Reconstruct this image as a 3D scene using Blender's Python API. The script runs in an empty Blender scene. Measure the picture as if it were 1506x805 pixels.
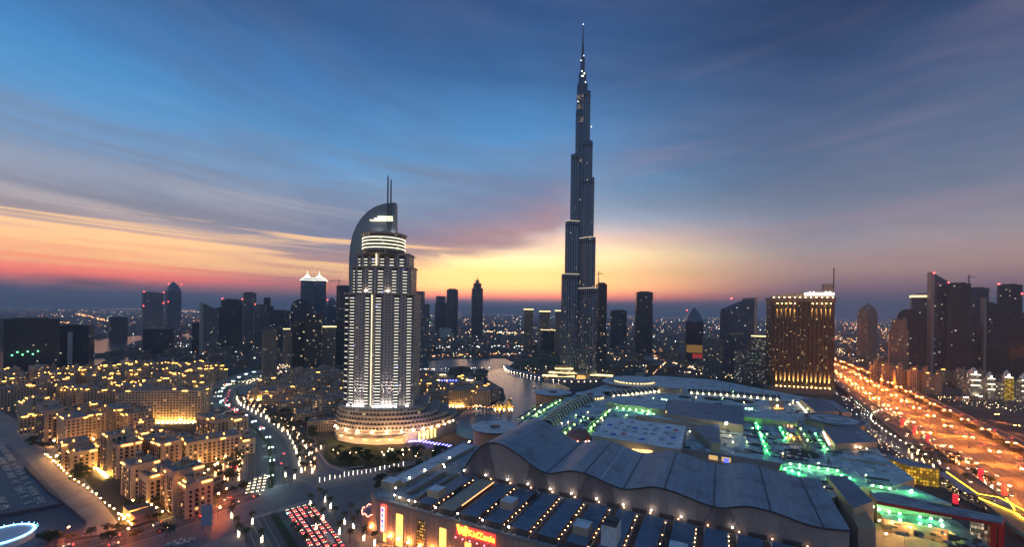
import bpy, math, random
from mathutils import Vector
R = math.radians
random.seed(11)
SC = bpy.context.scene
COL = SC.collection
CAMH, F, HY, CX = 150.0, 624.0, 460.0, 753.0
ROLL = 0.0145

# ---------------------------------------------------------------- camera
cd = bpy.data.cameras.new("camera"); cam = bpy.data.objects.new("camera", cd); COL.objects.link(cam)
cam.location = (0, 0, CAMH); cam.rotation_euler = (R(90), -ROLL, 0)
cd.sensor_width = 36.0; cd.lens = 36.0 * F / 1506.0; cd.shift_y = 57.5 / 1506.0
cd.clip_start = 1.0; cd.clip_end = 200000.0
SC.camera = cam
SC.view_settings.view_transform = 'Standard'; SC.view_settings.look = 'None'
SC.view_settings.gamma = 1.0; SC.view_settings.exposure = 0.0
SC.view_settings.use_curve_mapping = False
SC.render.engine = 'CYCLES'
cy = SC.cycles
cy.max_bounces = 4; cy.diffuse_bounces = 2; cy.glossy_bounces = 3; cy.volume_bounces = 0; cy.transmission_bounces = 2
cy.sample_clamp_indirect = 3.0; cy.use_denoising = True; cy.use_light_tree = True
cy.caustics_reflective = False; cy.caustics_refractive = False

# ---------------------------------------------------------------- node helper
def lin(c):
    return tuple(((v / 255.0) / 12.92 if v / 255.0 <= 0.04045 else ((v / 255.0 + 0.055) / 1.055) ** 2.4) for v in c)
class NT:
    def __init__(s, nt):
        s.nt = nt; s.n = nt.nodes; s.l = nt.links
    def new(s, t, **kw):
        n = s.n.new(t)
        for k, v in kw.items(): setattr(n, k, v)
        return n
    def put(s, sock, v):
        if v is None: return
        if hasattr(v, 'is_output') or hasattr(v, 'links'): s.l.new(v, sock)
        else:
            if sock.type == 'RGBA' and len(v) == 3: v = (*v, 1.0)
            sock.default_value = v
    def m(s, op, a, b=None, c=None, clamp=False):
        n = s.new('ShaderNodeMath', operation=op, use_clamp=clamp)
        s.put(n.inputs[0], a); s.put(n.inputs[1], b); s.put(n.inputs[2], c)
        return n.outputs[0]
    def mix(s, f, a, b, mode='MIX'):
        n = s.new('ShaderNodeMix', data_type='RGBA', blend_type=mode)
        s.put(n.inputs[0], f); s.put(n.inputs[6], a); s.put(n.inputs[7], b)
        return n.outputs[2]
    def ramp(s, f, stops, interp='LINEAR'):
        n = s.new('ShaderNodeValToRGB'); cr = n.color_ramp; cr.interpolation = interp
        while len(cr.elements) < len(stops): cr.elements.new(0.5)
        for e, (p, c) in zip(cr.elements, sorted(stops)):
            e.position = p; e.color = (*c, 1.0) if len(c) == 3 else c
        s.put(n.inputs[0], f); return n.outputs[0]
    def sstep(s, v, a, b):
        n = s.new('ShaderNodeMapRange', interpolation_type='SMOOTHSTEP')
        s.put(n.inputs[0], v); n.inputs[1].default_value = a; n.inputs[2].default_value = b
        n.inputs[3].default_value = 0.0; n.inputs[4].default_value = 1.0
        return n.outputs[0]
    def comb(s, x, y, z=0.0):
        n = s.new('ShaderNodeCombineXYZ'); s.put(n.inputs[0], x); s.put(n.inputs[1], y); s.put(n.inputs[2], z); return n.outputs[0]
    def sep(s, v):
        n = s.new('ShaderNodeSeparateXYZ'); s.put(n.inputs[0], v); return n.outputs
    def noise(s, v, scale=1.0, detail=4.0, rough=0.55, dist=0.0):
        n = s.new('ShaderNodeTexNoise'); s.put(n.inputs['Vector'], v)
        n.inputs['Scale'].default_value = scale; n.inputs['Detail'].default_value = detail
        n.inputs['Roughness'].default_value = rough; n.inputs['Distortion'].default_value = dist
        return n.outputs[0]

# ---------------------------------------------------------------- world: dusk sky after sunset
W = bpy.data.worlds.new("World"); SC.world = W; W.use_nodes = True
q = NT(W.node_tree); q.n.clear()
tc = q.new('ShaderNodeTexCoord')
dx, dy, dz = q.sep(tc.outputs['Generated'])
az = q.m('ARCTAN2', dx, dy)
hor = q.m('SQRT', q.m('ADD', q.m('MULTIPLY', dx, dx), q.m('MULTIPLY', dy, dy)))
te = q.m('DIVIDE', dz, q.m('MAXIMUM', hor, 0.02))
tw = q.m('ADD', te, q.m('MULTIPLY', q.m('SUBTRACT', q.noise(q.comb(q.m('MULTIPLY', az, 1.6), q.m('MULTIPLY', te, 5.0)), 2.2, 5, 0.5), 0.5), 0.05))
tw = q.m('MULTIPLY', q.m('MAXIMUM', q.m('ADD', q.m('MULTIPLY', q.m('SUBTRACT', tw, te), q.sstep(te, 0.05, 0.16)), te), 0.0), 1.25)
def L3(rows): return [(min(p * 1.25, 1), lin(c)) for p, c in rows]
left = q.ramp(tw, L3([(0, (66, 70, 86)), (.026, (92, 82, 96)), (.040, (190, 104, 98)), (.052, (255, 118, 92)), (.08, (255, 146, 100)), (.115, (244, 182, 132)), (.15, (212, 178, 162)), (.20, (168, 172, 188)), (.27, (126, 163, 204)), (.36, (86, 158, 216)), (.47, (64, 128, 190)), (.62, (46, 90, 144)), (.8, (44, 86, 140))]))
mid = q.ramp(tw, L3([(0, (78, 72, 86)), (.024, (116, 88, 92)), (.038, (244, 128, 88)), (.054, (255, 166, 94)), (.09, (255, 196, 112)), (.13, (255, 218, 152)), (.17, (236, 196, 168)), (.22, (172, 182, 200)), (.31, (112, 163, 208)), (.42, (84, 147, 204)), (.55, (58, 106, 160)), (.72, (46, 82, 134)), (.8, (46, 86, 138))]))
right = q.ramp(tw, L3([(0, (64, 62, 76)), (.030, (80, 70, 84)), (.055, (128, 96, 102)), (.09, (168, 134, 126)), (.135, (152, 138, 142)), (.19, (120, 130, 150)), (.277, (92, 114, 146)), (.374, (72, 97, 134)), (.458, (54, 81, 122)), (.56, (38, 62, 102)), (.8, (32, 56, 96))]))
east = q.ramp(tw, L3([(0, (120, 128, 140)), (.1, (144, 164, 182)), (.3, (124, 155, 184)), (.8, (82, 130, 174))]))  # sky behind the view, brightened as added fill for the facades
def boost(c, a): 
    k = q.m('MULTIPLY_ADD', q.m('SUBTRACT', 1.0, q.sstep(te, 0.10, 0.26)), a, 1.0); k = q.m('MULTIPLY', k, q.m('MULTIPLY_ADD', q.m('SUBTRACT', 1.0, q.sstep(te, 0.045, 0.10)), a * .6, 1.0)); return q.mix(1.0, c, q.comb(k, k, k), 'MULTIPLY')
left = boost(left, 0.55); mid = boost(mid, 1.45); right = boost(right, 0.35)
sk = q.mix(q.sstep(az, -0.46, -0.16), left, mid)
sk = q.mix(q.sstep(az, -0.02, 0.66), sk, right)
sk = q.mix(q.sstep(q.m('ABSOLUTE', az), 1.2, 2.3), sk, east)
# stratus streaks: long thin sheets, tilted down towards the right
def streak(a_scale, t_scale, tilt, seed, lo, hi, dist=0.6):
    v = q.comb(q.m('MULTIPLY', az, a_scale), q.m('ADD', q.m('MULTIPLY', te, t_scale), q.m('MULTIPLY', az, tilt)), seed)
    return q.sstep(q.noise(v, 1.0, 6, 0.55, dist), lo, hi)
def band(v, a, b, c, d): return q.m('MULTIPLY', q.sstep(v, a, b), q.m('SUBTRACT', 1.0, q.sstep(v, c, d)))
s1 = q.m('MULTIPLY', streak(0.9, 10.0, 0.8, 3.1, 0.34, 0.66, 0.8), band(te, 0.10, 0.17, 0.28, 0.42))
s1 = q.m('MULTIPLY', s1, q.m('SUBTRACT', 1.0, q.sstep(az, -0.1, 0.25)))
sk = q.mix(q.m('MULTIPLY', s1, 0.75), sk, lin((122, 128, 150)))
# grey-mauve bank that hangs from the upper sky down to the glow, left of the tallest tower
bl = q.m('SUBTRACT', te, q.m('MULTIPLY', az, 0.30))
wob = q.m('MULTIPLY', q.m('SUBTRACT', q.noise(q.comb(q.m('MULTIPLY', az, 5.0), q.m('MULTIPLY', te, 14.0), 1.7), 1.0, 5, 0.6, 0.8), 0.5), 0.10)
bl = q.m('ADD', bl, wob)
bank = q.m('MULTIPLY', band(bl, 0.14, 0.20, 0.26, 0.42), band(az, -0.75, -0.35, 0.08, 0.20))
sk = q.mix(q.m('MULTIPLY', bank, 0.85), sk, q.mix(q.sstep(bl, 0.17, 0.30), lin((190, 142, 146)), lin((118, 136, 172))))
# warm thin streaks low on the left and pale white streak above them
s2 = q.m('MULTIPLY', streak(1.4, 44.0, 1.2, 8.4, 0.46, 0.64, 1.0), band(te, 0.055, 0.085, 0.15, 0.19))
s2 = q.m('MULTIPLY', s2, q.m('SUBTRACT', 1.0, q.sstep(az, -0.28, -0.05)))
sk = q.mix(q.m('MULTIPLY', s2, 0.7), sk, q.mix(1.0, lin((255, 206, 140)), (1.7, 1.6, 1.5), 'MULTIPLY'))
s3 = q.m('MULTIPLY', streak(1.2, 22.0, 2.4, 5.0, 0.46, 0.72, 0.6), band(te, 0.15, 0.18, 0.22, 0.27))
s3 = q.m('MULTIPLY', s3, q.m('SUBTRACT', 1.0, q.sstep(az, -0.4, -0.15)))
sk = q.mix(q.m('MULTIPLY', s3, 0.45), sk, lin((205, 200, 200)))
# thin high veils, pinkish on the right
s4 = q.m('MULTIPLY', streak(1.1, 8.0, -0.35, 12.0, 0.38, 0.80, 0.4), band(te, 0.12, 0.2, 0.46, 0.62))
s4 = q.m('MULTIPLY', s4, q.sstep(az, 0.02, 0.35))
sk = q.mix(q.m('MULTIPLY', s4, 0.5), sk, lin((168, 140, 152)))
s5 = q.m('MULTIPLY', streak(1.2, 5.0, 1.4, 21.0, 0.36, 0.8, 0.4), q.sstep(te, 0.26, 0.44))
sk = q.mix(q.m('MULTIPLY', s5, 0.5), sk, lin((92, 108, 144)))
# fine mottled texture over all the cloud sheets
mo = q.noise(q.comb(q.m('MULTIPLY', az, 6.0), q.m('MULTIPLY_ADD', te, 26.0, q.m('MULTIPLY', az, 5.0)), 31.0), 1.0, 8, 0.62, 0.7)
mf = q.m('MULTIPLY_ADD', q.m('SUBTRACT', mo, 0.5), 0.42, 1.0)
sk = q.mix(q.m('MULTIPLY', q.sstep(te, 0.05, 0.14), 0.9), sk, q.mix(1.0, sk, q.comb(mf, q.m('MULTIPLY_ADD', mf, 0.85, 0.15), q.m('MULTIPLY_ADD', mf, 0.7, 0.3)), 'MULTIPLY'))
# low smoky cloud far left on the horizon
s6 = q.m('MULTIPLY', q.sstep(q.noise(q.comb(q.m('MULTIPLY', az, 9.0), q.m('MULTIPLY', te, 30.0)), 1.0, 4, .5), 0.40, 0.6), band(te, 0.0, 0.02, 0.035, 0.06))
s6 = q.m('MULTIPLY', s6, q.m('SUBTRACT', 1.0, q.sstep(az, -0.85, -0.6)))
sk = q.mix(q.m('MULTIPLY', s6, 0.8), sk, lin((72, 76, 94)))
nish = q.new('ShaderNodeTexSky', sky_type='NISHITA'); nish.sun_disc = False
nish.sun_elevation = R(-3.0); nish.sun_rotation = R(-3.0); nish.altitude = 150
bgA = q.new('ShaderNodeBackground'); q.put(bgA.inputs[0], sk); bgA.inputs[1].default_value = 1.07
bgB = q.new('ShaderNodeBackground'); q.put(bgB.inputs[0], nish.outputs[0]); bgB.inputs[1].default_value = 0.05
ad = q.new('ShaderNodeAddShader'); q.l.new(bgA.outputs[0], ad.inputs[0]); q.l.new(bgB.outputs[0], ad.inputs[1])
wo = q.new('ShaderNodeOutputWorld'); q.l.new(ad.outputs[0], wo.inputs[0])
W.cycles.sampling_method = 'MANUAL'; W.cycles.sample_map_resolution = 512

sd = bpy.data.lights.new("sun", 'SUN'); sd.energy = 0.06; sd.angle = R(12); sd.color = (1.0, 0.62, 0.4)
sun = bpy.data.objects.new("sun", sd); COL.objects.link(sun); sun.rotation_euler = (R(-86), 0, R(3))

# ---------------------------------------------------------------- geometry helpers
def unroll(px, py): return px + ROLL * (py - HY), py - ROLL * (px - CX)
def topix(x, y, h=0.0):
    u, v = x / y * F, (CAMH - h) / y * F
    return CX + u - ROLL * v, HY + v + ROLL * u
def gp(px, py, h=0.0):
    """world x, y of the point of height h that the photograph shows at this pixel"""
    px, py = unroll(px, py)
    d = (CAMH - h) * F / (py - HY)
    return ((px - CX) / F * d, d)
class MB:
    def __init__(s): s.v = []; s.f = []; s.mi = []; s.uv = []
    def face(s, pts, mi=0, uv=None):
        b = len(s.v); s.v.extend(tuple(p) for p in pts); s.f.append(tuple(range(b, b + len(pts)))); s.mi.append(mi)
        s.uv.extend(uv if uv else [(0.0, 0.0)] * len(pts)); return s
    def prism(s, pts, z0, z1, side=0, top=None, bottom=True, ztop=None):
        """pts counter-clockwise; ztop: optional per-vertex top heights"""
        n = len(pts); u = 0.0; top = side if top is None else top
        zt = ztop or [z1] * n
        for i in range(n):
            a, b = pts[i], pts[(i + 1) % n]; j = (i + 1) % n
            l = math.hypot(b[0] - a[0], b[1] - a[1])
            s.face([(a[0], a[1], z0), (b[0], b[1], z0), (b[0], b[1], zt[j]), (a[0], a[1], zt[i])], side,
                   [(u, z0), (u + l, z0), (u + l, zt[j]), (u, zt[i])]); u += l
        s.face([(p[0], p[1], zt[i]) for i, p in enumerate(pts)], top, [(p[0], p[1]) for p in pts])
        if bottom: s.face([(p[0], p[1], z0) for p in reversed(pts)], top)
        return s
    def box(s, x0, x1, y0, y1, z0, z1, mi=0, top=None):
        return s.prism([(x0, y0), (x1, y0), (x1, y1), (x0, y1)], z0, z1, mi, top)
    def obox(s, c, d, l, w, z0, z1, mi=0, top=None):
        """box centred on c, long side l along direction d"""
        k = math.hypot(*d); d = (d[0] / k, d[1] / k); n = (-d[1], d[0]); a, b = l / 2, w / 2
        return s.prism([(c[0] + d[0] * i * a + n[0] * j * b, c[1] + d[1] * i * a + n[1] * j * b) for i, j in ((-1, -1), (1, -1), (1, 1), (-1, 1))], z0, z1, mi, top)
    def cone(s, c, r0, r1, z0, z1, n=12, mi=0, cap=True, top=None):
        a = [(c[0] + r0 * math.cos(2 * math.pi * i / n), c[1] + r0 * math.sin(2 * math.pi * i / n), z0) for i in range(n)]
        b = [(c[0] + r1 * math.cos(2 * math.pi * i / n), c[1] + r1 * math.sin(2 * math.pi * i / n), z1) for i in range(n)]
        u = 2 * math.pi * max(r0, r1) / n
        for i in range(n):
            j = (i + 1) % n
            s.face([a[i], a[j], b[j], b[i]], mi, [(u * i, z0), (u * i + u, z0), (u * i + u, z1), (u * i, z1)])
        if cap:
            if r1 > 1e-4: s.face(b, mi if top is None else top, [(p[0], p[1]) for p in b])
            s.face(list(reversed(a)), mi)
        return s
    def lathe(s, prof, n=24, c=(0, 0), mi=0):
        for (r0, z0), (r1, z1) in zip(prof, prof[1:]): s.cone(c, r0, r1, z0, z1, n, mi, cap=False)
        return s
    def beam(s, p, q_, r, n=5, mi=0, r2=None):
        p, q_ = Vector(p), Vector(q_); d = (q_ - p); r2 = r if r2 is None else r2
        a = d.orthogonal().normalized(); b = d.normalized().cross(a)
        A = [p + (a * math.cos(t) + b * math.sin(t)) * r for t in (2 * math.pi * i / n for i in range(n))]
        B = [q_ + (a * math.cos(t) + b * math.sin(t)) * r2 for t in (2 * math.pi * i / n for i in range(n))]
        for i in range(n): s.face([A[i], A[(i + 1) % n], B[(i + 1) % n], B[i]], mi)
        s.face(B, mi); s.face(list(reversed(A)), mi); return s
    def ball(s, c, r, mi=0, n=6, sq=1.0):
        pr = [(max(r * math.sin(math.pi * i / n), 0.0), c[2] - r * sq * math.cos(math.pi * i / n)) for i in range(n + 1)]
        for (r0, z0), (r1, z1) in zip(pr, pr[1:]):
            m = n + 2
            for i in range(m):
                t0, t1 = 2 * math.pi * i / m, 2 * math.pi * (i + 1) / m
                P = lambda r_, t, z: (c[0] + r_ * math.cos(t), c[1] + r_ * math.sin(t), z)
                if r0 < 1e-6: s.face([P(0, 0, z0), P(r1, t1, z1), P(r1, t0, z1)], mi)
                elif r1 < 1e-6: s.face([P(r0, t0, z0), P(r0, t1, z0), P(0, 0, z1)], mi)
                else: s.face([P(r0, t0, z0), P(r0, t1, z0), P(r1, t1, z1), P(r1, t0, z1)], mi)
        return s
    def ribbon(s, path, w0, w1, z, mi=0):
        """flat strip along path, between side offsets w0 and w1 (left positive)"""
        n = len(path); P = []
        for i in range(n):
            a, b = path[max(i - 1, 0)], path[min(i + 1, n - 1)]
            t = math.hypot(b[0] - a[0], b[1] - a[1]); nx, ny = -(b[1] - a[1]) / t, (b[0] - a[0]) / t
            zz = z(i) if callable(z) else z
            P.append(((path[i][0] + nx * w0, path[i][1] + ny * w0, zz), (path[i][0] + nx * w1, path[i][1] + ny * w1, zz)))
        u = 0
        for i in range(n - 1):
            l = math.hypot(path[i + 1][0] - path[i][0], path[i + 1][1] - path[i][1])
            s.face([P[i][0], P[i + 1][0], P[i + 1][1], P[i][1]][::(-1 if w1 > w0 else 1)], mi, [(u, w0), (u + l, w0), (u + l, w1), (u, w1)][::(-1 if w1 > w0 else 1)]); u += l
        return s
    def data(s, name, mats, smooth=False):
        me = bpy.data.meshes.new(name); me.from_pydata(s.v, [], s.f)
        ul = me.uv_layers.new(name="UVMap"); ul.data.foreach_set("uv", [c for p in s.uv for c in p])
        me.polygons.foreach_set("material_index", s.mi)
        for m in (mats if isinstance(mats, (list, tuple)) else [mats]): me.materials.append(m)
        if smooth: me.polygons.foreach_set("use_smooth", [True] * len(s.f))
        me.update(); return me
    def build(s, name, mats, parent=None, smooth=False, kind=None):
        return put(name, s.data(name, mats, smooth), parent, kind=kind)
def put(name, data, parent=None, loc=(0, 0, 0), rz=0.0, kind=None, scale=None):
    o = bpy.data.objects.new(name, data); COL.objects.link(o); o.parent = parent; o.location = loc; o.rotation_euler = (0, 0, rz)
    if kind: o['kind'] = kind
    if scale: o.scale = scale
    return o
def tag(o, label, cat, group=None):
    o['label'] = label; o['category'] = cat
    if group: o['group'] = group
    return o
def thing(name, label, cat, loc=(0, 0, 0), rz=0.0, group=None):
    return tag(put(name, None, None, loc, rz), label, cat, group)
def dup(root, loc, rz, label=None, group=None, scale=None):
    r = root.copy(); COL.objects.link(r); r.location = loc; r.rotation_euler = (0, 0, rz)
    if scale: r.scale = scale
    if label: r['label'] = label
    if group: r['group'] = group
    for ch in root.children:
        c = ch.copy(); COL.objects.link(c); c.parent = r
        for g in ch.children:
            d = g.copy(); COL.objects.link(d); d.parent = c
    return r
def struct(name, mb, mats): return mb.build(name, mats, None, kind='structure')
def smooth_path(pts, n=8):
    out = []
    for i in range(len(pts) - 1):
        p0, p1, p2, p3 = pts[max(i - 1, 0)], pts[i], pts[i + 1], pts[min(i + 2, len(pts) - 1)]
        for k in range(n):
            t = k / n
            out.append(tuple(0.5 * (2 * p1[j] + (p2[j] - p0[j]) * t + (2 * p0[j] - 5 * p1[j] + 4 * p2[j] - p3[j]) * t * t + (3 * p1[j] - p0[j] - 3 * p2[j] + p3[j]) * t ** 3) for j in range(len(p1))))
    out.append(tuple(pts[-1])); return out
def at_len(path, d):
    """point and heading at distance d along a 2-D path"""
    for a, b in zip(path, path[1:]):
        l = math.hypot(b[0] - a[0], b[1] - a[1])
        if d <= l: return (a[0] + (b[0] - a[0]) * d / l, a[1] + (b[1] - a[1]) * d / l), math.atan2(b[1] - a[1], b[0] - a[0])
        d -= l
    return path[-1], math.atan2(path[-1][1] - path[-2][1], path[-1][0] - path[-2][0])
def plen(path): return sum(math.hypot(b[0] - a[0], b[1] - a[1]) for a, b in zip(path, path[1:]))
def inside(p, poly):
    c = False
    for a, b in zip(poly, poly[1:] + poly[:1]):
        if (a[1] > p[1]) != (b[1] > p[1]) and p[0] < (b[0] - a[0]) * (p[1] - a[1]) / (b[1] - a[1]) + a[0]: c = not c
    return c

# ---------------------------------------------------------------- materials
MAT = {}
def plain(name, col, rough=0.7, metal=0.0, var=0.25, scale=0.4, spec=0.5, bump=0.0):
    if name in MAT: return MAT[name]
    m = bpy.data.materials.new(name); m.use_nodes = True; g = NT(m.node_tree); b = g.n['Principled BSDF']
    tcn = g.new('ShaderNodeTexCoord'); nz = g.noise(tcn.outputs['Object'], scale, 6, 0.6)
    f = g.m('MULTIPLY_ADD', g.m('SUBTRACT', nz, 0.5), 2 * var, 1.0)
    g.put(b.inputs['Base Color'], g.mix(1.0, col, g.comb(f, f, f), 'MULTIPLY'))
    b.inputs['Roughness'].default_value = rough; b.inputs['Metallic'].default_value = metal
    b.inputs['Specular IOR Level'].default_value = spec
    if bump:
        bn = g.new('ShaderNodeBump'); bn.inputs['Distance'].default_value = bump; g.put(bn.inputs['Height'], nz); g.l.new(bn.outputs[0], b.inputs['Normal'])
    MAT[name] = m; return m
def glow(name, col, s, light=True):
    if name in MAT: return MAT[name]
    m = bpy.data.materials.new(name); m.use_nodes = True; g = NT(m.node_tree); b = g.n['Principled BSDF']
    b.inputs['Base Color'].default_value = (0.1, 0.1, 0.1, 1)
    b.inputs['Emission Color'].default_value = (*col, 1); b.inputs['Emission Strength'].default_value = s
    if not light: m.cycles.emission_sampling = 'NONE'
    MAT[name] = m; return m
def facade(name, wall, glass, fh, bw, wu=0.6, wv=0.6, lit=0.1, litcol=(1, .62, .25), s=1.0, grough=0.15, wrough=0.6, low=None, var=0.12, wmetal=0.0):
    """wall with a grid of windows in metres of its UV; lit: share of windows with lamps on; low: height below which more of them are on"""
    if name in MAT: return MAT[name]
    m = bpy.data.materials.new(name); m.use_nodes = True; g = NT(m.node_tree); b = g.n['Principled BSDF']
    uvn = g.new('ShaderNodeUVMap'); u, v, _ = g.sep(uvn.outputs[0])
    cu, cv = g.m('DIVIDE', u, bw), g.m('DIVIDE', v, fh)
    fu, fv = g.m('FRACT', cu), g.m('FRACT', cv)
    def inr(x, w): return g.m('MULTIPLY', g.m('GREATER_THAN', x, 0.5 - w / 2), g.m('LESS_THAN', x, 0.5 + w / 2))
    mask = g.m('MULTIPLY', inr(fu, wu), inr(fv, wv))
    oi = g.new('ShaderNodeObjectInfo')
    wn = g.new('ShaderNodeTexWhiteNoise', noise_dimensions='4D')
    g.put(wn.inputs['Vector'], g.comb(g.m('FLOOR', cu), g.m('FLOOR', cv), 0.0)); g.put(wn.inputs['W'], g.m('MULTIPLY', oi.outputs['Random'], 97.0))
    r1, r2, r3 = g.sep(wn.outputs['Color'])
    thr = lit
    if low: thr = g.m('MULTIPLY_ADD', g.m('SUBTRACT', 1.0, g.sstep(v, low[0], low[1])), low[2], lit)
    on = g.m('MULTIPLY', mask, g.m('LESS_THAN', r1, thr))
    tcn = g.new('ShaderNodeTexCoord'); nz = g.noise(tcn.outputs['Object'], 0.08, 5, 0.6)
    f = g.m('MULTIPLY_ADD', g.m('SUBTRACT', nz, 0.5), 2 * var, 1.0)
    wc = g.mix(1.0, wall, g.comb(f, f, f), 'MULTIPLY')
    gc = g.mix(g.m('MULTIPLY', r2, 0.6), glass, tuple(c * 0.4 for c in glass))
    g.put(b.inputs['Base Color'], g.mix(mask, wc, gc))
    g.put(b.inputs['Roughness'], g.m('MULTIPLY_ADD', mask, grough - wrough, wrough))
    b.inputs['Metallic'].default_value = wmetal
    g.put(b.inputs['Emission Color'], g.mix(r3, litcol, (min(litcol[0], 1), litcol[1] * 1.25, litcol[2] * 1.7)))
    g.put(b.inputs['Emission Strength'], g.m('MULTIPLY', on, g.m('MULTIPLY_ADD', g.m('POWER', r2, 3.0), s, s * 0.08)))
    m.cycles.emission_sampling = 'NONE'
    MAT[name] = m; return m

def panelled(name, col, pu, pv, rough=.6, ang=0.0, var=.13, stain=.5, seam=.55):
    """sheeted flat roof: panels of slightly different tone, seams, ponding stains and drifted dust, in metres of the UV"""
    m = bpy.data.materials.new(name); m.use_nodes = True; g = NT(m.node_tree); b = g.n['Principled BSDF']
    uvn = g.new('ShaderNodeUVMap'); rt = g.new('ShaderNodeVectorRotate', rotation_type='Z_AXIS'); g.put(rt.inputs['Vector'], uvn.outputs[0]); rt.inputs['Angle'].default_value = ang
    u, v, _ = g.sep(rt.outputs[0]); cu, cv = g.m('DIVIDE', u, pu), g.m('DIVIDE', v, pv)
    wn = g.new('ShaderNodeTexWhiteNoise', noise_dimensions='2D'); g.put(wn.inputs['Vector'], g.comb(g.m('FLOOR', cu), g.m('FLOOR', cv)))
    k = g.m('MULTIPLY_ADD', wn.outputs[0], 2 * var, 1 - var)
    eu = g.m('ABSOLUTE', g.m('SUBTRACT', g.m('FRACT', cu), .5)); ev = g.m('ABSOLUTE', g.m('SUBTRACT', g.m('FRACT', cv), .5))
    line = g.m('MAXIMUM', g.m('GREATER_THAN', eu, .5 - .11 / pu), g.m('GREATER_THAN', ev, .5 - .11 / pv))
    k = g.m('MULTIPLY', k, g.m('SUBTRACT', 1.0, g.m('MULTIPLY', line, 1 - seam)))
    n1 = g.noise(rt.outputs[0], .055, 6, .65); n2 = g.noise(rt.outputs[0], .6, 5, .7)
    k = g.m('MULTIPLY', k, g.m('SUBTRACT', 1.0, g.m('MULTIPLY', g.sstep(n1, .48, .68), stain))); k = g.m('MULTIPLY', k, g.m('MULTIPLY_ADD', n2, .5, .75))
    g.put(b.inputs['Base Color'], g.mix(1.0, col, g.comb(k, k, k), 'MULTIPLY')); g.put(b.inputs['Roughness'], g.m('MULTIPLY_ADD', n2, .3, rough - .15))
    MAT[name] = m; return m
# ---------------------------------------------------------------- the setting
def ground_mat():
    m = bpy.data.materials.new("ground_mat"); m.use_nodes = True; g = NT(m.node_tree); b = g.n['Principled BSDF']
    tcn = g.new('ShaderNodeTexCoord')
    n1 = g.noise(tcn.outputs['Object'], 0.006, 6, 0.6); n2 = g.noise(tcn.outputs['Object'], 0.05, 6, 0.65)
    c = g.ramp(n1, [(0.35, (0.030, 0.030, 0.032)), (0.5, (0.055, 0.05, 0.045)), (0.65, (0.12, 0.10, 0.08))])
    f = g.m('MULTIPLY_ADD', n2, 1.0, 0.5)
    g.put(b.inputs['Base Color'], g.mix(1.0, c, g.comb(f, f, f), 'MULTIPLY')); b.inputs['Roughness'].default_value = 0.9
    return m
def water_mat(name, col, rough=0.12):
    m = bpy.data.materials.new(name); m.use_nodes = True; g = NT(m.node_tree); b = g.n['Principled BSDF']
    tcn = g.new('ShaderNodeTexCoord')
    bn = g.new('ShaderNodeBump'); bn.inputs['Strength'].default_value = 0.5; bn.inputs['Distance'].default_value = 0.35
    g.put(bn.inputs['Height'], g.noise(tcn.outputs['Object'], 0.35, 4, 0.6)); g.l.new(bn.outputs[0], b.inputs['Normal'])
    b.inputs['Base Color'].default_value = (*col, 1); b.inputs['Roughness'].default_value = rough; b.inputs['Specular IOR Level'].default_value = .2
    return m
def sheet(name, pix, z, mat, h=0.0):
    return struct(name, MB().face([(*gp(x, y), z) for x, y in pix][::-1]), mat)
def fix_up(o):
    for p in o.data.polygons:
        if p.normal.z < 0: p.flip()
    return o
gm = MB().face([(-60000, -3000, 0), (60000, -3000, 0), (60000, 70000, 0), (-60000, 70000, 0)])
struct("ground", gm, ground_mat())
LAKE = [(742, 541), (720, 546), (712, 556), (724, 563), (740, 572), (744, 588), (735, 598), (712, 600), (690, 601), (676, 610), (668, 624), (672, 640), (700, 650), (745, 640), (775, 612), (800, 598), (826, 584), (838, 572), (820, 562), (790, 556), (760, 549)]
LAKE_W = [gp(x, y) for x, y in LAKE]
fix_up(sheet("lake_water", LAKE, 0.03, water_mat("lake_water_mat", (0.03, 0.16, 0.20), 0.13)))
fix_up(sheet("lake_water", [(618, 534), (660, 529), (742, 528), (756, 534), (745, 541), (716, 546), (690, 550), (655, 548), (620, 545)], 0.03, MAT.get("x") or water_mat("canal_water_mat", (0.03, 0.12, 0.14), 0.25)))
fix_up(sheet("creek_water", [(-200, 520), (0, 512), (60, 506), (140, 500), (205, 494), (226, 497), (196, 503), (182, 512), (150, 520), (133, 526), (215, 526), (206, 531), (120, 540), (70, 543), (-200, 560)], 0.03, water_mat("creek_water_mat", (0.02, 0.03, 0.04), 0.16)))
fix_up(sheet("creek_water", [(260, 494), (275, 491), (300, 495), (300, 499), (280, 497)], 0.03, bpy.data.materials["creek_water_mat"]))
# haze: one closed box of even air round the place
def haze_mat():
    m = bpy.data.materials.new("haze_mat"); m.use_nodes = True; nt = m.node_tree; nt.nodes.clear()
    v = nt.nodes.new('ShaderNodeVolumePrincipled'); o = nt.nodes.new('ShaderNodeOutputMaterial'); nt.links.new(v.outputs[0], o.inputs[1])
    v.inputs['Color'].default_value = (0.70, 0.82, 0.98, 1); v.inputs['Density'].default_value = 0.00008; v.inputs['Anisotropy'].default_value = 0.0
    return m
HZ = MB().box(-61000, 61000, -3100, 71000, -1.0, 860.0).build("haze", haze_mat()); HZ['kind'] = 'stuff'
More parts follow.
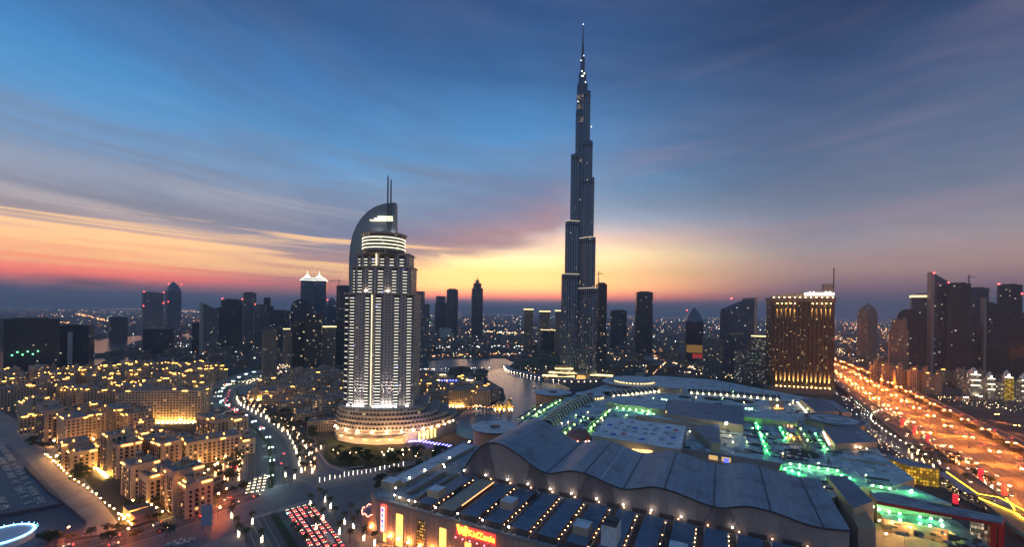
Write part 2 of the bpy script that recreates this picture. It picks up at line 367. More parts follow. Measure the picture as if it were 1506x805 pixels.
# ---------------------------------------------------------------- shared materials
GLOW_WARM = glow("lamp_warm", (1.0, 0.62, 0.26), 9.0)
GLOW_WHITE = glow("lamp_white", (1.0, 0.90, 0.72), 9.0)
GLOW_ORANGE = glow("lamp_orange", (1.0, 0.42, 0.09), 10.0)
GLOW_RED = glow("lamp_red", (1.0, 0.05, 0.05), 14.0, False)
GLOW_GREEN = glow("lamp_green", (0.12, 1.0, 0.30), 9.0)
GLOW_BLUE = glow("lamp_blue", (0.08, 0.12, 1.0), 9.0)
GLOW_GOLD = glow("lamp_gold", (1.0, 0.60, 0.12), 3.0)
STEEL = plain("dark_steel", (0.10, 0.11, 0.13), 0.4, 0.6)
CONC = plain("pale_concrete", (0.33, 0.31, 0.29), 0.85, scale=0.1)
DARKROOF = plain("dark_roof", (0.09, 0.09, 0.10), 0.8, scale=0.1)

# ---------------------------------------------------------------- the tallest tower
def stadium(c, ang, r0, r1, hw, n=7):
    """plan of a wing bay: straight sides from r0 to r1 along ang, rounded outer end"""
    ca, sa = math.cos(ang), math.sin(ang)
    loc = [(r0, -hw), (r1 - hw, -hw)] + [(r1 - hw + hw * math.cos(t), hw * math.sin(t)) for t in (-math.pi / 2 + math.pi * i / n for i in range(1, n))] + [(r1 - hw, hw), (r0, hw)]
    return [(c[0] + x * ca - y * sa, c[1] + x * sa + y * ca) for x, y in loc]
BT = (158.0, 1000.0)
bt = thing("supertall_tower", "silvery supertall tower of stepped wings and a needle spire, far the tallest on the skyline", "skyscraper", (*BT, 0))
BG = facade("supertall_glass", (0.15, 0.20, 0.27), (0.03, 0.055, 0.09), 3.9, 2.6, 0.72, 0.80, 0.006, (1, .60, .28), 0.9, 0.16, 0.35, low=(30, 280, 0.09), wmetal=0.35)
BAND = facade("supertall_lit_floor", (0.16, 0.17, 0.2), (0.04, 0.05, 0.07), 4.2, 3.0, 0.96, 0.42, 0.75, (1, .66, .34), 0.75, 0.2, 0.4)
MECH = plain("supertall_louvre", (0.035, 0.038, 0.045), 0.5, 0.5)
WINGS = [(R(193), [(44, 242, 10.5), (36.5, 366, 10), (25, 522, 9.5), (14.5, 627, 9)]),
         (R(313), [(48, 209, 10.5), (42, 326, 10), (36, 463, 9.5), (30, 549, 9), (22, 667, 8)]),
         (R(73), [(46, 280, 10.5), (38, 404, 10), (28, 560, 9.5), (16, 645, 8)])]
for ang, bays in WINGS:
    wg = None
    for k, (r, h, hw) in enumerate(bays):
        b = MB().prism(stadium((0, 0), ang, 0.4 * k, r, hw), 0, h, 0, 1)
        if wg is None: wg = b.build("wing", [BG, STEEL], bt)
        else: b.build("wing_bay", [BG, STEEL], wg)
        # lit terrace edge and dark plant floor below each setback
        MB().prism(stadium((0, 0), ang, 2, r + .7, hw + .7), h - 1.1, h + 0.5, 0).build("terrace_light" if k < 2 else "terrace_edge", glow("terrace_glow", (1.0, .8, .52), .7, False) if k < 2 else STEEL, wg)
        MB().prism(stadium((0, 0), ang, 3, r + .35, hw + .35), h - 14, h - 7, 0).build("plant_floor", MECH, wg)
        fn = MB(); ol = stadium((0, 0), ang, 2, r + .25, hw + .25, 6); zlo = bays[k + 1][1] - 9999 if k + 1 < len(bays) else 0
        for (ax, ay), (bx, by) in zip(ol, ol[1:]):
            L2 = math.hypot(bx - ax, by - ay); m2 = max(1, int(L2 / 5.5))
            for i2 in range(m2):
                f2 = (i2 + .5) / m2; fn.obox((ax + (bx - ax) * f2, ay + (by - ay) * f2), (bx - ax, by - ay), .7, .9, 0, h - 1.2)
        fn.build("fins", plain("supertall_fin", (.30, .37, .46), .3, .6), wg, kind='stuff')
co = MB().cone((0, 0), 12.5, 12.5, 0, 690, 14, 0).cone((0, 0), 9, 9, 690, 716, 12, 0).cone((0, 0), 5.5, 5.2, 716, 752, 10, 0)
cr = co.build("core", [BG, STEEL], bt)
MB().cone((0, 0), 3.4, 2.4, 752, 785, 8).cone((0, 0), 2.0, 0.5, 785, 832, 8).build("spire", STEEL, bt)
for z0, z1, r in ((596, 612, 13.4), (628, 640, 13.2), (646, 662, 13.1), (505, 513, 13.8)):
    MB().cone((0, 0), r, r, z0, z1, 16, 0).build("lit_floor_band", BAND, bt)
for x, y, z, r in ((-3, -9.5, 717, 1.6), (3, -9, 712, 1.9), (6, -8, 692, 1.7), (-5, -5, 745, 1.2), (2, -4, 757, 1.1), (0, -.5, 833, 1.3), (-11, -9, 646, 1.2), (10, -9, 640, 1.2), (19, -22, 582, 1.2), (-3, -10, 706, 1.5), (0, -10.5, 705, 1.5)):
    MB().ball((x, y, z), r * .62, 0, 5).build("warning_light", GLOW_WHITE, bt)
for s_, (cx_, cy_, l, z) in enumerate(((-40, -32, 62, 14), (-52, -50, 70, 9), (46, -44, 48, 11), (-36, -20, 40, 22))):
    pd = MB().obox((cx_, cy_), (1, -0.12 if cx_ < 0 else -.3), l, 22, 0, z, 0, 1).build("podium", [facade("supertall_podium", (.18, .17, .16), (.05, .05, .06), 5, 4, .7, .6, .3, (1, .6, .25), 1.0), DARKROOF], bt)
    MB().obox((cx_, cy_), (1, -0.12 if cx_ < 0 else -.3), l + 1.6, 23.4, z + .1, z + .9, 0).build("eave_light", glow("eave_glow", (1, .72, .3), 2.6), pd)
ep = MB()
for i in range(14):
    a = math.pi + math.pi * i / 13
    ep.beam((26 * math.cos(a), -42 + 16 * math.sin(a), 0), (14 * math.cos(a), -38 + 8 * math.sin(a), 15), .5, 5, 0)
ep.cone((0, -38), 15, 13, 15, 17, 20, 0)
e_ = ep.build("entrance_pavilion", plain("pavilion_ribs", (.42, .36, .28), .5), bt)
MB().cone((0, -40), 12, 10, 0.5, 9, 16, 0).build("entrance_glow", glow("entrance_gl", (1.0, .5, .14), 1.6), e_)

# ---------------------------------------------------------------- the lit hotel tower with the sail crown
HT = (-154.0, 517.0)
ht = thing("hotel_tower", "broad hotel tower striped with white balcony lights under a curved sail crown and twin masts", "hotel tower", (*HT, 0))
HW = facade("hotel_wall", (0.40, 0.345, 0.33), (0.02, 0.022, 0.035), 3.55, 3.9, 0.42, 0.5, 0.03, (1, .7, .35), 1.2, 0.15, 0.7, var=.06)
HB = facade("hotel_bay", (0.07, 0.07, 0.09), (0.018, 0.022, 0.04), 3.55, 3.0, 0.9, 0.62, 0.05, (.35, .45, 1.0), 0.7, 0.12, 0.6)
HTAN = plain("hotel_stone", (0.40, 0.32, 0.25), 0.8, scale=.1)
HSAIL = plain("hotel_sail", (0.20, 0.235, 0.28), 0.42, 0.3, var=.06, scale=.05)
STRIP = glow("balcony_strip", (1.0, 0.91, 0.72), 2.0, False)
SC_ = 505 / F
def hx(px): return (px - CX) / F * 505 - HT[0]
def hz(py): return CAMH + (HY - py - 2.8) * SC_
def hs(px, d): return (px - CX) / F * d - HT[0] + 1.0
def zs(py, d): return CAMH + (HY - py - 2.8) * d / F
def bow(xl, xr, yf, yb, sag, n=16):
    """plan with a bowed front (towards the camera)"""
    xc, hw = (xl + xr) / 2, (xr - xl) / 2
    return [(xl + (xr - xl) * i / n, yf - sag * (1 - ((xl + (xr - xl) * i / n - xc) / hw) ** 2)) for i in range(n + 1)] + [(xr, yb), (xl, yb)]
def front_y(x, xl, xr, yf, sag):
    xc, hw = (xl + xr) / 2, (xr - xl) / 2
    return yf - sag * (1 - ((x - xc) / hw) ** 2)
TIERS = [("shaft", hx(508), hx(610.5), -10, 26, 8, 30, hz(432)), ("middle_tier", hx(515), hx(604), -6, 24, 6, hz(432), hz(392)), ("upper_tier", hx(522), hx(600), -4, 22, 5, hz(392), hz(372.5))]
strips = []
for nm, xl, xr, yf, yb, sag, z0, z1 in TIERS:
    sh = MB().prism(bow(xl, xr, yf, yb, sag), z0, z1, 0, 1).build(nm, [HW, DARKROOF], ht)
    MB().prism(bow(xl - .9, xr + .9, yf - .9, yb + .9, sag), z1 - 1.0, z1 + 0.8, 0).build("cornice", HTAN, sh)
    # recessed-looking bays: bowed dark strips with real slabs between floors
    cols = {"shaft": [(509.5, 513.5), (517, 524.5), (541.5, 547.5), (557, 565), (583.5, 590), (601, 607.5)], "middle_tier": [(519, 521), (526, 533), (543.5, 548.5), (557, 565), (577.5, 584), (592.5, 599)], "upper_tier": [(525.5, 528), (534, 540), (547, 551), (559, 565), (573, 579), (587, 593)]}[nm]
    rows = int((z1 - z0 - 3) / 3.09)
    for ci, (pa, pb) in enumerate(cols):
        a, b_ = hx(pa), hx(pb); m_ = MB(); sl = MB()
        xs = [a - .6 + (b_ - a + 1.2) * i / 3 for i in range(4)]
        fr = [(x, front_y(x, xl, xr, yf, sag) - .55) for x in xs]
        zt = z1 - 2.2 if nm != "upper_tier" else z1 - 2
        zb = z0 + (6 if nm == "shaft" else 1)
        m_.prism(fr + [(xs[-1], fr[-1][1] + 1.6), (xs[0], fr[0][1] + 1.6)], zb, zt, 0)
        m_.build("balcony_bay", HB, sh)
        for k in range(int((zt - zb) / 3.55)):
            z = zb + .5 + k * 3.55
            strips.append((nm, ci, k, [(x, y - .75) for x, y in fr], z))
# balcony edge lights: single lamps on the upper tiers, the rest of the shaft as one
ordered = sorted(strips, key=lambda s: -s[4]); mb = MB()
for i, (nm, ci, k, fr, z) in enumerate(ordered):
    ins = 0.4 if fr[-1][0] - fr[0][0] < 6 else 0.8
    x0, x1 = fr[0][0] + ins, fr[-1][0] - ins
    if nm == "shaft" and ci in (0,) and k % 2: continue
    P = [(x0, fr[0][1]), (x1, fr[-1][1]), (x1, fr[-1][1] + .7), (x0, fr[0][1] + .7)]
    if i < 100: MB().prism(P, z, z + .52, 0).build("balcony_light", STRIP, ht)
    else: mb.prism(P, z, z + .52, 0)
mb.build("balcony_lights", STRIP, ht, kind='stuff')
# balcony slabs: thin ledges over the whole shaft front
sl = MB()
for k in range(37):
    z = 37.6 + k * 3.55
    sl.prism(bow(hx(508) - .35, hx(610.5) + .35, -10.35, 26.2, 8), z, z + .4, 0)
sl.build("floor_ledges", plain("hotel_ledge", (.36, .31, .29), .8), ht, kind='stuff')
vl = hx(551.3)
MB().box(vl - .22, vl + .22, front_y(vl, TIERS[0][1], TIERS[0][2], -10, 8) - 1.2, front_y(vl, TIERS[0][1], TIERS[0][2], -10, 8) + .5, 33, hz(434)).build("vertical_light", glow("vertical_glow", (1, .86, .5), 2.4, False), ht)
MB().box(hx(553.4) - .3, hx(553.4) + .3, -11.2, -9, hz(392), hz(368)).build("vertical_light", MAT["vertical_glow"], ht)
# round crown drum with rings of light and a flat brim
xc, yc, rr = hs(561.5, 516), 6.0, (hx(595) - hx(533)) / 2
MB().cone((xc, yc), rr, rr, hz(373), hz(343), 32, 0, top=1).build("crown_drum", [facade("drum_wall", (.2, .19, .19), (.02, .025, .04), 5.3, 3, .8, .6, .12, (1, .75, .4), .8), DARKROOF], ht)
MB().cone((xc, yc), rr + 2.4, rr + 2.4, hz(344.2), hz(342), 32, 0).build("crown_brim", HTAN, ht)
for py in (349.8, 354.4, 359.5, 364.6):
    MB().cone((xc, yc), rr + .7, rr + .7, hz(py) - .5, hz(py) + .5, 32, 0).build("ring_light", glow("ring_glow", (1, .90, .62), 1.9, False), ht)
# sail
prof = [(515, 434), (514.6, 400), (515, 380), (516.5, 362), (520, 346), (525.5, 333), (533, 321), (542, 311.5), (553, 304), (566, 299.5), (583, 297.5), (583.4, 345), (583.4, 372)]
P = [(hs(a, 527) - 1.2 - (434 - b) * .012, zs(b, 527)) for a, b in prof]; m_ = MB(); y0, y1 = 10.0, 20.0
m_.face([(x, y0, z) for x, z in reversed(P)][::-1]); m_.face([(x, y1, z) for x, z in P][::-1])
for a, b in zip(P, P[1:] + P[:1]): m_.face([(a[0], y0, a[1]), (a[0], y1, a[1]), (b[0], y1, b[1]), (b[0], y0, b[1])])
sa = m_.build("sail_crown", HSAIL, ht)
for px, pt in ((568.4, 256.5), (573.0, 262)):
    MB().cone((hs(px, 526), 9.2), 1.3, .9, zs(345, 526), zs(pt, 526) - 4, 8).cone((hs(px, 526), 9.2), .9, .15, zs(pt, 526) - 4, zs(pt, 526), 8).build("mast", plain("mast_steel", (.16, .17, .19), .4, .5), ht)
for pa, pb, py in ((554, 575.5, 318.6), (549, 575.5, 321.4), (542.5, 575.5, 324.0)):
    MB().box(hs(pa, 525), hs(pb, 525), 7.5, 10.2, zs(py, 525) - .28, zs(py, 525) + .28).build("sail_light", glow("sail_glow", (1, .93, .6), 3.0, False), ht)
for px in (554.5, 575.5):
    MB().ball((hs(px, 524), 6.8, hz(342) + 1.6), 1.2, 0, 5).build("sail_floodlight", glow("sail_flood", (1, .95, .85), 60), ht)
for px in (540, 572):
    MB().ball((hx(px), -13.6, hz(430) + 1.6), 1.1, 0, 5).build("terrace_floodlight", glow("terrace_flood", (1, .85, .6), 30), ht)
for px in (518, 527, 532, 537, 541, 557, 562, 567, 572, 577, 582, 588, 604):
    x = hx(px); MB().box(x - .9, x + .9, front_y(x, TIERS[0][1], TIERS[0][2], -10, 8) - 5.4, front_y(x, TIERS[0][1], TIERS[0][2], -10, 8) - 4.2, 37.7, 38.3).build("shaft_floodlight", glow("shaft_flood", (1, .93, .82), 90), ht)
def spot(loc, rot, par, e, col=(1, .55, .14), ang=12):
    l = bpy.data.lights.new("spot", 'SPOT'); l.energy = e; l.color = col; l.spot_size = R(ang); l.spot_blend = .9; l.shadow_soft_size = .3
    o = bpy.data.objects.new("spot", l); COL.objects.link(o); o.parent = par; o.location = loc; o.rotation_euler = rot
for px in (519, 527, 534, 541, 557, 563, 570, 577, 584, 591, 604):
    x = hx(px); spot((x, front_y(x, TIERS[0][1], TIERS[0][2], -10, 8) - 4.8, 38.6), (R(180 - 9), 0, 0), ht, 230000, (1, .92, .82), 22)
# podium: receding curved terraces
PL = [(-206, 524), (-204, 505), (-194, 490), (-172, 480), (-146, 477), (-122, 482)]
TAIL = [(-104, 491), (-92, 501), (-82, 513), (-75, 527), (-72, 542), (-76, 556)]
PODW = facade("podium_wall", (.52, .41, .31), (.03, .026, .026), 5.0, 4.2, .74, .46, .06, (1, .6, .25), 1.6, .25, .7)
for k, (cut, z0, z1, off) in enumerate(((1, 0, 37.5, 0), (2, 0, 31.5, .9), (3, 0, 26.5, 1.8), (4, 0, 21.5, 2.7))):
    pts = PL + TAIL[:cut]; pts = pts + [(pts[-1][0] + 4, pts[-1][1] + 14), (pts[-1][0] - 2, 570), (-200, 560)]
    cxm, cym = -150, 530
    pts = [(cxm + (x - cxm) * (1 + off / 60) - HT[0], cym + (y - cym) * (1 + off / 50) - HT[1]) for x, y in pts]
    pm = MB().prism(pts, 12, z1, 0, 1).build("podium_terrace", [PODW, plain("terrace_roof", (.22, .2, .19), .9)], ht)
    led = MB()
    for z in (14.3, 19.3, 24.3, 29.3, 34.3):
        if z < z1: led.prism([(x * 1.008, (y + 20) * 1.012 - 20) for x, y in pts], z, z + 1.5, 0)
    led.build("parapets", plain("podium_parapet", (.50, .40, .30), .8), pm, kind='stuff')
pts = [(-150 + (x + 150) * 1.06 - HT[0], 530 + (y - 530) * 1.07 - HT[1]) for x, y in PL + TAIL] + [(-72 - HT[0], 575 - HT[1]), (-200 - HT[0], 570 - HT[1])]
MB().prism(pts, 0, 13.2, 0, 1).build("podium_base", [plain("podium_stone", (.42, .35, .28), .8, scale=.1), plain("terrace_roof", (.2, .2, .2), .9)], ht)
cpts = [(-212, 512), (-199, 488), (-172, 471), (-146, 467), (-118, 472), (-113, 486), (-140, 486), (-175, 489), (-196, 512)]
cp = MB().prism([(x - HT[0], y - HT[1]) for x, y in cpts], 7.2, 8.6, 0).build("entrance_canopy", plain("canopy_gold", (.5, .36, .2), .5), ht)
for x, y in ((-190, 483), (-176, 475.5), (-160, 471), (-146, 469.5), (-132, 471), (-122, 475)):
    MB().box(x - 2.5 - HT[0], x + 2.5 - HT[0], y + 1.2 - HT[1], y + 2.4 - HT[1], 6.0, 6.9).build("canopy_light", glow("canopy_glow", (1, .52, .12), 26), cp)
for i, (x, y) in enumerate(((-102.5, 486.2), (-98.2, 488.6), (-94.2, 491.5), (-90.3, 494.8), (-86.8, 498.6))):
    a = math.atan2(3.2, 4.2)
    MB().obox((x - HT[0], y - HT[1] - .5), (4.2, 3.2), 1.7, 1.6, 2.5, 11.8).build("tall_window", glow("tall_window_glow", (1, .68, .22), 2.2), ht)

for i in range(17):
    t_ = i / 16; k_ = t_ * 10; j = min(int(k_), 9); Q = PL + TAIL[:5]; a, b = Q[j], Q[j + 1]; f = k_ - j
    x, y = a[0] + (b[0] - a[0]) * f, a[1] + (b[1] - a[1]) * f; x, y = -150 + (x + 150) * 1.05, 530 + (y - 530) * 1.06
    MB().ball((x - HT[0], y - HT[1] - 1.5, 13.8), .45, 0, 4).build("podium_fill_lamp", glow("podium_fill_gl", (1, .56, .24), 520), ht)  # lamp row added to warm the podium wall

for x, y in ((-206, 462), (-184, 448), (-160, 442), (-134, 444), (-108, 454), (-84, 474)):
    dx_, dy_ = -150 - x, 515 - y; az_ = math.atan2(dy_, dx_)
    fl_ = thing("garden_floodlight", "garden floodlight aimed at the curved hotel podium", "floodlight", (x, y, 0), 0, "floodlights before the hotel podium")
    MB().cone((0, 0), .12, .12, 0, 1.2, 6).build("post", STEEL, fl_); MB().box(-.5, .5, -.3, .3, 1.2, 1.8).build("lamp_head", glow("garden_flood_gl", (1, .6, .3), 12), fl_)
    spot((0, 0, 2.2), (R(90 + 14), 0, az_ - math.pi / 2), fl_, 60000, (1, .60, .32), 75)
ht.location.x -= 1.5
# ---------------------------------------------------------------- skyline towers
FAC = [facade("tower_dark_glass", (.042, .058, .08), (.016, .026, .04), 4, 3.2, .8, .72, .015, (1, .8, .55), .9, .12, .5),
       facade("tower_blue_glass", (.08, .13, .20), (.03, .07, .12), 4, 3, .85, .75, .02, (1, .8, .5), .9, .10, .4),
       facade("tower_grey_wall", (.15, .165, .19), (.03, .032, .04), 3.8, 3.6, .6, .55, .04, (1, .75, .4), 1.0, .15, .8),
       facade("tower_tan_wall", (.25, .20, .17), (.035, .032, .032), 3.6, 3.4, .5, .55, .06, (1, .62, .26), 1.2, .2, .8),
       facade("tower_bare_floors", (.16, .15, .14), (.012, .012, .014), 3.8, 4.4, .86, .76, .05, (1, .68, .35), 1.1, .8, .9)]
CROWN_LIT = glow("crown_lit", (1, .74, .34), 2.2, False)
CROWN_WHITE = glow("crown_white", (1, .93, .75), 2.2, False)
def skyscraper(pl, pr, yt, yb, label, fac=0, crown='flat', rz=None, deep=.75, beacons=0, group=None, name="skyscraper", extra=None, cat="skyscraper"):
    xm = (pl + pr) / 2; yt = unroll(xm, yt)[1]; xo, yb = unroll(xm, yb); d = CAMH * F / (yb - HY); sh = ROLL * ((yt + yb) / 2 - HY); pl += sh; pr += sh; k = d / F; Wd = (pr - pl) * k; x = ((pl + pr) / 2 - CX) * k; h = CAMH + (HY - yt) * k
    rz = random.uniform(-.35, .35) if rz is None else rz
    ar = rz + math.atan2(-x, d) * -1
    w = Wd / (abs(math.cos(rz)) + deep * abs(math.sin(rz))); dp = w * deep
    t = thing(name, label, cat, (x, d, 0), rz - math.atan2(x, d), group)
    F_ = FAC[fac] if isinstance(fac, int) else fac
    rnd = random.Random(int(pl * 7 + yt)); rect = lambda s=1.0, sy=None: [(-w / 2 * s, -dp / 2 * (sy or s)), (w / 2 * s, -dp / 2 * (sy or s)), (w / 2 * s, dp / 2 * (sy or s)), (-w / 2 * s, dp / 2 * (sy or s))]
    B = lambda nm, m_, mats, par=t, **kw: m_.build(nm, mats, par, **kw)
    top = h
    if crown == 'flat':
        B("body", MB().prism(rect(), 0, h - 3, 0, 1), [F_, DARKROOF]); B("plant_room", MB().prism(rect(.6), h - 3, h, 0), [STEEL]); 
    elif crown == 'step':
        B("body", MB().prism(rect(), 0, h * .82, 0, 1), [F_, DARKROOF]); B("upper_body", MB().prism([(a * .62 + w * .1 * (1 if rnd.random() < .5 else -1), b * .7) for a, b in rect()], h * .82, h, 0, 1), [F_, DARKROOF])
    elif crown == 'point':
        B("body", MB().prism(rect(), 0, h - w * .9, 0, 1), [F_, DARKROOF]); m_ = MB()
        r0, r1 = rect(1.0), rect(.62); z0, z1 = h - w * .9, h - w * .42
        for i in range(4):
            j = (i + 1) % 4; m_.face([(*r0[i], z0), (*r0[j], z0), (*r1[j], z1), (*r1[i], z1)]); m_.face([(*r1[i], z1), (*r1[j], z1), (0, 0, h)])
        B("pointed_crown", m_, FAC[1])
    elif crown == 'dome':
        n = 16; P = [(w / 2 * math.cos(2 * math.pi * i / n), dp / 2 * math.sin(2 * math.pi * i / n)) for i in range(n)]
        B("body", MB().prism(P, 0, h - w * .75, 0, 1), [F_, DARKROOF])
        m_ = MB().lathe([(w * .5, h - w * .75), (w * .47, h - w * .55), (w * .38, h - w * .34), (w * .2, h - w * .18), (w * .1, h - w * .12), (w * .03, h)], 16)
        for i, v in enumerate(m_.v): m_.v[i] = (v[0], v[1] * deep, v[2])
        B("dome", m_, FAC[3] if fac == 3 else STEEL)
    elif crown == 'slant' or crown == 'slantr':
        lo = h * .86; zt = [h, lo, lo, h] if crown == 'slant' else [lo, h, h, lo]
        B("body", MB().prism(rect(), 0, h, 0, 1, ztop=zt), [F_, DARKROOF])
        sx = -w / 2 if crown == 'slant' else w / 2
        B("edge_fin", MB().box(sx - w * .06, sx + w * .06, -dp * .52, dp * .52, 0, h + 3), CONC)
    elif crown == 'spire':
        B("body", MB().prism(rect(), 0, h * .80, 0, 1), [F_, DARKROOF]); B("upper_body", MB().prism(rect(.72), h * .80, h * .88, 0, 1), [F_, DARKROOF])
        B("lantern", MB().prism(rect(.34), h * .88, h * .93, 0), [CONC]); B("spire", MB().cone((0, 0), w * .05, .3, h * .93, h, 6), STEEL)
    elif crown == 'twin':
        B("body", MB().prism(rect(), 0, h * .86, 0, 1), [F_, DARKROOF])
        for z0, z1, s_ in ((.862, .872, 1.06), (.888, .898, .8)): B("crown_ring", MB().prism(rect(s_), h * z0, h * z1, 0), CROWN_WHITE)
        B("crown_tier", MB().prism(rect(.74), h * .86, h * .90, 0), [F_, DARKROOF])
        B("crown_cone", MB().cone((0, 0), w * .3, w * .06, h * .90, h * .945, 8), CROWN_WHITE); B("spire", MB().cone((0, 0), w * .04, .3, h * .945, h, 6), CROWN_WHITE)
    elif crown == 'round':
        n = 14; P = [(w / 2 * math.cos(2 * math.pi * i / n), dp / 2 * math.sin(2 * math.pi * i / n)) for i in range(n)]
        B("body", MB().prism(P, 0, h - 6, 0, 1), [F_, DARKROOF]); B("plant_room", MB().prism([(a * .7, b * .7) for a, b in P], h - 6, h, 0), [STEEL])
    elif crown == 'arch':
        n = 12; P = [(-w / 2 + w * i / n, h - w * .45 + w * .45 * math.sqrt(max(0, 1 - (2 * i / n - 1) ** 2))) for i in range(n + 1)]
        m_ = MB(); ring = [(-w / 2, 0)] + P + [(w / 2, 0)]
        m_.face([(a, -dp / 2, b) for a, b in ring][::-1], 0, [(a, b) for a, b in ring][::-1]); m_.face([(a, dp / 2, b) for a, b in ring], 0, [(a, b) for a, b in ring])
        for a, b in zip(ring, ring[1:]): m_.face([(a[0], -dp / 2, a[1]), (b[0], -dp / 2, b[1]), (b[0], dp / 2, b[1]), (a[0], dp / 2, a[1])][::1], 0, [(0, a[1]), (0, b[1]), (dp, b[1]), (dp, a[1])])
        B("body", m_, [F_])
    elif crown == 'lit':
        B("body", MB().prism(rect(), 0, h * .95, 0, 1), [F_, DARKROOF]); B("lit_crown", MB().prism(rect(1.05), h * .95 + .1, h * .975, 0, 1), [CROWN_LIT, DARKROOF])
        B("roof_cabin", MB().prism(rect(.55), h * .975, h, 0), [CONC])
    elif crown == 'mast':
        B("body", MB().prism(rect(), 0, h * .93, 0, 1), [F_, DARKROOF]); B("mast", MB().cone((-w * .25, 0), .9, .4, h * .93, h * 1.0, 5), STEEL); B("plant_room", MB().prism(rect(.7), h * .93, h * .95), [STEEL])
    for i in range(beacons):
        B("beacon", MB().ball((random.choice((-1, 1)) * w * .48 if i else -w * .46, -dp * .52, (h if i < 2 else h * random.uniform(.6, .9)) * (.94 if crown in ('point', 'mast') else 1)), (.55 if k > 2 else .75) * k + .4, 0, 4), GLOW_RED)
    if extra == 'podium': B("podium", MB().prism(rect(1.7, 1.6), 0, h * .12, 0, 1), [FAC[2], DARKROOF])
    if extra == 'sidelit': B("lit_stair", MB().box(w * .32, w * .46, -dp * .53, -dp * .5, h * .55, h * .9), glow("stair_lit", (1, .66, .2), 1.4, False))
    if extra == 'white_fin': B("white_fin", MB().box(-w * .12, w * .02, -dp * .54, -dp * .4, h * .05, h * .82), plain("fin_white", (.5, .5, .5), .6))
    if extra == 'screen': B("lit_screen", MB().box(-w * .45, w * .45, -dp * .56, -dp * .5, h * .16, h * .30), glow("screen_gold", (1, .5, .06), .2, False)); B("lit_screen", MB().box(-w * .1, w * .6, -dp * .60, -dp * .57, h * .05, h * .14), glow("screen_red", (1, .05, .04), .3, False))
    if extra == 'green':
        for q_ in range(6): B("green_lamp", MB().ball((-w * .36 + q_ * w * .09, -dp * .53, h * .34 + (q_ % 2) * h * .05), 1.3, 0, 4), GLOW_GREEN)
    if extra == 'lit_ledge': B("lit_ledge", MB().box(-w * .52, w * .52, -dp * .54, -dp * .45, h * .02, h * .035), CROWN_WHITE)
    return t
S = skyscraper
G1 = None
S(14, 74, 467, 548, "wide dark slab tower by the creek with green lights low on its face", 0, rz=.2, deep=.5, extra="green")
S(2, 14, 474, 545, "thin dark tower at the far edge of the creek bank", 0, rz=0)
S(90, 131, 477, 538, "dark glass tower with a pale vertical stripe beside the creek", 0, rz=-.25, extra='white_fin')
S(163, 184, 466, 498, "small squat dark block standing beyond the creek water", 0, rz=.1)
S(212, 237, 430, 489, "flat topped tower with red warning lights, the shorter of the creekside pair", 2, 'flat', beacons=4, rz=.1)
S(245, 264, 414, 488, "slender tower with a pointed crown, the taller of the creekside pair", 1, 'point', beacons=3, rz=.3)
S(216, 251, 483, 525, "dark office block with a bright side wall on the creek spit", 0, 'flat', rz=-.3, extra='podium')
S(284, 298, 474, 520, "low dark block leaning against the ribbed tower", 0, rz=0)
S(297, 319, 446, 521, "dark tower with faint lit balconies at the edge of the business cluster", 2, 'slant', rz=.15)
S(318, 332, 452, 517, "narrow dark tower wedged between two wider dark towers", 0, rz=.1)
S(327, 354, 440, 514, "broad flat topped dark tower with tiny red lights", 0, 'flat', beacons=2, rz=.05)
S(358, 375, 430, 506, "plain slim grey tower rising over the business cluster", 2, 'flat', rz=.1)
S(374, 394, 448, 512, "hazy grey tower with a small roof cabin and red light", 2, 'step', beacons=1, rz=.1)
S(383, 401, 438, 507, "hazy stepped tower behind the grey cluster", 0, 'step', rz=.2)
S(398, 424, 456, 515, "short dark tower filling the middle of the business cluster", 0, 'flat', rz=0)
S(429, 459, 440, 512, "grey arched top tower before the lit twin towers", 0, 'arch', rz=0, deep=.4)
S(442, 461, 398, 506, "lit crowned twin tower with spire, the nearer and taller of the two", 1, 'twin', rz=.1)
S(458, 480, 399, 503, "lit crowned twin tower with spire, the farther and wider of the two", 1, 'twin', rz=-.1)
S(480, 495, 437, 512, "slim pointed blue tower right of the lit twins", 1, 'point', beacons=1, rz=.1)
S(495, 518, 420, 516, "unfinished dark tower beside the sail crowned hotel under a crane", 4, 'flat', rz=.1, deep=.6)
S(387, 406, 483, 556, "tan flat topped apartment tower at the head of the boulevard", 3, 'flat', rz=.1)
S(417, 430, 482, 537, "slim tan tower with an orange light on its roof", 3, 'lit', rz=.1)
S(428, 450, 470, 548, "unfinished tower of bare concrete floors, darker half of a pair", 4, 'mast', rz=.2)
S(449, 473, 461, 549, "unfinished tower of bare concrete floors, taller half of a pair", 4, 'flat', rz=-.1)
S(472, 493, 478, 546, "dark tower with a bright yellow lit crown", 3, 'lit', rz=.1)
S(492, 508, 470, 541, "dark plain tower half hidden behind the sail crowned hotel", 0, 'flat', rz=.1)
S(606, 631, 429, 532, "grey residential tower rising just behind the sail crowned hotel", 2, 'step', beacons=1, rz=.1)
S(639, 658, 436, 491, "darker stepped tower of the pair across the canal", 0, 'step', rz=.1)
S(656, 674, 425, 493, "round shouldered taller tower of the pair across the canal", 0, 'round', rz=.1)
S(647, 664, 482, 496, "low pale lit block at the foot of the canal pair", facade("pale_lit_block", (.3, .32, .32), (.2, .25, .25), 4, 3, .6, .6, .3, (.8, 1, .95), .35), 'flat', rz=0)
S(693, 710, 406, 497, "lone dark tower with a thin spire beyond the canal", 0, 'spire', rz=.1)
S(770, 784, 453, 516, "pale tower with a lit crown, outermost left of the supertall tower", 3, 'lit', rz=.1)
S(793, 809, 456, 518, "tower with two tiers of lit crown near the supertall tower", 3, 'lit', rz=-.1)
S(795, 815, 484, 520, "dark shoulder block with a lit eave line", 0, 'lit', rz=.1)
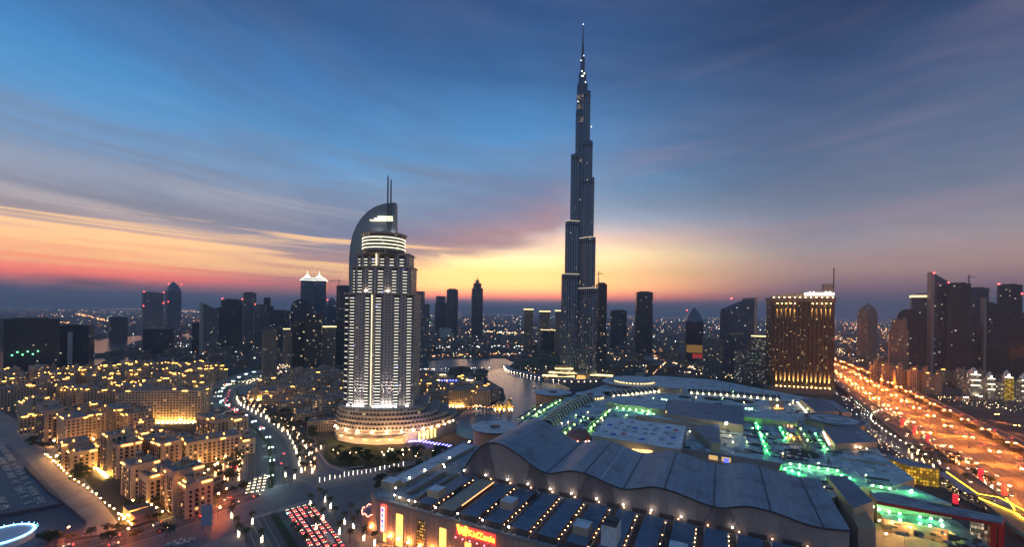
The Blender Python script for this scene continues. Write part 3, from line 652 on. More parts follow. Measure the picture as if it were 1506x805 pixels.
S(816, 834, 455, 522, "lit crowned tower touching the foot of the supertall tower", 3, 'lit', rz=.1)
S(876, 892, 410, 532, "unfinished tower with curved sides and a crane mast beside the supertall tower", 4, 'mast', rz=.1)
S(897, 921, 456, 512, "squat dark tower with a white roof light behind the round mall roofs", 0, 'flat', rz=.1)
S(934, 959, 429, 522, "dark slab tower standing alone right of the supertall tower", 0, 'flat', rz=.15)
S(1008, 1033, 452, 531, "dark tower with a pyramid top and glowing red and gold screens", 0, 'point', beacons=1, rz=.1, extra='screen')
wd = S(1061, 1107, 440, 552, "blue glass wedge tower with a sloping roof beside the gold lit hotel", FAC[1], 'slantr', beacons=2, rz=.5, deep=.8)
S(1107, 1131, 492, 560, "mid rise with lit floors between the wedge tower and the gold lit hotel", facade("lit_mid_rise", (.2, .17, .15), (.1, .09, .08), 3.6, 3, .7, .6, .45, (1, .8, .5), .45), 'lit', rz=0)
S(1034, 1062, 497, 556, "low dark block with scattered lit windows left of the wedge tower", 2, 'flat', rz=.1)
S(1084, 1133, 515, 563, "wide pale block with rows of lit windows at the foot of the gold lit hotel", facade("lit_mid_rise_b", (.18, .17, .16), (.08, .08, .08), 3.6, 3, .7, .6, .3, (1, .85, .6), .5), 'flat', rz=0, deep=.4)
S(1263, 1288, 446, 528, "brown tower with a dome and finial beyond the highway", 3, 'dome', rz=.1)
S(1310, 1332, 470, 560, "brown stepped tower beyond the highway, nearer the road", 3, 'step', rz=.1)
S(1322, 1347, 455, 553, "dark arched top tower beyond the highway", 0, 'arch', rz=.1, deep=.6)
S(1343, 1372, 432, 552, "grey tower with a lit dome light and a glowing stair strip", 2, 'lit', rz=.1, extra='sidelit')
S(1371, 1402, 402, 556, "tallest of the highway towers, a knife edged slab with red lights", FAC[1], 'slant', beacons=2, rz=.25)
S(1396, 1421, 416, 560, "flat dark tower touching the knife edged slab", 0, 'flat', beacons=1, rz=.1)
S(1415, 1441, 470, 556, "short pale tower in front of the blue glass highway tower", 2, 'slant', rz=.1)
S(1421, 1449, 423, 548, "blue glass tower with a small roof block beyond the highway", 1, 'flat', rz=-.1)
S(1450, 1477, 440, 560, "dark tower with a sloped top near the photo's right end", 0, 'slant', rz=.2)
S(1471, 1496, 418, 553, "tall dark tower with three red lights near the photo's right end", 0, 'flat', beacons=3, rz=.1)
S(1480, 1520, 460, 562, "dark stepped tower cut by the photo's right edge", 0, 'step', rz=0)
S(1405, 1420, 492, 560, "small brown block tucked under the knife edged slab", 3, 'flat', rz=.1)
# cranes
def crane(px, yt, yb, jib, label):
    yt = unroll(px, yt)[1]; px, yb = unroll(px, yb); d = CAMH * F / (yb - HY); k = d / F; h = CAMH + (HY - yt) * k
    t = thing("tower_crane", label, "crane", ((px - CX) * k, d, 0))
    MB().beam((0, 0, 0), (0, 0, h), 1.3, 4).build("mast", STEEL, t)
    MB().beam((-jib * .3, 0, h - 6), (jib, 0, h - 6), .9, 4).beam((0, 0, h), (jib * .8, 0, h - 5.5), .4, 3).build("jib", STEEL, t)
crane(497, 411, 519, -34, "thin tower crane over the unfinished tower beside the sail crowned hotel")
crane(1423, 405, 545, 20, "thin tower crane between the dark highway towers")
crane(878.5, 400, 538, 14, "thin tower crane against the unfinished tower beside the supertall tower")

# ---------------------------------------------------------------- gold lit hotel by the highway
D2 = 825.0; k2 = D2 / F; X2 = (1180 - CX) * k2
gh = thing("hotel_slab", "brown hotel slab washed with gold uplights under a white roof sign and mast", "hotel tower", (X2, D2, 0), -.30)
w2, d2, z2 = 107.0, 34.0, CAMH + (HY - 432) * k2
HF = facade("gold_hotel_wall", (.075, .055, .042), (.03, .026, .024), 3.6, 3.3, .62, .55, .09, (1, .62, .22), 1.2, .2, .7)
bd = MB().box(-w2 / 2, w2 / 2, 0, d2, 0, z2, 0, 1).build("body", [HF, DARKROOF], gh)
for i in range(13):
    x = -w2 / 2 + 9 + i * (w2 - 18) / 12
    pz = 138 if (i < 5 or i > 7) else 120
    MB().box(x - 2.6, x - 1.4, -1.0, 0.2, 10, z2 - 9).build("pier", plain("hotel_pier", (.15, .105, .07), .7), bd)
    MB().box(x + .9, x + 2.3, -2.6, -1.8, 13, 13.7).build("uplight", glow("gold_uplight", (1, .55, .12), 60), gh); spot((x + 1.6, -2.4, 14.2), (R(180 - 10), 0, 0), gh, 1700000)
    if i < 5 or i > 7:
        MB().box(x + .9, x + 2.3, -2.6, -1.8, z2 - 11.6, z2 - 11).build("downlight", glow("gold_downlight", (1, .58, .16), 60), gh); spot((x + 1.6, -2.4, z2 - 12), (R(10), 0, 0), gh, 700000)
MB().box(-w2 / 2 - 1.5, w2 / 2 + 1.5, -1.6, d2 + 1.5, z2 - 8, z2, 0).build("cornice", plain("hotel_cornice", (.24, .18, .14), .7), gh)
MB().box(-w2 / 2 - 3, w2 / 2 + 3, -4.5, d2 + 4, 0, 12, 0).build("base", plain("hotel_cornice", (.2, .2, .2)), gh)
ztp = [z2 + 4, z2 + 18, z2 + 18, z2 + 4]
MB().prism([(-w2 / 2, 3), (w2 / 2, 3), (w2 / 2, 9), (-w2 / 2, 9)], z2, z2 + 10, 0, ztop=ztp).build("roof_screen", plain("roof_screen_mat", (.42, .36, .3), .6), gh)
MB().box(w2 / 2 - 17, w2 / 2 - 1, 4, 14, z2 + 10, z2 + 27, 0).build("roof_cabin", plain("roof_screen_mat", (.4, .4, .4)), gh)
MB().box(w2 / 2 - 2, w2 / 2 - .4, 3, 4.6, z2, CAMH + (HY - 388) * k2).build("mast", STEEL, gh)
for x in range(-50, 54, 9):
    MB().box(x, x + 2, -.9, .1, z2 + .2, z2 + .8).build("roof_floodlight", glow("roof_flood", (1, .62, .3), 22), gh)
sg = MB(); rnd = random.Random(4); x = 4.0
while x < w2 / 2 - 3:
    ww = rnd.uniform(1.6, 3.4); hh = rnd.choice((5, 5.4, 7.6)); sg.box(x, x + ww, 1.6, 2.6, z2 + 4.6, z2 + 4.6 + hh); x += ww + .45
sg.build("roof_sign", glow("roof_sign_glow", (1, .95, .88), 3.0), gh)
# ---------------------------------------------------------------- the shopping mall
MU, MV, MC = (0.897, -0.4425), (0.4425, 0.897), (-84.0, 277.0)
def M(s, t): return (MC[0] + s * MU[0] + t * MV[0], MC[1] + s * MU[1] + t * MV[1])
def Mrect(s0, s1, t0, t1): return [M(s0, t0), M(s1, t0), M(s1, t1), M(s0, t1)]
MA = math.atan2(.4425, .897)
ROOF_B = panelled("mall_membrane", (0.50, 0.57, 0.62), 6, 3.2, .6, MA)
ROOF_G = panelled("mall_grey_roof", (0.30, 0.32, 0.35), 4, 2.5, .7, MA, .2, .6)
ROOF_D = panelled("mall_slate_roof", (0.13, 0.18, 0.25), 60, 1.6, .5, MA, .10, .35, .7)
ROOF_W = panelled("mall_white_roof", (0.68, 0.71, 0.74), 5, 5, .6, MA, .1, .35)
ROOF_DK = plain("mall_dark_gap", (0.10, 0.075, 0.065), 0.9, var=.4)
STONE = plain("mall_stone", (0.40, 0.32, 0.24), 0.8, var=.15, scale=.1)
TRIM = plain("mall_trim", (0.05, 0.055, 0.065), 0.5)
def ribbed(name, col, pitch=1.6, depth=.18):
    m = bpy.data.materials.new(name); m.use_nodes = True; g = NT(m.node_tree); b = g.n['Principled BSDF']
    uvn = g.new('ShaderNodeUVMap'); u, v, _ = g.sep(uvn.outputs[0])
    f = g.m('FRACT', g.m('DIVIDE', u, pitch)); st = g.m('ABSOLUTE', g.m('SUBTRACT', f, .5))
    nz = g.noise(uvn.outputs[0], .35, 5, .6); k = g.m('MULTIPLY_ADD', nz, .5, .75)
    wn = g.new('ShaderNodeTexWhiteNoise', noise_dimensions='1D'); g.put(wn.inputs['W'], g.m('FLOOR', g.m('DIVIDE', u, pitch)))
    k = g.m('MULTIPLY', k, g.m('MULTIPLY_ADD', wn.outputs[0], .3, .85))
    g.put(b.inputs['Base Color'], g.mix(1.0, col, g.comb(k, k, k), 'MULTIPLY')); b.inputs['Roughness'].default_value = .75
    bn = g.new('ShaderNodeBump'); bn.inputs['Distance'].default_value = depth; g.put(bn.inputs['Height'], g.sstep(st, .2, .45)); g.l.new(bn.outputs[0], b.inputs['Normal'])
    return m
RIB = ribbed("mall_ribbed_cladding", (.46, .33, .24))
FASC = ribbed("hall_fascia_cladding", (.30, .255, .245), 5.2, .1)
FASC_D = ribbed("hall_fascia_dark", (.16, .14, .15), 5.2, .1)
BULB = glow("roof_bulb", (1, .50, .22), 34)
BULB_W = glow("roof_bulb_white", (1, .82, .62), 45)
WIN_GOLD = glow("tall_gold_window", (1, .52, .10), 2.6)

fw = thing("mall_wing", "ribbed beige mall wing with rows of roof light boxes and a red lit sign", "mall", (0, 0, 0))
front = [M(-13, 5), M(-2, -1), M(330, -1), M(330, 66), M(24, 66), M(24, 120), M(-21, 134)]
MB().prism(front, 0, 26, 0, 1).build("wall", [RIB, ROOF_G], fw)
pr = MB()
for a, b in ((M(-13, 5), M(-2, -1)), (M(-2, -1), M(330, -1)), (M(-21, 134), M(-13, 5))):
    c = ((a[0] + b[0]) / 2, (a[1] + b[1]) / 2); pr.obox(c, (b[0] - a[0], b[1] - a[1]), math.hypot(b[0] - a[0], b[1] - a[1]), .8, 25.2, 27.2)
pr.build("parapet", plain("parapet_stone", (.30, .26, .23), .8), fw)
MB().prism(Mrect(-14, 0, 24, 118), 26, 29, 0, 1).build("side_roof", [STONE, ROOF_B], fw)
MB().prism(Mrect(-13, -3, 14, 23), 26, 31.5, 0, 1).build("stair_house", [STONE, ROOF_W], fw)
rnd = random.Random(3)
kinds = ['trough', 'box', 'warm', 'box', 'box', 'box', 'box', 'box', 'plant', 'box', 'box', 'box', 'box', 'box', 'box']
for i, kd in enumerate(kinds):
    s0 = 11 + i * 16.4; s1 = s0 + 10.8
    if kd == 'trough':
        tr = MB().prism(Mrect(s0 - 2, s0 + 1.6, 4, 58), 26, 29.4, 0, 1).prism(Mrect(s1 - 1.6, s1 + 1.4, 4, 58), 26, 29.4, 0, 1).prism(Mrect(s0 + 1.7, s1 - 1.7, 4, 9), 26, 29.4, 0, 1).prism(Mrect(s0 + 1.7, s1 - 1.7, 53, 58), 26, 29.4, 0, 1)
        o = tr.build("roof_trough", [STONE, ROOF_G], fw)
    else:
        z1 = 29.6
        m_ = MB().prism(Mrect(s0, s1, 3, 54), 26, z1, 0, 1)
        o = m_.build("roof_light_box", [ROOF_DK, STONE if kd == 'warm' else ROOF_D], fw)
        if kd in ('box', 'plant') and i in (1, 4, 7, 10, 12):
            tt = 12 if i != 4 else 20
            MB().prism(Mrect(s0 + .8, s1 - 1.5, tt, tt + 9), z1, z1 + 4.6, 0, 1).build("roof_cabin", [STONE, ROOF_W], o)
        if kd == 'plant':
            MB().prism(Mrect(s0 + 1, s1 - 2, 8, 20), z1, z1 + 10.5, 0, 1).build("chiller_tower", [ROOF_W, ROOF_DK], o)
            for k_ in range(3): MB().cone(M(s0 + 3 + k_ * 2.2, 14), .9, .9, z1 + 10.6, z1 + 11.4, 10, 0).build("fan", TRIM, o)
        if kd == 'warm': MB().prism(Mrect(s1 + .2, s1 + .7, 12, 53), 29.2, 29.7, 0).build("tube_light", glow("tube_warm", (1, .45, .16), 2.2), o)
        for k_ in range(10):
            if rnd.random() < .22 or kd == 'warm': continue
            MB().ball((*M(s1 + .9, 5 + k_ * 5.1), 28.6), .19, 0, 3).build("bulb", BULB, o)
    MB().prism(Mrect(s1 + 1.3, s1 + 4.4, 2, 60), 26.004, 26.3, 0).build("roof_gutter", ROOF_DK, fw)
for s_, t_ in [(2, 12), (9, 3), (14, 2), (22, 1.5), (27, 1.5), (43, 1.2), (59, 1.2), (76, 1.2), (93, 1.2), (-2, 31), (-1.5, 48), (4, 64), (-1, 80), (8, 60), (25, 61), (44, 60.5), (62, 60.5), (78, 60.5), (95, 60), (110, 60), (127, 60), (144, 60), (161, 60), (178, 60), (205, 60)]:
    lp = MB().beam((*M(s_, t_), 26), (*M(s_, t_), 29.6), .12, 4).build("lamp_post", STEEL, fw)
    MB().ball((*M(s_, t_), 30), .42, 0, 4).build("lamp_globe", BULB_W, lp)
# facade openings and signs (the facade plane is t = -1)
def fbox(s0, s1, z0, z1, d0=.05, d1=.5): return MB().prism(Mrect(s0, s1, -1 - d1, -1 + d0), z0, z1, 0)
for s0, s1, z0, z1, mt in ((14.5, 19.5, 1, 21, WIN_GOLD), (31, 37, 1, 21, facade("lattice_window", (.05, .03, .01), (.4, .25, .1), 1.9, 1.3, .6, .6, .85, (1, .5, .1), 1.6)), (48, 52.5, 1, 20, WIN_GOLD), (4, 6.0, 1, 19, WIN_GOLD), (66, 70, 1, 16, WIN_GOLD)):
    w_ = fbox(s0, s1, z0, z1).build("tall_window", mt, fw)
sb = fbox(60, 86, 19.2, 25.6, .05, .35).build("sign_halo_panel", glow("sign_red", (1.0, .03, .02), 2.2), fw)  # glowing panel standing in for the red halo on the wall
for k_ in range(6):
    MB().ball((*M(61 + k_ * 4.8, -3.6), 18.6), .35, 0, 4).build("sign_lamp", glow("sign_lamp_red", (1, .04, .06), 60), sb)
uang = math.atan2(MU[1], MU[0])
def sign_text(txt, s_, z, size, mat, parent, name="sign_letters", off=-1.75, tt=None):
    c = bpy.data.curves.new(name, 'FONT'); c.body = txt; c.size = size; c.extrude = .18; c.offset = .03; c.materials.append(mat)
    tmp = bpy.data.objects.new("tmp", c); COL.objects.link(tmp); bpy.context.view_layer.update()
    me = bpy.data.meshes.new_from_object(tmp.evaluated_get(bpy.context.evaluated_depsgraph_get())); bpy.data.objects.remove(tmp)
    o = bpy.data.objects.new(name, me); COL.objects.link(o); o.parent = parent; p = M(s_, off if tt is None else tt)
    o.location = (*p, z); o.rotation_euler = (R(90), 0, uang); return o
SIGN_Y = glow("sign_yellow", (1.0, .72, .05), 3.2)
sign_text("KidZania", 68.2, 20.6, 4.9, SIGN_Y, sb)
m_ = MB()
for a, b in (((61.0, 25.2), (62.6, 20.4)), ((62.6, 20.4), (64.0, 24.2)), ((64.0, 24.2), (65.3, 20.2)), ((65.3, 20.2), (66.6, 25.2)), ((67.2, 24.8), (67.0, 21.6))):
    pa, pb = M(a[0], -1.7), M(b[0], -1.7); m_.beam((*pa, a[1]), (*pb, b[1]), .75, 6)
m_.ball((*M(66.9, -1.8), 20.3), .6, 0, 4); m_.build("sign_emblem", SIGN_Y, sb)
vs = MB().prism(Mrect(2.6, 6.4, -2.6, -1.1), 7, 24.6, 0).build("vertical_sign", glow("vsign_red", (1, .10, .06), 2.0), fw)
MB().prism(Mrect(3.1, 5.9, -2.95, -2.62), 8, 23.6, 0).build("sign_face", glow("vsign_white", (1, .86, .74), 1.5), vs)
for z_, w_, mt in ((20.8, 1.8, glow("vsign_violet", (.35, .1, .9), 1.2)), (17.5, 1.2, glow("vsign_blue", (.05, .25, .9), 1.0)), (13.8, 1.6, MAT["vsign_violet"]), (10.5, 1.0, MAT["vsign_blue"])):
    MB().prism(Mrect(4.5 - w_ / 2, 4.5 + w_ / 2, -3.1, -2.97), z_, z_ + 1.9, 0).build("sign_mark", mt, vs)
for s_, col in ((-9, GLOW_ORANGE), (10, None), (17, None), (25, None), (34, None), (43, None), (56, None)):
    p = M(s_, -2.6 if s_ > -2 else 1.0)
    MB().ball((*p, 6), .5, 0, 4).build("wall_washer", glow("washer", (1, .34, .09), 420), fw)
# neon scalloped awning at the street corner
aw = MB(); cpt = gp(553, 750, 13); cpt = (cpt[0] + 4, cpt[1])
pts = [(cpt[0] + 9.3 * math.cos(a) - 4, cpt[1] + 9.3 * math.sin(a), 13 + .9 * math.sin(a * 11)) for a in (math.pi * (.62 + .9 * i / 26) for i in range(27))]
for a, b in zip(pts, pts[1:]): aw.beam(a, b, .28, 4)
na = thing("corner_drum", "round red neon edged corner pavilion of the ribbed mall wing", "pavilion", (cpt[0] - 4, cpt[1], 0))
MB().cone((0, 0), 8.7, 8.7, 0, 13, 22, 0, top=1).build("wall", [plain("drum_red_wall", (.32, .2, .16), .8), ROOF_G], na)
for i, v in enumerate(aw.v): aw.v[i] = (v[0] - cpt[0] + 4, v[1] - cpt[1], v[2])
aw.build("neon_edge", glow("neon_red", (1, .22, .16), 7), na)

# wave roofed hall
HO = (26.4, 291.8)
def Hh(t, w=0.0): return (HO[0] + t * MU[0] + w * MV[0], HO[1] + t * MU[1] + w * MV[1])
KEY = [(-69.3, 26.5), (-66, 34), (-60, 43), (-52, 51.5), (-43.4, 55), (-33, 54), (-22, 49.5), (-10, 43.2), (0, 40.4), (9, 42.8), (18.1, 45.3), (30, 44.4), (42, 41.2), (51.5, 39.7), (60, 41.8), (70, 44.7), (82, 43.8), (95, 40.8), (105.8, 39.6), (114, 41.9), (121, 43.6), (133, 42.9), (146, 40.2), (155, 39.6), (166, 41)]
PROF = smooth_path(KEY, 5)
wh = thing("wave_roof_hall", "long mall hall under a blue grey wavy roof with curved brown fascia", "hall", (0, 0, 0))
m_ = MB(); n = len(PROF)
for (t0, z0), (t1, z1) in zip(PROF, PROF[1:]):
    a, b, c, d = Hh(t0, -1.2), Hh(t1, -1.2), Hh(t1, 76), Hh(t0, 76)
    m_.face([(*a, z0), (*b, z1), (*c, z1), (*d, z0)], 0, [(t0, 0), (t1, 0), (t1, 76), (t0, 76)])
    m_.face([(*a, z0 - 1.1), (*d, z0 - 1.1), (*c, z1 - 1.1), (*b, z1 - 1.1)], 1)
    m_.face([(*a, z0 - 1.1), (*b, z1 - 1.1), (*b, z1), (*a, z0)], 1); m_.face([(*c, z1 - 1.1), (*d, z0 - 1.1), (*d, z0), (*c, z1)], 1)
e0, e1, ez = Hh(166, -1.2), Hh(166, 76), 41
m_.face([(*e0, ez - 1.1), (*e1, ez - 1.1), (*e1, ez), (*e0, ez)], 1)
WAVE = panelled("wave_roof_sheet", (0.22, 0.275, 0.335), 1.7, 25.6, .48, 0, .10, .38, .72)
m_.build("roof", [WAVE, TRIM], wh)
fa = MB()
for (t0, z0), (t1, z1) in zip(PROF, PROF[1:]):
    a, b = Hh(t0, 0), Hh(t1, 0); fa.face([(*a, 26), (*b, 26), (*b, z1 - 1.1), (*a, z0 - 1.1)], 0, [(t0, 26), (t1, 26), (t1, z1), (t0, z0)])
    a, b = Hh(t0, 75), Hh(t1, 75); fa.face([(*b, 10), (*a, 10), (*a, z0 - 1.1), (*b, z1 - 1.1)], 0, [(t1, 10), (t0, 10), (t0, z0), (t1, z1)])
a, b = Hh(165.5, 0), Hh(165.5, 75); fa.face([(*a, 0), (*b, 0), (*b, 40), (*a, 40)], 0, [(0, 0), (75, 0), (75, 40), (0, 40)])
a, b = Hh(60, 0), Hh(165.5, 0); fa.face([(*a, 0), (*b, 0), (*b, 26), (*a, 26)], 0, [(60, 0), (165, 0), (165, 26), (60, 26)])
fa.build("fascia", FASC, wh)
def prof_z(t):
    for (t0, z0), (t1, z1) in zip(PROF, PROF[1:]):
        if t0 <= t <= t1: return z0 + (z1 - z0) * (t - t0) / (t1 - t0)
    return 41
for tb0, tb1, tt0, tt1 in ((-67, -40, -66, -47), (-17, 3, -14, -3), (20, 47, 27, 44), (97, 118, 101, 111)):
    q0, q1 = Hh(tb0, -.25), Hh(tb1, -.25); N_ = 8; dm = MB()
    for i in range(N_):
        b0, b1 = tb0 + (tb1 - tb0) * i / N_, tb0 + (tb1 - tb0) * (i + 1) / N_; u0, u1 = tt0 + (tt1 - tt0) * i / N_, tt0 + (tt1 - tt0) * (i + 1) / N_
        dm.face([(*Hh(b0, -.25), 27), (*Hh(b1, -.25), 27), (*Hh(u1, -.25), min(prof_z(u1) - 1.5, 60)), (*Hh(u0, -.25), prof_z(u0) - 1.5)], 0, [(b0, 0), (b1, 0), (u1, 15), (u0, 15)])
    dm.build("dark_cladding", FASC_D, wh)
for t in (0, 26, 51.5, 76, 103, 131, 155):
    z = prof_z(t); dz = (prof_z(min(t + .6, 166)) - prof_z(t - .6))
    MB().prism([Hh(t - .38, -1.25), Hh(t + .38, -1.25), Hh(t + .38, 76.1), Hh(t - .38, 76.1)], z - .6, z + .28, 0).build("roof_seam", TRIM, wh)
MB().prism([Hh(36.6, -1.0), Hh(36.9, -1.0), Hh(36.9, 76), Hh(36.6, 76)], prof_z(36.7) - .3, prof_z(36.7) + .12, 0).build("roof_seam", ROOF_W, wh)
dk = MB()
for t in range(-55, 160, 16):
    dk.prism([Hh(t, -.9), Hh(t + 8.5, -.9), Hh(t + 8.5, -.05), Hh(t, -.05)], 26.1, 28.6, 0)
    MB().ball((*Hh(t + 11, -1.6), 28), .42, 0, 4).build("wall_lamp", glow("hall_wall_lamp", (1, .5, .22), 10), wh)
dk.build("fascia_vents", ROOF_DK, wh, kind='stuff')

# rear mall: one broad roof with everything that grows out of it
rm = thing("mall_hall", "sprawling rear part of the mall, pale flat roofs with green lit roof lanes", "mall", (0, 0, 0))
PIX = [(690, 664), (755, 640), (764, 624), (800, 597), (850, 579), (905, 562), (965, 553), (1050, 559), (1135, 575), (1222, 592), (1268, 632), (1300, 672), (1345, 705), (1312, 717), (1262, 717)]
RZ = 22.0
RP = [gp(x, y, RZ) for x, y in PIX][::-1]
RP = RP + [Hh(-60, 70), Hh(160, 70)][::1]
TEAL = panelled("mall_teal_roof", (0.47, 0.55, 0.57), 7, 4, .65, MA, .2, .55)
MB().prism(RP, 0, RZ, 0, 1).build("roof", [STONE, TEAL], rm)
def slab(pix, h, th, name, mt, par=None, side=None):
    """flat-topped block whose top face the photograph shows at these pixels"""
    P_ = [gp(x, y, h) for x, y in pix]
    ar = sum(a[0] * b[1] - a[1] * b[0] for a, b in zip(P_, P_[1:] + P_[:1]))
    if ar < 0: P_ = P_[::-1]
    return MB().prism(P_, h - th, h, 0, 1).build(name, [side or STONE, mt], par or rm)
# roof of coloured discs
dr = slab([(895, 614), (1009, 627), (1001, 662), (872, 641)], 33, 11, "disc_roof", ROOF_W, side=plain("disc_roof_wall", (.34, .28, .24), .8))
DISC_B = plain("disc_blue", (.08, .12, .55), .5); DISC_R = plain("disc_red", (.55, .1, .1), .5); DISC_G = plain("disc_grey", (.30, .33, .36), .5)
for px, py, c in [(897, 625, 1), (914, 622, 0), (930, 621, 0), (957, 625, 0), (906, 629.5, 0), (918, 632.5, 0), (934, 629.5, 1), (949, 630.5, 0), (963, 633, 0), (890, 634.5, 0), (902, 638.5, 1), (917, 638, 2), (934, 635, 0), (949, 637.5, 0), (960, 638.5, 0), (944, 646, 1), (973, 645.5, 0), (990, 643.5, 1), (983, 629, 1), (994, 633, 2), (980, 636.5, 0), (985, 652.5, 0), (967, 630, 0), (925, 627, 0)]:
    x, y = gp(px, py, 33.6); MB().cone((x, y), 2.7, 2.7, 33, 33.7, 14, 0).build("roof_disc", (DISC_G, DISC_B, DISC_R)[c], dr)
for px in (922, 933, 940, 947, 954, 962):
    x, y = gp(px, 662 + (px - 922) * .08, 27); MB().obox((x, y), MU, 4.2, 1.2, 23, 28).build("lit_window", glow("hall_gold_window", (1, .6, .2), 2.4), dr)
slab([(981, 588), (1093, 598), (1094, 626), (980, 609)], 31, 9, "slate_roof", ROOF_D)
slab([(905, 582), (980, 589), (979, 603), (892, 592)], 29, 7, "long_canopy", TEAL)
for i in range(16):
    x, y = gp(906 + i * 4.9, 597.5 + i * .52, 25); MB().obox((x, y), (1, -.15), 3.2, .8, 23.0, 25.4).build("lit_window", glow("canopy_gold_window", (1, .66, .28), 2.6), rm)
slab([(1018, 628), (1058, 624), (1060, 652), (1046, 652)], 31, 9, "slate_wedge", ROOF_D)
slab([(935, 612), (1010, 621), (1048, 630), (1018, 622), (962, 611)], 28, 6, "fan_roof", TEAL)
slab([(1094, 603), (1175, 614), (1172, 622), (1094, 613)], 29, 7, "long_canopy", TEAL)
for i in range(15):
    x, y = gp(1096 + i * 4.9, 617 + i * .66, 25); MB().obox((x, y), (1, -.2), 2.9, .8, 22.6, 25.4).build("lit_window", glow("canopy_rose_window", (1, .42, .22), 2.2), rm)
slab([(1006, 660), (1060, 668), (1150, 682), (1142, 700), (1040, 690), (1001, 676)], 25, 6, "brown_roof", plain("brown_roof_mat", (.24, .17, .13), .8, var=.3))
for px, py, c in ((1049, 675, "lamp_gold"), (1068, 678, "lamp_gold"), (1068, 679.5, "lamp_blue")):
    x, y = gp(px, py, 26); MB().obox((x, y), MU, 7 if c == "lamp_gold" else 4, 1, 25, 28.5).build("lit_sign_panel", glow("panel_gold", (1, .6, .2), .8) if c == "lamp_gold" else glow("panel_blue", (.15, .2, 1), 1.2), rm)
slab([(1176, 587), (1208, 587), (1234, 606), (1200, 606)], 29, 7, "slate_roof", ROOF_D)
slab([(1210, 588), (1226, 590), (1252, 607), (1238, 607)], 28, 6, "side_roof", ROOF_G)
slab([(1209, 628), (1245, 627), (1276, 651), (1228, 654)], 29, 6, "slate_roof", ROOF_D)
slab([(1246, 627), (1262, 628), (1290, 650), (1276, 651)], 29, 6, "side_roof", ROOF_G)
for i in range(17):
    px = 1211 + i * 1.1 if i < 8 else 1220 + (i - 8) * 5.6; py = 637 + i * 2.2 if i < 8 else 654.5 + (i - 8) * .6
    x, y = gp(px, py, 25); MB().ball((x, y, 25.5), .75, 0, 4).build("eave_bulb", glow("eave_bulb_gl", (1, .55, .3), 26), rm)
for i in range(9):
    x, y = gp(1173 + i * 1.6, 592.5 + i * 1.75, 25); MB().ball((x, y, 25), .7, 0, 4).build("eave_bulb", glow("eave_bulb_w", (1, .85, .5), 24), rm)
# sunken courts with warm light
def court(pix, floor_pix, px, py, col, s=30):
    slab(pix, 22.6, .5, "court_rim", plain("court_mat", (.45, .33, .2), .8)); 
    x, y = gp(px, py, 25); MB().ball((x, y, 25.5), .9, 0, 5).build("court_lamp", glow("court_lamp_gl", (1, .5, .12), 200), rm)
court([(1130, 590), (1152, 590), (1154, 604), (1138, 604)], None, 1143, 598, 0)
court([(1150, 634), (1170, 636), (1184, 655), (1160, 653)], None, 1163, 642, 0)
slab([(1170, 630), (1176, 630), (1191, 655), (1186, 656)], 28, 6, "court_wall", plain("court_wall_mat", (.5, .36, .2), .8))
# oval roof openings
OV = plain("oval_dark", (.02, .03, .028), .8); OVR = plain("oval_rim", (.2, .22, .22), .6)
for px, py, rw in ((1007, 585, 9), (1047, 587.5, 12), (1093, 591, 14), (1180, 668.5, 22)):
    x, y = gp(px, py, RZ); r = rw * (CAMH - RZ) / (py - HY)
    MB().cone((x, y), r + 1.2, r + 1.2, RZ, RZ + .5, 24, 0).build("oval_rim", OVR, rm); MB().cone((x, y), r, r, RZ + .5, RZ + .62, 24, 0).build("oval_opening", OV, rm)
# green lit lanes: rows of lamps between low parapets
GL = glow("lane_green", (.06, 1.0, .16), 300); GLW = glow("lane_green_white", (.30, 1.0, .36), 190); GLY = glow("lane_yellow_green", (.36, 1.0, .08), 250)
def lane(a, b, n, mt, h=24.4, r=.45, wob=0):
    n = max(3, int(n * .6))
    for i in range(n):
        f = (i + .5) / n; px, py = a[0] + (b[0] - a[0]) * f, a[1] + (b[1] - a[1]) * f
        x, y = gp(px, py, h); MB().ball((x, y, h), r, 0, 3).build("lane_lamp", mt, rm)
    p, q_ = gp(*a, 22), gp(*b, 22); d = (q_[0] - p[0], q_[1] - p[1]); l = math.hypot(*d); nx, ny = -d[1] / l, d[0] / l
    for sd in (-1, 1):
        c = ((p[0] + q_[0]) / 2 + nx * 3.6 * sd, (p[1] + q_[1]) / 2 + ny * 3.6 * sd)
        MB().obox(c, d, l, .7, 22, 24.2).build("lane_parapet", ROOF_G, rm)
lane((786, 612), (826, 588), 12, GLY); lane((764, 618), (800, 594), 8, GLY); lane((866, 633), (898, 603), 10, GLY)
lane((903, 600), (959, 606.5), 11, GLW); lane((1111, 620), (1129, 667), 12, GL); lane((1156, 682), (1238, 694), 10, GLW)
lane((1145, 626), (1158, 648), 5, GL); lane((1175, 627), (1190, 652), 6, GLY); lane((972, 588), (982, 589), 3, GLW); lane((1095, 601), (1108, 602), 3, GLW)
lane((1040, 655), (1060, 658), 3, GLY); lane((1277, 714), (1315, 720), 4, GLW); lane((1196, 634), (1215, 662), 6, GL); lane((828, 640), (848, 622), 4, GLY)
for px, py in ((1155, 690), (1165, 693), (1175, 697), (1250, 704), (1238, 700), (1120, 640), (1115, 628), (1341, 722)):
    x, y = gp(px, py, 23); MB().ball((x, y, 23), .5, 0, 3).build("lane_lamp", GL, rm)
x, y = gp(1068, 628, 30); fl = MB().beam((x, y, 22), (x, y, 33), .25, 4).build("flood_mast", STEEL, rm); MB().ball((x, y, 33.6), 1.2, 0, 4).build("floodlight", glow("roof_floodlight_gl", (1, .92, .55), 130), fl)
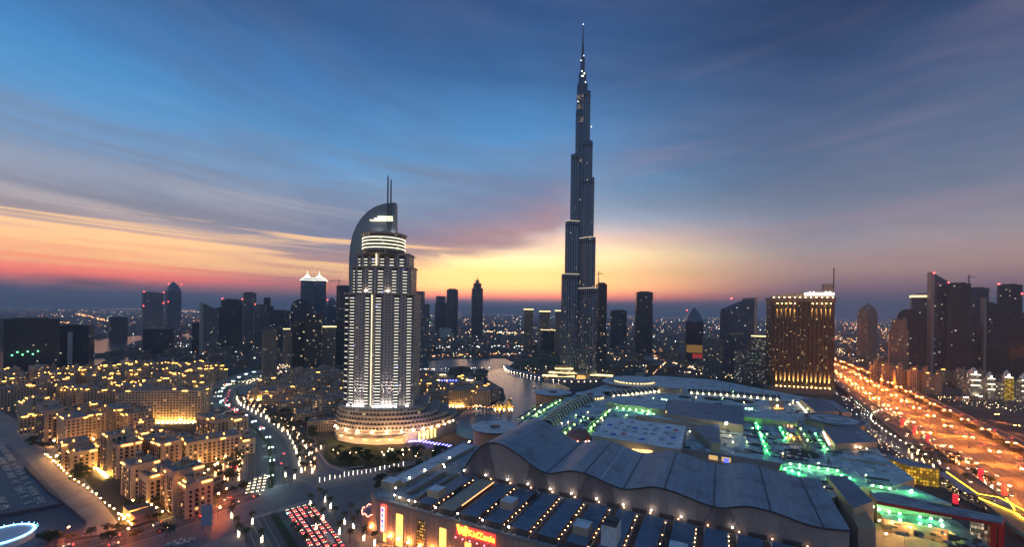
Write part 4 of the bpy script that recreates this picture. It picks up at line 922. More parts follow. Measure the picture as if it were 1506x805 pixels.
# roof plant scattered over the flat roofs
rnd = random.Random(8); poly = RP; cnt = 0
taken = [gp(940, 557, 30), gp(985, 570, 30), gp(868, 580, 30), gp(815, 578, 30), gp(1226, 617, 30)]
while cnt < 170:
    px, py = rnd.uniform(770, 1330), rnd.uniform(572, 735); x, y = gp(px, py, RZ)
    if not inside((x, y), poly) or any(math.hypot(x - a, y - b) < 45 for a, b in taken): continue
    if (x - HO[0]) * MV[0] + (y - HO[1]) * MV[1] < 80: continue
    a, b, h = rnd.uniform(1.5, 6), rnd.uniform(1.5, 3.5), rnd.uniform(.8, 2.6)
    cx_ = MB().obox((x, y), MU if rnd.random() < .6 else MV, a, b, RZ, RZ + h, 0).build("roof_plant", (ROOF_G, ROOF_W, STEEL, ROOF_D)[cnt % 4], rm); cnt += 1
for i in range(11):
    for j in range(5):
        x, y = gp(838 + i * 5.6 + j * 5.5, 628 - j * 6.3 - i * .3 + (i % 2), RZ)
        if j in (0, 1, 2, 3) and i < 9 and cnt < 240:
            MB().obox((x, y), MU, 2.2, 1.3, RZ, RZ + 1.1).build("skylight", ROOF_D, rm); cnt += 1
# ducts, walkways, low upstands and dim yellow-green lamps between them
cnt = 0
while cnt < 300:
    px, py = rnd.uniform(775, 1330), rnd.uniform(575, 735); x, y = gp(px, py, RZ)
    if not inside((x, y), poly) or any(math.hypot(x - a, y - b) < 48 for a, b in taken) or (x - HO[0]) * MV[0] + (y - HO[1]) * MV[1] < 84: continue
    dr2 = (MU, MV)[cnt % 2]; nm_, w3, z3, mt3 = (("duct", .9, 1.5, STEEL), ("walkway", 1.3, .25, ROOF_W), ("upstand", .5, 1.3, STONE), ("duct", .6, 1.0, ROOF_W))[cnt % 4]
    l3 = rnd.uniform(8, 30); e3 = [(x + dr2[0] * l3 / 2 * s3, y + dr2[1] * l3 / 2 * s3) for s3 in (-1, 1)]
    cnt += 1
    if not all(inside(p, poly) for p in e3): continue
    MB().obox((x, y), dr2, l3, w3, RZ, RZ + z3 + .003 * cnt / 10).build(nm_, mt3, rm)
    if cnt % 3 == 0: MB().ball((e3[0][0], e3[0][1], RZ + 2.4), .34, 0, 3).build("roof_lamp", glow("roof_dim_green", (.5, 1, .25), 95) if cnt % 2 else glow("roof_dim_warm", (1, .7, .3), 70), rm)
for px0, py0, dpx, dpy, n3 in ((1133, 640, 3.4, 6.2, 8), (1118, 628, 2.6, 6, 7), (1190, 636, 3.6, 6, 6), (1142, 668, 6, 1.2, 8), (1000, 596, 6, .6, 12), (905, 612, -3, 4, 6), (1150, 655, 3, 4, 5)):
    for i in range(n3):
        x, y = gp(px0 + dpx * i, py0 + dpy * i, RZ); MB().obox((x, y), MU, 3.2, 1.8, RZ, RZ + 1.4).build("roof_plant", (STEEL, ROOF_W)[i % 2], rm)
# ribbed vaults
def vault(path, w, hgt, z, name, lit=False, n_rib=None, mt=None):
    L_ = plen(path); m2 = MB(); N = 7; ribs = n_rib or int(L_ / 7)
    secs = []
    for i in range(25):
        (x, y), a = at_len(path, L_ * i / 24 * .999); nx, ny = -math.sin(a), math.cos(a)
        secs.append([(x + nx * w / 2 * math.cos(t), y + ny * w / 2 * math.cos(t), z + hgt * math.sin(t)) for t in (math.pi * k / N for k in range(N + 1))])
    for a, b in zip(secs, secs[1:]):
        for k in range(N): m2.face([a[k], b[k], b[k + 1], a[k + 1]][::-1], 0)
    v_ = m2.build(name, mt or plain("vault_glass", (.06, .075, .09), .25), rm)
    for i in range(ribs):
        (x, y), a = at_len(path, L_ * (i + .5) / ribs); nx, ny = -math.sin(a), math.cos(a); r_ = MB()
        pts = [(x + nx * (w / 2 + .5) * math.cos(t), y + ny * (w / 2 + .5) * math.cos(t), z + (hgt + .5) * math.sin(t)) for t in (math.pi * k / 8 for k in range(9))]
        for p, q_ in zip(pts, pts[1:]): r_.beam(p, q_, .95, 4)
        r_.build("rib", plain("vault_rib", (.55, .5, .44), .6), v_)
        if lit and i % 1 == 0:
            MB().ball((x - nx * (w / 2 + 1.4), y - ny * (w / 2 + 1.4), z + 1.2), .8, 0, 4).build("rib_lamp", glow("rib_lamp_gl", (1, .72, .34), 55), v_)
vault(smooth_path([gp(803, 627, 24), gp(818, 612, 24), gp(836, 600, 24), gp(853, 592, 24), gp(868, 587, 24)], 6), 17, 8, RZ, "vault", n_rib=16)
vault([gp(892, 581, 24), gp(964, 573, 24)], 20, 7, RZ, "lit_vault", True, 11)
vault([gp(1012, 575.5, 24), gp(1080, 580, 24), gp(1147, 586, 24)], 17, 6, RZ, "lit_vault", True, 15)
# drum roofs: things of their own
def drum(px, py, rpx, h, label, inner=None, wall=None, ring=False, hole=False, base=22.0, ct='rotunda'):
    x, y = gp(px, py, h); r = rpx * (CAMH - h) / (py - HY)
    t = thing("rotunda", label, ct, (x, y, 0))
    MB().cone((0, 0), r * .9, r * .9, 0 if base < 5 else base - 2, h - 1.2, 32, 0).build("wall", wall or STONE, t)
    MB().cone((0, 0), r, r, h - 1.2, h, 40, 0, top=1).build("roof", [TRIM, ROOF_B], t)
    if ring: MB().lathe([(r * .93, h), (r * .93, h + .25), (r * .78, h + .3), (r * .78, h)], 40).build("roof_ring", TRIM, t); MB().lathe([(r * .5, h), (r * .5, h + .2), (r * .3, h + .2), (r * .3, h)], 32).build("roof_ring", ROOF_G, t)
    if hole: MB().lathe([(r * .22, h), (r * .22, h + .9), (r * .05, h + 1.3), (0.02, h + 1.3)], 16).build("roof_eye", plain("roof_eye_mat", (.10, .04, .04), .5), t)
    if inner:
        ri, hi = r * inner, h + 5
        MB().cone((0, 0), ri * .9, ri * .9, h, hi - .8, 32, 0).build("lantern_wall", ROOF_D, t)
        MB().cone((0, 0), ri, ri, hi - .8, hi, 36, 0, top=1).build("upper_roof", [TRIM, ROOF_B], t)
        for i in range(18):
            a = math.pi + math.pi * (i + .5) / 18
            MB().obox((ri * .92 * math.cos(a), ri * .92 * math.sin(a)), (-math.sin(a), math.cos(a)), ri * .1, .5, h + 1, h + 3.3).build("lit_window", glow("rotunda_window", (1, .72, .34), 2.2), t)
    return t, r
drum(932, 562, 47, 27, "largest round mall roof, two tiered with a ring of gold windows", inner=.68)
drum(985, 568.5, 19.5, 31, "small two tiered round roof right beside the largest round roof", inner=None)
t, r = drum(868, 580, 22, 27, "round mall roof with a dark eye between the vault and the lake", hole=True)
for i in range(6):
    a = -2.0 + i * .28; MB().obox((r * .93 * math.cos(a), r * .93 * math.sin(a)), (-math.sin(a), math.cos(a)), 3.2, .5, 22.4, 25).build("lit_window", MAT["rotunda_window"], t)
drum(813, 577, 28, 25, "round mall roof with an orange lit wall beside the open lake", hole=True, base=0, wall=plain("drum_orange_wall", (.5, .3, .18), .8))
drum(728, 628, 35, 25, "round pale roof with a red eye beside the turquoise water, nearest the hotel", hole=True, base=0, wall=plain("drum_orange_wall", (.5, .3, .18), .8))
drum(1226, 617, 41, 30, "round roof with dark concentric rings near the highway side", ring=True)
for px, py in ((697, 655), (690, 651), (704, 652), (789, 594), (795, 596)):
    x, y = gp(px, py, 4); lamp = thing("wall_lamp", "warm floodlight washing the wall of a lakeside round roof", "lamp", (x, y, 0), group="floodlights by the round lakeside roofs")
    MB().beam((0, 0, 0), (0, 0, 4), .2, 4).build("pole", STEEL, lamp); MB().ball((0, 0, 4.5), .8, 0, 4).build("lamp_head", glow("wall_flood", (1, .48, .12), 170), lamp)
x, y = gp(851, 646, RZ); dm = thing("glass_dome", "low copper red glass dome behind the wave roofed hall", "dome", (x, y, RZ))
MB().lathe([(13.2, 0), (13.2, 1.8), (12.6, 4), (11, 6.5), (8, 8.6), (4, 9.8), (.05, 10.2)], 22).build("dome", plain("dome_copper", (.30, .13, .10), .35), dm)
dr_ = MB()
for i in range(22):
    a = 2 * math.pi * i / 22
    dr_.beam((13.3 * math.cos(a), 13.3 * math.sin(a), 1.8), (8.1 * math.cos(a), 8.1 * math.sin(a), 8.8), .16, 3).beam((8.1 * math.cos(a), 8.1 * math.sin(a), 8.8), (.5 * math.cos(a), .5 * math.sin(a), 10.3), .14, 3)
dr_.build("ribs", plain("dome_rib", (.12, .06, .05), .5), dm, kind='stuff')
for a in (-2.5, -2.2, -1.2, -.9, -1.8): MB().ball((13.9 * math.cos(a), 13.9 * math.sin(a), 1.2), .45, 0, 3).build("rim_lamp", glow("dome_rim", (1, .35, .3) if a != -1.8 else (1, .5, .2), 40), dm)

# right-hand end: low service roofs with green lamps, red edged canopy, lit forecourt
sv = thing("service_block", "low dark service roofs with rows of green lamps right of the wave roofed hall", "mall block", (0, 0, 0))
def svs(pix, h, th, name, mt): return slab(pix, h, th, name, mt, sv)
svs([(1215, 700), (1245, 700), (1285, 738), (1255, 748)], 27, 20, "block", ROOF_D)
svs([(1262, 706), (1330, 712), (1400, 742), (1290, 730)], 20, 18, "block", TEAL)
svs([(1286, 744), (1405, 766), (1450, 800), (1500, 830), (1440, 812), (1395, 780), (1300, 764)], 9, 9, "block", ROOF_G)
svs([(1242, 735), (1262, 735), (1288, 775), (1262, 778)], 22, 22, "tan_wall", plain("tan_wall_mat", (.44, .3, .18), .8))
GL2 = glow("service_green", (.12, 1, .3), 150)
for px, py, h in ((1277, 713.5, 20), (1289, 716, 20), (1301, 717.5, 20), (1314, 719.5, 20), (1340, 723, 20), (1293, 750.5, 10), (1308, 753.5, 10), (1323, 756, 10), (1353, 761, 10), (1369, 763.5, 10), (1384, 766, 10), (1353, 771, 10), (1368, 774, 10), (1284, 746, 16), (1324, 766, 10), (1386, 774, 10), (1280, 752, 16)):
    x, y = gp(px, py, h + .8); MB().ball((x, y, h + .8), .62, 0, 4).build("green_lamp", GL2 if px % 2 else glow("service_green_white", (.5, 1, .55), 85), sv)
rnd = random.Random(5)
for i in range(40):
    px = rnd.uniform(1300, 1450); py = 772 + (px - 1300) * .2 + rnd.uniform(-3, 14); x, y = gp(px, py, 9)
    MB().obox((x, y), MU, rnd.uniform(1, 5), rnd.uniform(.6, 2), 9, 9 + rnd.uniform(.4, 2)).build("roof_plant", (ROOF_G, STEEL, ROOF_DK)[i % 3], sv)
cn = thing("entrance_canopy", "long red edged flat canopy on red piers over the mall forecourt", "canopy", (0, 0, 0))
slab([(1279, 726), (1300, 724), (1478, 762), (1474, 771), (1290, 738)], 24, 2.2, "canopy_roof", ROOF_G, cn, side=plain("canopy_red", (.30, .03, .03), .6))
for px, py in ((1474, 771), (1462, 768.5)):
    x, y = gp(px, py, 22); MB().obox((x, y + 1), MU, 2.6, 2.6, 0, 22).build("pier", plain("canopy_pier_red", (.45, .03, .03), .5), cn)
x, y = gp(1452, 768, 20); MB().obox((x, y + 3), MU, 11, .6, 2, 20).build("lit_glazing", facade("lit_glazing_mat", (.3, .25, .2), (.3, .25, .18), 2.2, 1.6, .8, .8, .8, (1, .7, .42), .9), cn)
gpv = thing("gold_pavilion", "L shaped mall pavilion wrapped in a glowing gold lattice", "pavilion", (0, 0, 0))
g1, g2, g3 = gp(1381, 718), gp(1336, 712), gp(1303, 699)
GOLDL = facade("gold_lattice", (.3, .18, .03), (.5, .3, .05), 2.6, 2.2, .84, .82, 1.0, (1.0, .5, .03), 1.15)
MB().prism([g3, g2, g1, (g1[0] + 3, g1[1] + 18), (g2[0] + 10, g2[1] + 28), (g3[0] + 14, g3[1] + 14)], 0, 16, 0, 1).build("lattice_wall", [GOLDL, ROOF_G], gpv)
zg = thing("led_canopy", "zigzag yellow lit canopy edge running along the mall forecourt", "canopy", (0, 0, 0))
zp = [gp(1392, 695, 9), gp(1438, 727, 9), gp(1468, 732, 9), gp(1508, 752, 9)]
zz = MB().ribbon(zp, 0, -9, 9.0); zz.build("roof", ROOF_G, zg)
for a, b in list(zip(zp, zp[1:])) + [(gp(1440, 733, 9), gp(1500, 758, 9)), (gp(1480, 733, 9), gp(1492, 750, 9)), (gp(1492, 757, 8), gp(1512, 770, 8))]:
    MB().beam((*a, 8.8), (*b, 8.8), .42, 4).build("edge_light", glow("led_yellow", (1, .55, .02), 12), zg)
for f in (.1, .5, .9):
    for a, b in zip(zp, zp[1:]): MB().beam((a[0] + (b[0] - a[0]) * f, a[1] + (b[1] - a[1]) * f, 0), (a[0] + (b[0] - a[0]) * f, a[1] + (b[1] - a[1]) * f, 8.8), .35, 6).build("post", STEEL, zg)
RPY = glow("pylon_red", (1.0, .03, .05), 1.0)
for i, (px, yt, yb) in enumerate(((1327.5, 616, 634), (1345, 627, 648), (1364, 639, 660), (1442, 690, 716), (1477, 712, 732), (1405, 728, 744))):
    x, y = gp(px, yb); h = (yb - yt) * y / F
    t = thing("sign_pylon", ["red glowing pylon, smallest and farthest along the highway", "red glowing pylon second along the highway from the round road bend", "red glowing pylon beside the yellow lit strip and the lit palms", "tall red glowing pylon below the zigzag yellow canopy bend", "red glowing pylon rising over the zigzag canopy's far end", "short red glowing pylon by the red edged canopy"][i], "sign", (x, y, 0))
    MB().box(-1.25, 1.25, -1.25, 1.25, 1.5, h).build("glowing_body", RPY, t)
    for z_ in (.3, .55, .8): MB().box(-1.32, 1.32, -1.32, 1.32, h * z_, h * z_ + .35).build("frame_band", plain("pylon_band", (.3, .02, .03), .5), t); MB().box(-1.2, 1.2, -1.2, 1.2, 0, 1.5).build("base", STEEL, t)
    MB().box(1.25, 2.6, -.4, .4, h * .5, h * .62).build("side_panel", GLOW_WARM, t)
# ---------------------------------------------------------------- roads
ASPH = plain("asphalt", (0.085, 0.09, 0.095), 0.75, var=.25, scale=.15)
ASPH_L = plain("plaza_asphalt", (0.12, 0.14, 0.155), 0.6, var=.35, scale=.08)
PAVE = plain("paving", (0.25, 0.22, 0.195), 0.85, var=.3, scale=.25)
SAND = plain("sand", (0.30, 0.27, 0.25), 0.95, var=.6, scale=.07)
SAND_D = plain("dark_lot", (0.07, 0.068, 0.075), 0.95, var=.4, scale=.05)
LAWN = plain("lawn", (0.035, 0.05, 0.018), 0.95, var=.5, scale=.3)
PAINT = plain("road_paint", (0.55, 0.55, 0.5), 0.8)
KERB = plain("kerb", (0.30, 0.28, 0.26), 0.85)
MED = smooth_path([gp(*p) for p in ((397, 722), (400, 700), (399, 679), (394, 655), (381, 638), (365, 625), (348, 614), (334, 605), (325, 597), (323, 589), (328, 579), (340, 569), (360, 558), (392, 548), (440, 540))], 8)
struct("pavement", MB().ribbon(MED, 46, -40, 0.004), PAVE)
struct("boulevard_road", MB().ribbon(MED, 21, -19, 0.012), ASPH)
mlen = plen(MED)
def sub(path, d0, d1, n=40): return [at_len(path, d0 + (d1 - d0) * i / n)[0] for i in range(n + 1)]
m0, m1 = sub(MED, 4, mlen * .44), sub(MED, mlen * .52, mlen * .9)
def median(path, w, nm):
    o = MB()
    for a, b in zip(path, path[1:]):
        pass
    L_ = [(p[0], p[1]) for p in path]; out = []; inn = []
    for i in range(len(L_)):
        a, b = L_[max(i - 1, 0)], L_[min(i + 1, len(L_) - 1)]; t = math.hypot(b[0] - a[0], b[1] - a[1]); nx, ny = -(b[1] - a[1]) / t, (b[0] - a[0]) / t
        out.append((L_[i][0] + nx * w / 2, L_[i][1] + ny * w / 2)); inn.append((L_[i][0] - nx * w / 2, L_[i][1] - ny * w / 2))
    return struct(nm, o.prism(inn + out[::-1], 0.0, .16, 0, 1, bottom=False), [KERB, LAWN])
median(m0, 4.2, "road_median"); median(m1, 4.2, "road_median")
mk = MB()
for off in (19.8, 13.6, 8.2, -7.2, -12.4, -17.8):
    d = 6
    while d < mlen * .9:
        if off in (19.8, -17.8): mk.ribbon(sub(MED, d, d + 8.1, 2), off + .12, off - .12, .020); d += 8
        else: mk.ribbon(sub(MED, d, d + 3, 1), off + .12, off - .12, .020); d += 9
struct("road_markings", mk, PAINT)
# junction, cross street and the lower boulevard
JN = [(318, 722), (372, 712), (398, 716), (438, 708), (470, 722), (520, 712), (560, 700), (610, 690), (640, 680), (648, 690), (600, 708), (545, 728), (520, 745), (505, 775), (505, 830), (380, 830), (372, 775), (330, 790), (230, 830), (40, 830), (100, 806), (170, 786), (240, 765), (300, 742)]
struct("pavement", MB().face([(*gp(*p), .008) for p in ((290, 700), (440, 690), (560, 690), (600, 720), (580, 850), (300, 850), (250, 790), (280, 730))][::-1]), PAVE)
fix_up(sheet("junction_road", JN, .016, ASPH_L))
LOW = smooth_path([gp(*p) for p in ((402, 757), (413, 775), (428, 800), (444, 830))], 6)
median(LOW, 5, "road_median")
struct("lower_road", MB().ribbon(LOW, 2.6, 24, .020), ASPH); struct("lower_road", MB().ribbon(LOW, -2.6, -22, .020), ASPH)
zb = MB()
za, zb2 = gp(374, 762), gp(452, 738)
for i in range(27):
    f = i / 26
    if abs(f - .36) < .05: continue
    c = (za[0] + (zb2[0] - za[0]) * f, za[1] + (zb2[1] - za[1]) * f); zb.face([(c[0] - .45, c[1] - 3, .026), (c[0] + .45, c[1] - 3, .026), (c[0] + .9, c[1] + 3, .026), (c[0], c[1] + 3, .026)])
mk2 = MB()
for k in range(4): mk2.ribbon(LOW, 7.5 + k * 4.6, 7.7 + k * 4.6, .026); mk2.ribbon(LOW, -6.5 - k * 3.8, -6.7 - k * 3.8, .026)
ST = smooth_path([gp(*p) for p in ((60, 818), (130, 805), (200, 788), (262, 768), (322, 745), (372, 728))], 8)
struct("lower_street", MB().ribbon(ST, 11.5, -11.5, .022), ASPH)
struct("kerb_strip", MB().ribbon(ST, .5, -.5, .030), KERB); struct("kerb_strip", MB().ribbon(ST, 12.2, 11.5, .028), KERB); struct("kerb_strip", MB().ribbon(ST, -11.5, -12.2, .028), KERB)
m9 = MB(); d = 4
while d < plen(ST) - 6:
    for o_ in (4.2, 7.9, -4.2, -7.9): m9.ribbon(sub(ST, d, d + 3.2, 1), o_ + .13, o_ - .13, .030)
    d += 8.5
for o_ in (11.0, -11.0): m9.ribbon(ST, o_ + .12, o_ - .12, .030)
struct("road_markings", m9, PAINT)
struct("crossing_markings", zb, plain("worn_paint", (.30, .29, .28), .8)); struct("road_markings", mk2, PAINT)
# street along the district towards the lower left, with its painted edge
fix_up(sheet("sand_road", [(-60, 590), (0, 604), (30, 622), (100, 672), (174, 770), (168, 786), (120, 790), (88, 748), (38, 694), (-60, 640)], .006, SAND))
fix_up(sheet("vacant_lot", [(-300, 640), (0, 636), (36, 690), (72, 728), (104, 752), (120, 778), (80, 806), (-300, 900)], .004, SAND_D))
fix_up(sheet("construction_pit", [(-300, 770), (0, 764), (96, 746), (128, 772), (120, 790), (60, 812), (-300, 880)], .010, plain("pit_ground", (.11, .108, .125), .95, var=.3, scale=.04)))
fix_up(sheet("parking_ground", [(-120, 660), (0, 650), (30, 668), (96, 740), (0, 760), (-120, 780)], .014, plain("parking_dirt", (.17, .175, .19), .95, var=.3, scale=.06)))
fix_up(sheet("sand_road", [(-10, 585), (150, 560), (230, 552), (240, 548), (150, 553), (-10, 572)], .006, SAND))
pd = thing("boundary_wall", "low dark wall between the parked cars and the pit", "wall", (0, 0, 0))
wp = [gp(-60, 772), gp(0, 762), gp(96, 745)]; w_ = MB()
for a, b in zip(wp, wp[1:]): w_.obox(((a[0] + b[0]) / 2, (a[1] + b[1]) / 2), (b[0] - a[0], b[1] - a[1]), math.hypot(b[0] - a[0], b[1] - a[1]), .5, 0, 2.4)
w_.build("wall", plain("hoarding", (.05, .055, .08), .8), pd)
pd = thing("boundary_wall", "long dark hoarding between the parked cars and the sand road", "wall", (0, 0, 0))
wp = [gp(36, 690), gp(72, 728), gp(104, 752), gp(126, 772)]; w_ = MB()
for a, b in zip(wp, wp[1:]): w_.obox(((a[0] + b[0]) / 2, (a[1] + b[1]) / 2), (b[0] - a[0], b[1] - a[1]), math.hypot(b[0] - a[0], b[1] - a[1]), .5, 0, 2.2)
w_.build("wall", plain("hoarding", (.05, .055, .08), .8), pd)
# hotel drive, garden and hedged ramp
fix_up(sheet("hotel_garden", [(455, 655), (500, 640), (560, 660), (640, 660), (676, 662), (640, 682), (560, 690), (500, 700), (470, 690)], .020, LAWN))
RING = smooth_path([gp(*p) for p in ((456, 642), (459, 660), (466, 676), (480, 690), (510, 697), (545, 694), (590, 686), (640, 672))], 6)
struct("hotel_drive", MB().ribbon(RING, 4.5, -4.5, .028), plain("drive_paving", (.26, .2, .19), .8))
RING2 = smooth_path([gp(*p) for p in ((476, 655), (472, 668), (480, 682), (505, 689), (535, 686))], 6)
struct("hotel_drive", MB().ribbon(RING2, 2.5, -2.5, .034), plain("drive_paving", (.2, .2, .2)))
dw = thing("drive_wall", "pale low wall curling round the hotel drive", "wall", (0, 0, 0)); w_ = MB()
for a, b in zip(RING, RING[1:]):
    nx, ny = -(b[1] - a[1]), b[0] - a[0]; l = math.hypot(nx, ny); c = ((a[0] + b[0]) / 2 - nx / l * 5 * -1, (a[1] + b[1]) / 2 + ny / l * 5)
    w_.obox(c, (b[0] - a[0], b[1] - a[1]), l + .3, .5, 0, 1.3)
w_.build("wall", plain("drive_wall_mat", (.42, .36, .34), .8), dw)
# highway
HN = (0.87, -0.493); HS = (0.493, 0.87)
def HWY(n, s):
    n = n + 7
    bend = max(0, s - 1300) ** 2 * 1.0e-4
    return (HN[0] * (n - bend) + HS[0] * s, HN[1] * (n - bend) + HS[1] * s)
hs = [230 + 40 * i for i in range(58)]
HP = [HWY(213, s) for s in hs]
HASPH = plain("highway_asphalt", (0.17, 0.14, 0.11), 0.7, var=.25, scale=.1)
struct("highway", MB().ribbon(HP, 36, -40, .010), HASPH)
struct("highway_verge", MB().ribbon(HP, 95, 37, .004), SAND_D); struct("highway_verge", MB().ribbon(HP, -37.4, -78, .005), plain("verge", (.05, .045, .04), .9, var=.4))
hm = MB()
for off in (33, 29.2, 25.4, 21.6, 17.8, 14, 6, -6, -14, -17.8, -21.6, -25.4, -29.2, -33):
    solid = off in (33, 14, -14, -33, 6, -6); i = 230.0
    if solid: hm.ribbon(HP, off + .15, off - .15, .018)
    else:
        while i < 1200: hm.face([(*HWY(213 - off, i), .018), (*HWY(213 - off + .3, i), .018), (*HWY(213 - off + .3, i + 5), .018), (*HWY(213 - off, i + 5), .018)]); i += 15
struct("road_markings", hm, PAINT)
def viaduct(n0, s0, s1, z, w, label):
    t = thing("elevated_road", label, "flyover", (0, 0, 0)); P_ = [HWY(n0, s0 + (s1 - s0) * i / 40) for i in range(41)]
    zz = lambda i: z
    d = MB(); d.ribbon(P_, w / 2, -w / 2, z); 
    for sd in (-1, 1):
        L2 = [(HWY(n0 + sd * w / 2, s0 + (s1 - s0) * i / 40)) for i in range(41)]
        for a, b in zip(L2, L2[1:]): d.face([(*a, z - 1.8), (*b, z - 1.8), (*b, z), (*a, z)], 1); d.face([(*a, z - 1.8), (*a, z), (*b, z), (*b, z - 1.8)], 1)
    d.ribbon(P_, -w / 2, w / 2, z - 1.8, 1); d.build("deck", [HASPH, CONC], t)
    for sd in (-1, 1):
        b_ = MB()
        for i in range(40):
            a, b = HWY(n0 + sd * (w / 2 - .3), s0 + (s1 - s0) * i / 40), HWY(n0 + sd * (w / 2 - .3), s0 + (s1 - s0) * (i + 1) / 40)
            b_.obox(((a[0] + b[0]) / 2, (a[1] + b[1]) / 2), HS, math.hypot(b[0] - a[0], b[1] - a[1]), .4, z + .01, z + 1.0)
        b_.build("barrier", plain("barrier", (.34, .3, .26), .8), t)
    s = s0 + 15
    while s < s1 and s < s0 + 1500:
        x, y = HWY(n0, s); MB().obox((x, y), HN, w * .5, 2.0, 0, z - 1.8).build("pier", CONC, t); s += 42
    return t
viaduct(262, 330, 2100, 9.0, 13, "farther elevated road with slim piers along the orange highway")
viaduct(160, 300, 1350, 7.5, 19, "nearer elevated road with piers above the mall's red pylons")
EXIT = smooth_path([HWY(292, 820), HWY(330, 760), HWY(420, 720), HWY(560, 700), HWY(760, 700)], 8)
struct("exit_road", MB().ribbon(EXIT, 7, -7, .012), HASPH); 
EXIT2 = smooth_path([HWY(300, 900), HWY(360, 840), HWY(460, 800), HWY(620, 780), HWY(800, 780)], 8)
struct("exit_road", MB().ribbon(EXIT2, 6, -6, .012), HASPH)
SERV = smooth_path([gp(*p) for p in ((1506, 790), (1450, 742), (1400, 712), (1350, 680), (1300, 648), (1272, 625), (1280, 612), (1310, 607), (1340, 608))], 8)
struct("service_road", MB().ribbon(SERV, 6, -6, .014), ASPH_L)
FORE = [(1262, 778), (1290, 770), (1345, 790), (1420, 800), (1480, 830), (1250, 860), (1248, 800)]
fix_up(sheet("forecourt", FORE, .012, PAVE))
fix_up(sheet("parking_ground", [(1290, 622), (1330, 625), (1372, 660), (1440, 700), (1506, 745), (1506, 775), (1430, 735), (1360, 690), (1300, 650)], .008, plain("parking_dirt", (.1, .1, .1))))
fix_up(sheet("back_street", [(930, 560), (938, 545), (965, 533), (975, 535), (950, 547), (945, 560)], .012, PAVE))
fix_up(sheet("back_street", [(940, 527), (1010, 540), (1065, 556), (1080, 556), (1010, 534), (945, 522)], .014, PAVE))
fix_up(sheet("burj_park", [(742, 541), (760, 549), (790, 556), (820, 562), (870, 562), (905, 556), (890, 530), (820, 525), (760, 532)], .006, LAWN))
QUAY = smooth_path([gp(*p) for p in ((742, 540), (748, 546), (770, 552), (800, 558), (838, 563), (880, 562))], 8)
q_ = thing("quay_terrace", "curved pale lilac waterfront terrace round the park at the tallest tower's foot", "terrace", (0, 0, 0))
qm = MB(); qm.ribbon(QUAY, 9, -2, 6.0)
for a, b in zip(QUAY, QUAY[1:]):
    l = math.hypot(b[0] - a[0], b[1] - a[1]); nx, ny = -(b[1] - a[1]) / l, (b[0] - a[0]) / l
    P0, P1 = (a[0] - 2 * nx, a[1] - 2 * ny), (b[0] - 2 * nx, b[1] - 2 * ny); qm.face([(*P0, 0), (*P1, 0), (*P1, 6), (*P0, 6)], 1)
qm.build("terrace", [plain("quay_stone", (.42, .38, .42), .7), plain("quay_wall", (.12, .11, .15), .8)], q_)
for i in range(26):
    (x, y), a = at_len(QUAY, plen(QUAY) * (i + .5) / 26)
    MB().ball((x + 2.8 * math.sin(a), y - 2.8 * math.cos(a), 2.2), .55, 0, 3).build("quay_lamp", glow("quay_lamp_gl", (1, .75, .5), 40), q_)

# ---------------------------------------------------------------- apartment blocks of the old town
STUCCO = [plain("stucco_tan", (.47, .345, .255), .9, var=.12, scale=.15), plain("stucco_rose", (.43, .31, .24), .9, var=.12, scale=.15), plain("stucco_sand", (.50, .385, .29), .9, var=.12, scale=.15)]
BLK = [facade("block_wall_tan", (.47, .345, .255), (.022, .02, .022), 3.3, 3.4, .48, .55, .10, (1, .5, .14), 1.8, .2, .9),
       facade("block_wall_rose", (.42, .31, .24), (.022, .02, .022), 3.3, 3.0, .5, .55, .11, (1, .5, .14), 1.8, .2, .9),
       facade("block_wall_sand", (.50, .385, .29), (.02, .02, .022), 3.4, 3.8, .55, .5, .09, (1, .5, .14), 1.8, .2, .9)]
BROOF = plain("block_roof", (.26, .22, .20), .9, var=.3, scale=.2)
PLIGHT = glow("parapet_glow", (1.0, .45, .07), 18)
WFRAME = plain("window_frame", (.20, .13, .09), .7); WPANE = plain("window_pane", (.014, .016, .022), .15, var=.1); WPANE_L = glow("window_pane_lit", (1, .55, .18), 1.3, False)
def win_mesh(nm, pane, w=1.5, h=1.75, balc=False):
    m_ = MB().box(-w / 2 - .14, w / 2 + .14, -.10, .05, -.14, h + .14, 0).box(-w / 2, w / 2, -.13, -.101, 0, h, 1).box(-w / 2 - .3, w / 2 + .3, -.34, .05, -.34, -.142, 0)
    if balc: m_.box(-w / 2 - .5, w / 2 + .5, -1.15, .05, -.5, -.36, 0).box(-w / 2 - .5, w / 2 + .5, -1.15, -1.05, -.36, .55, 0)
    return m_.data(nm, [WFRAME, pane])
WIN = [win_mesh("window", WPANE), win_mesh("window", WPANE_L), win_mesh("balcony_window", WPANE, 2.0, 2.1, True), win_mesh("balcony_window", WPANE_L, 2.0, 2.1, True)]
DIRD = math.atan2(-.57, .82)
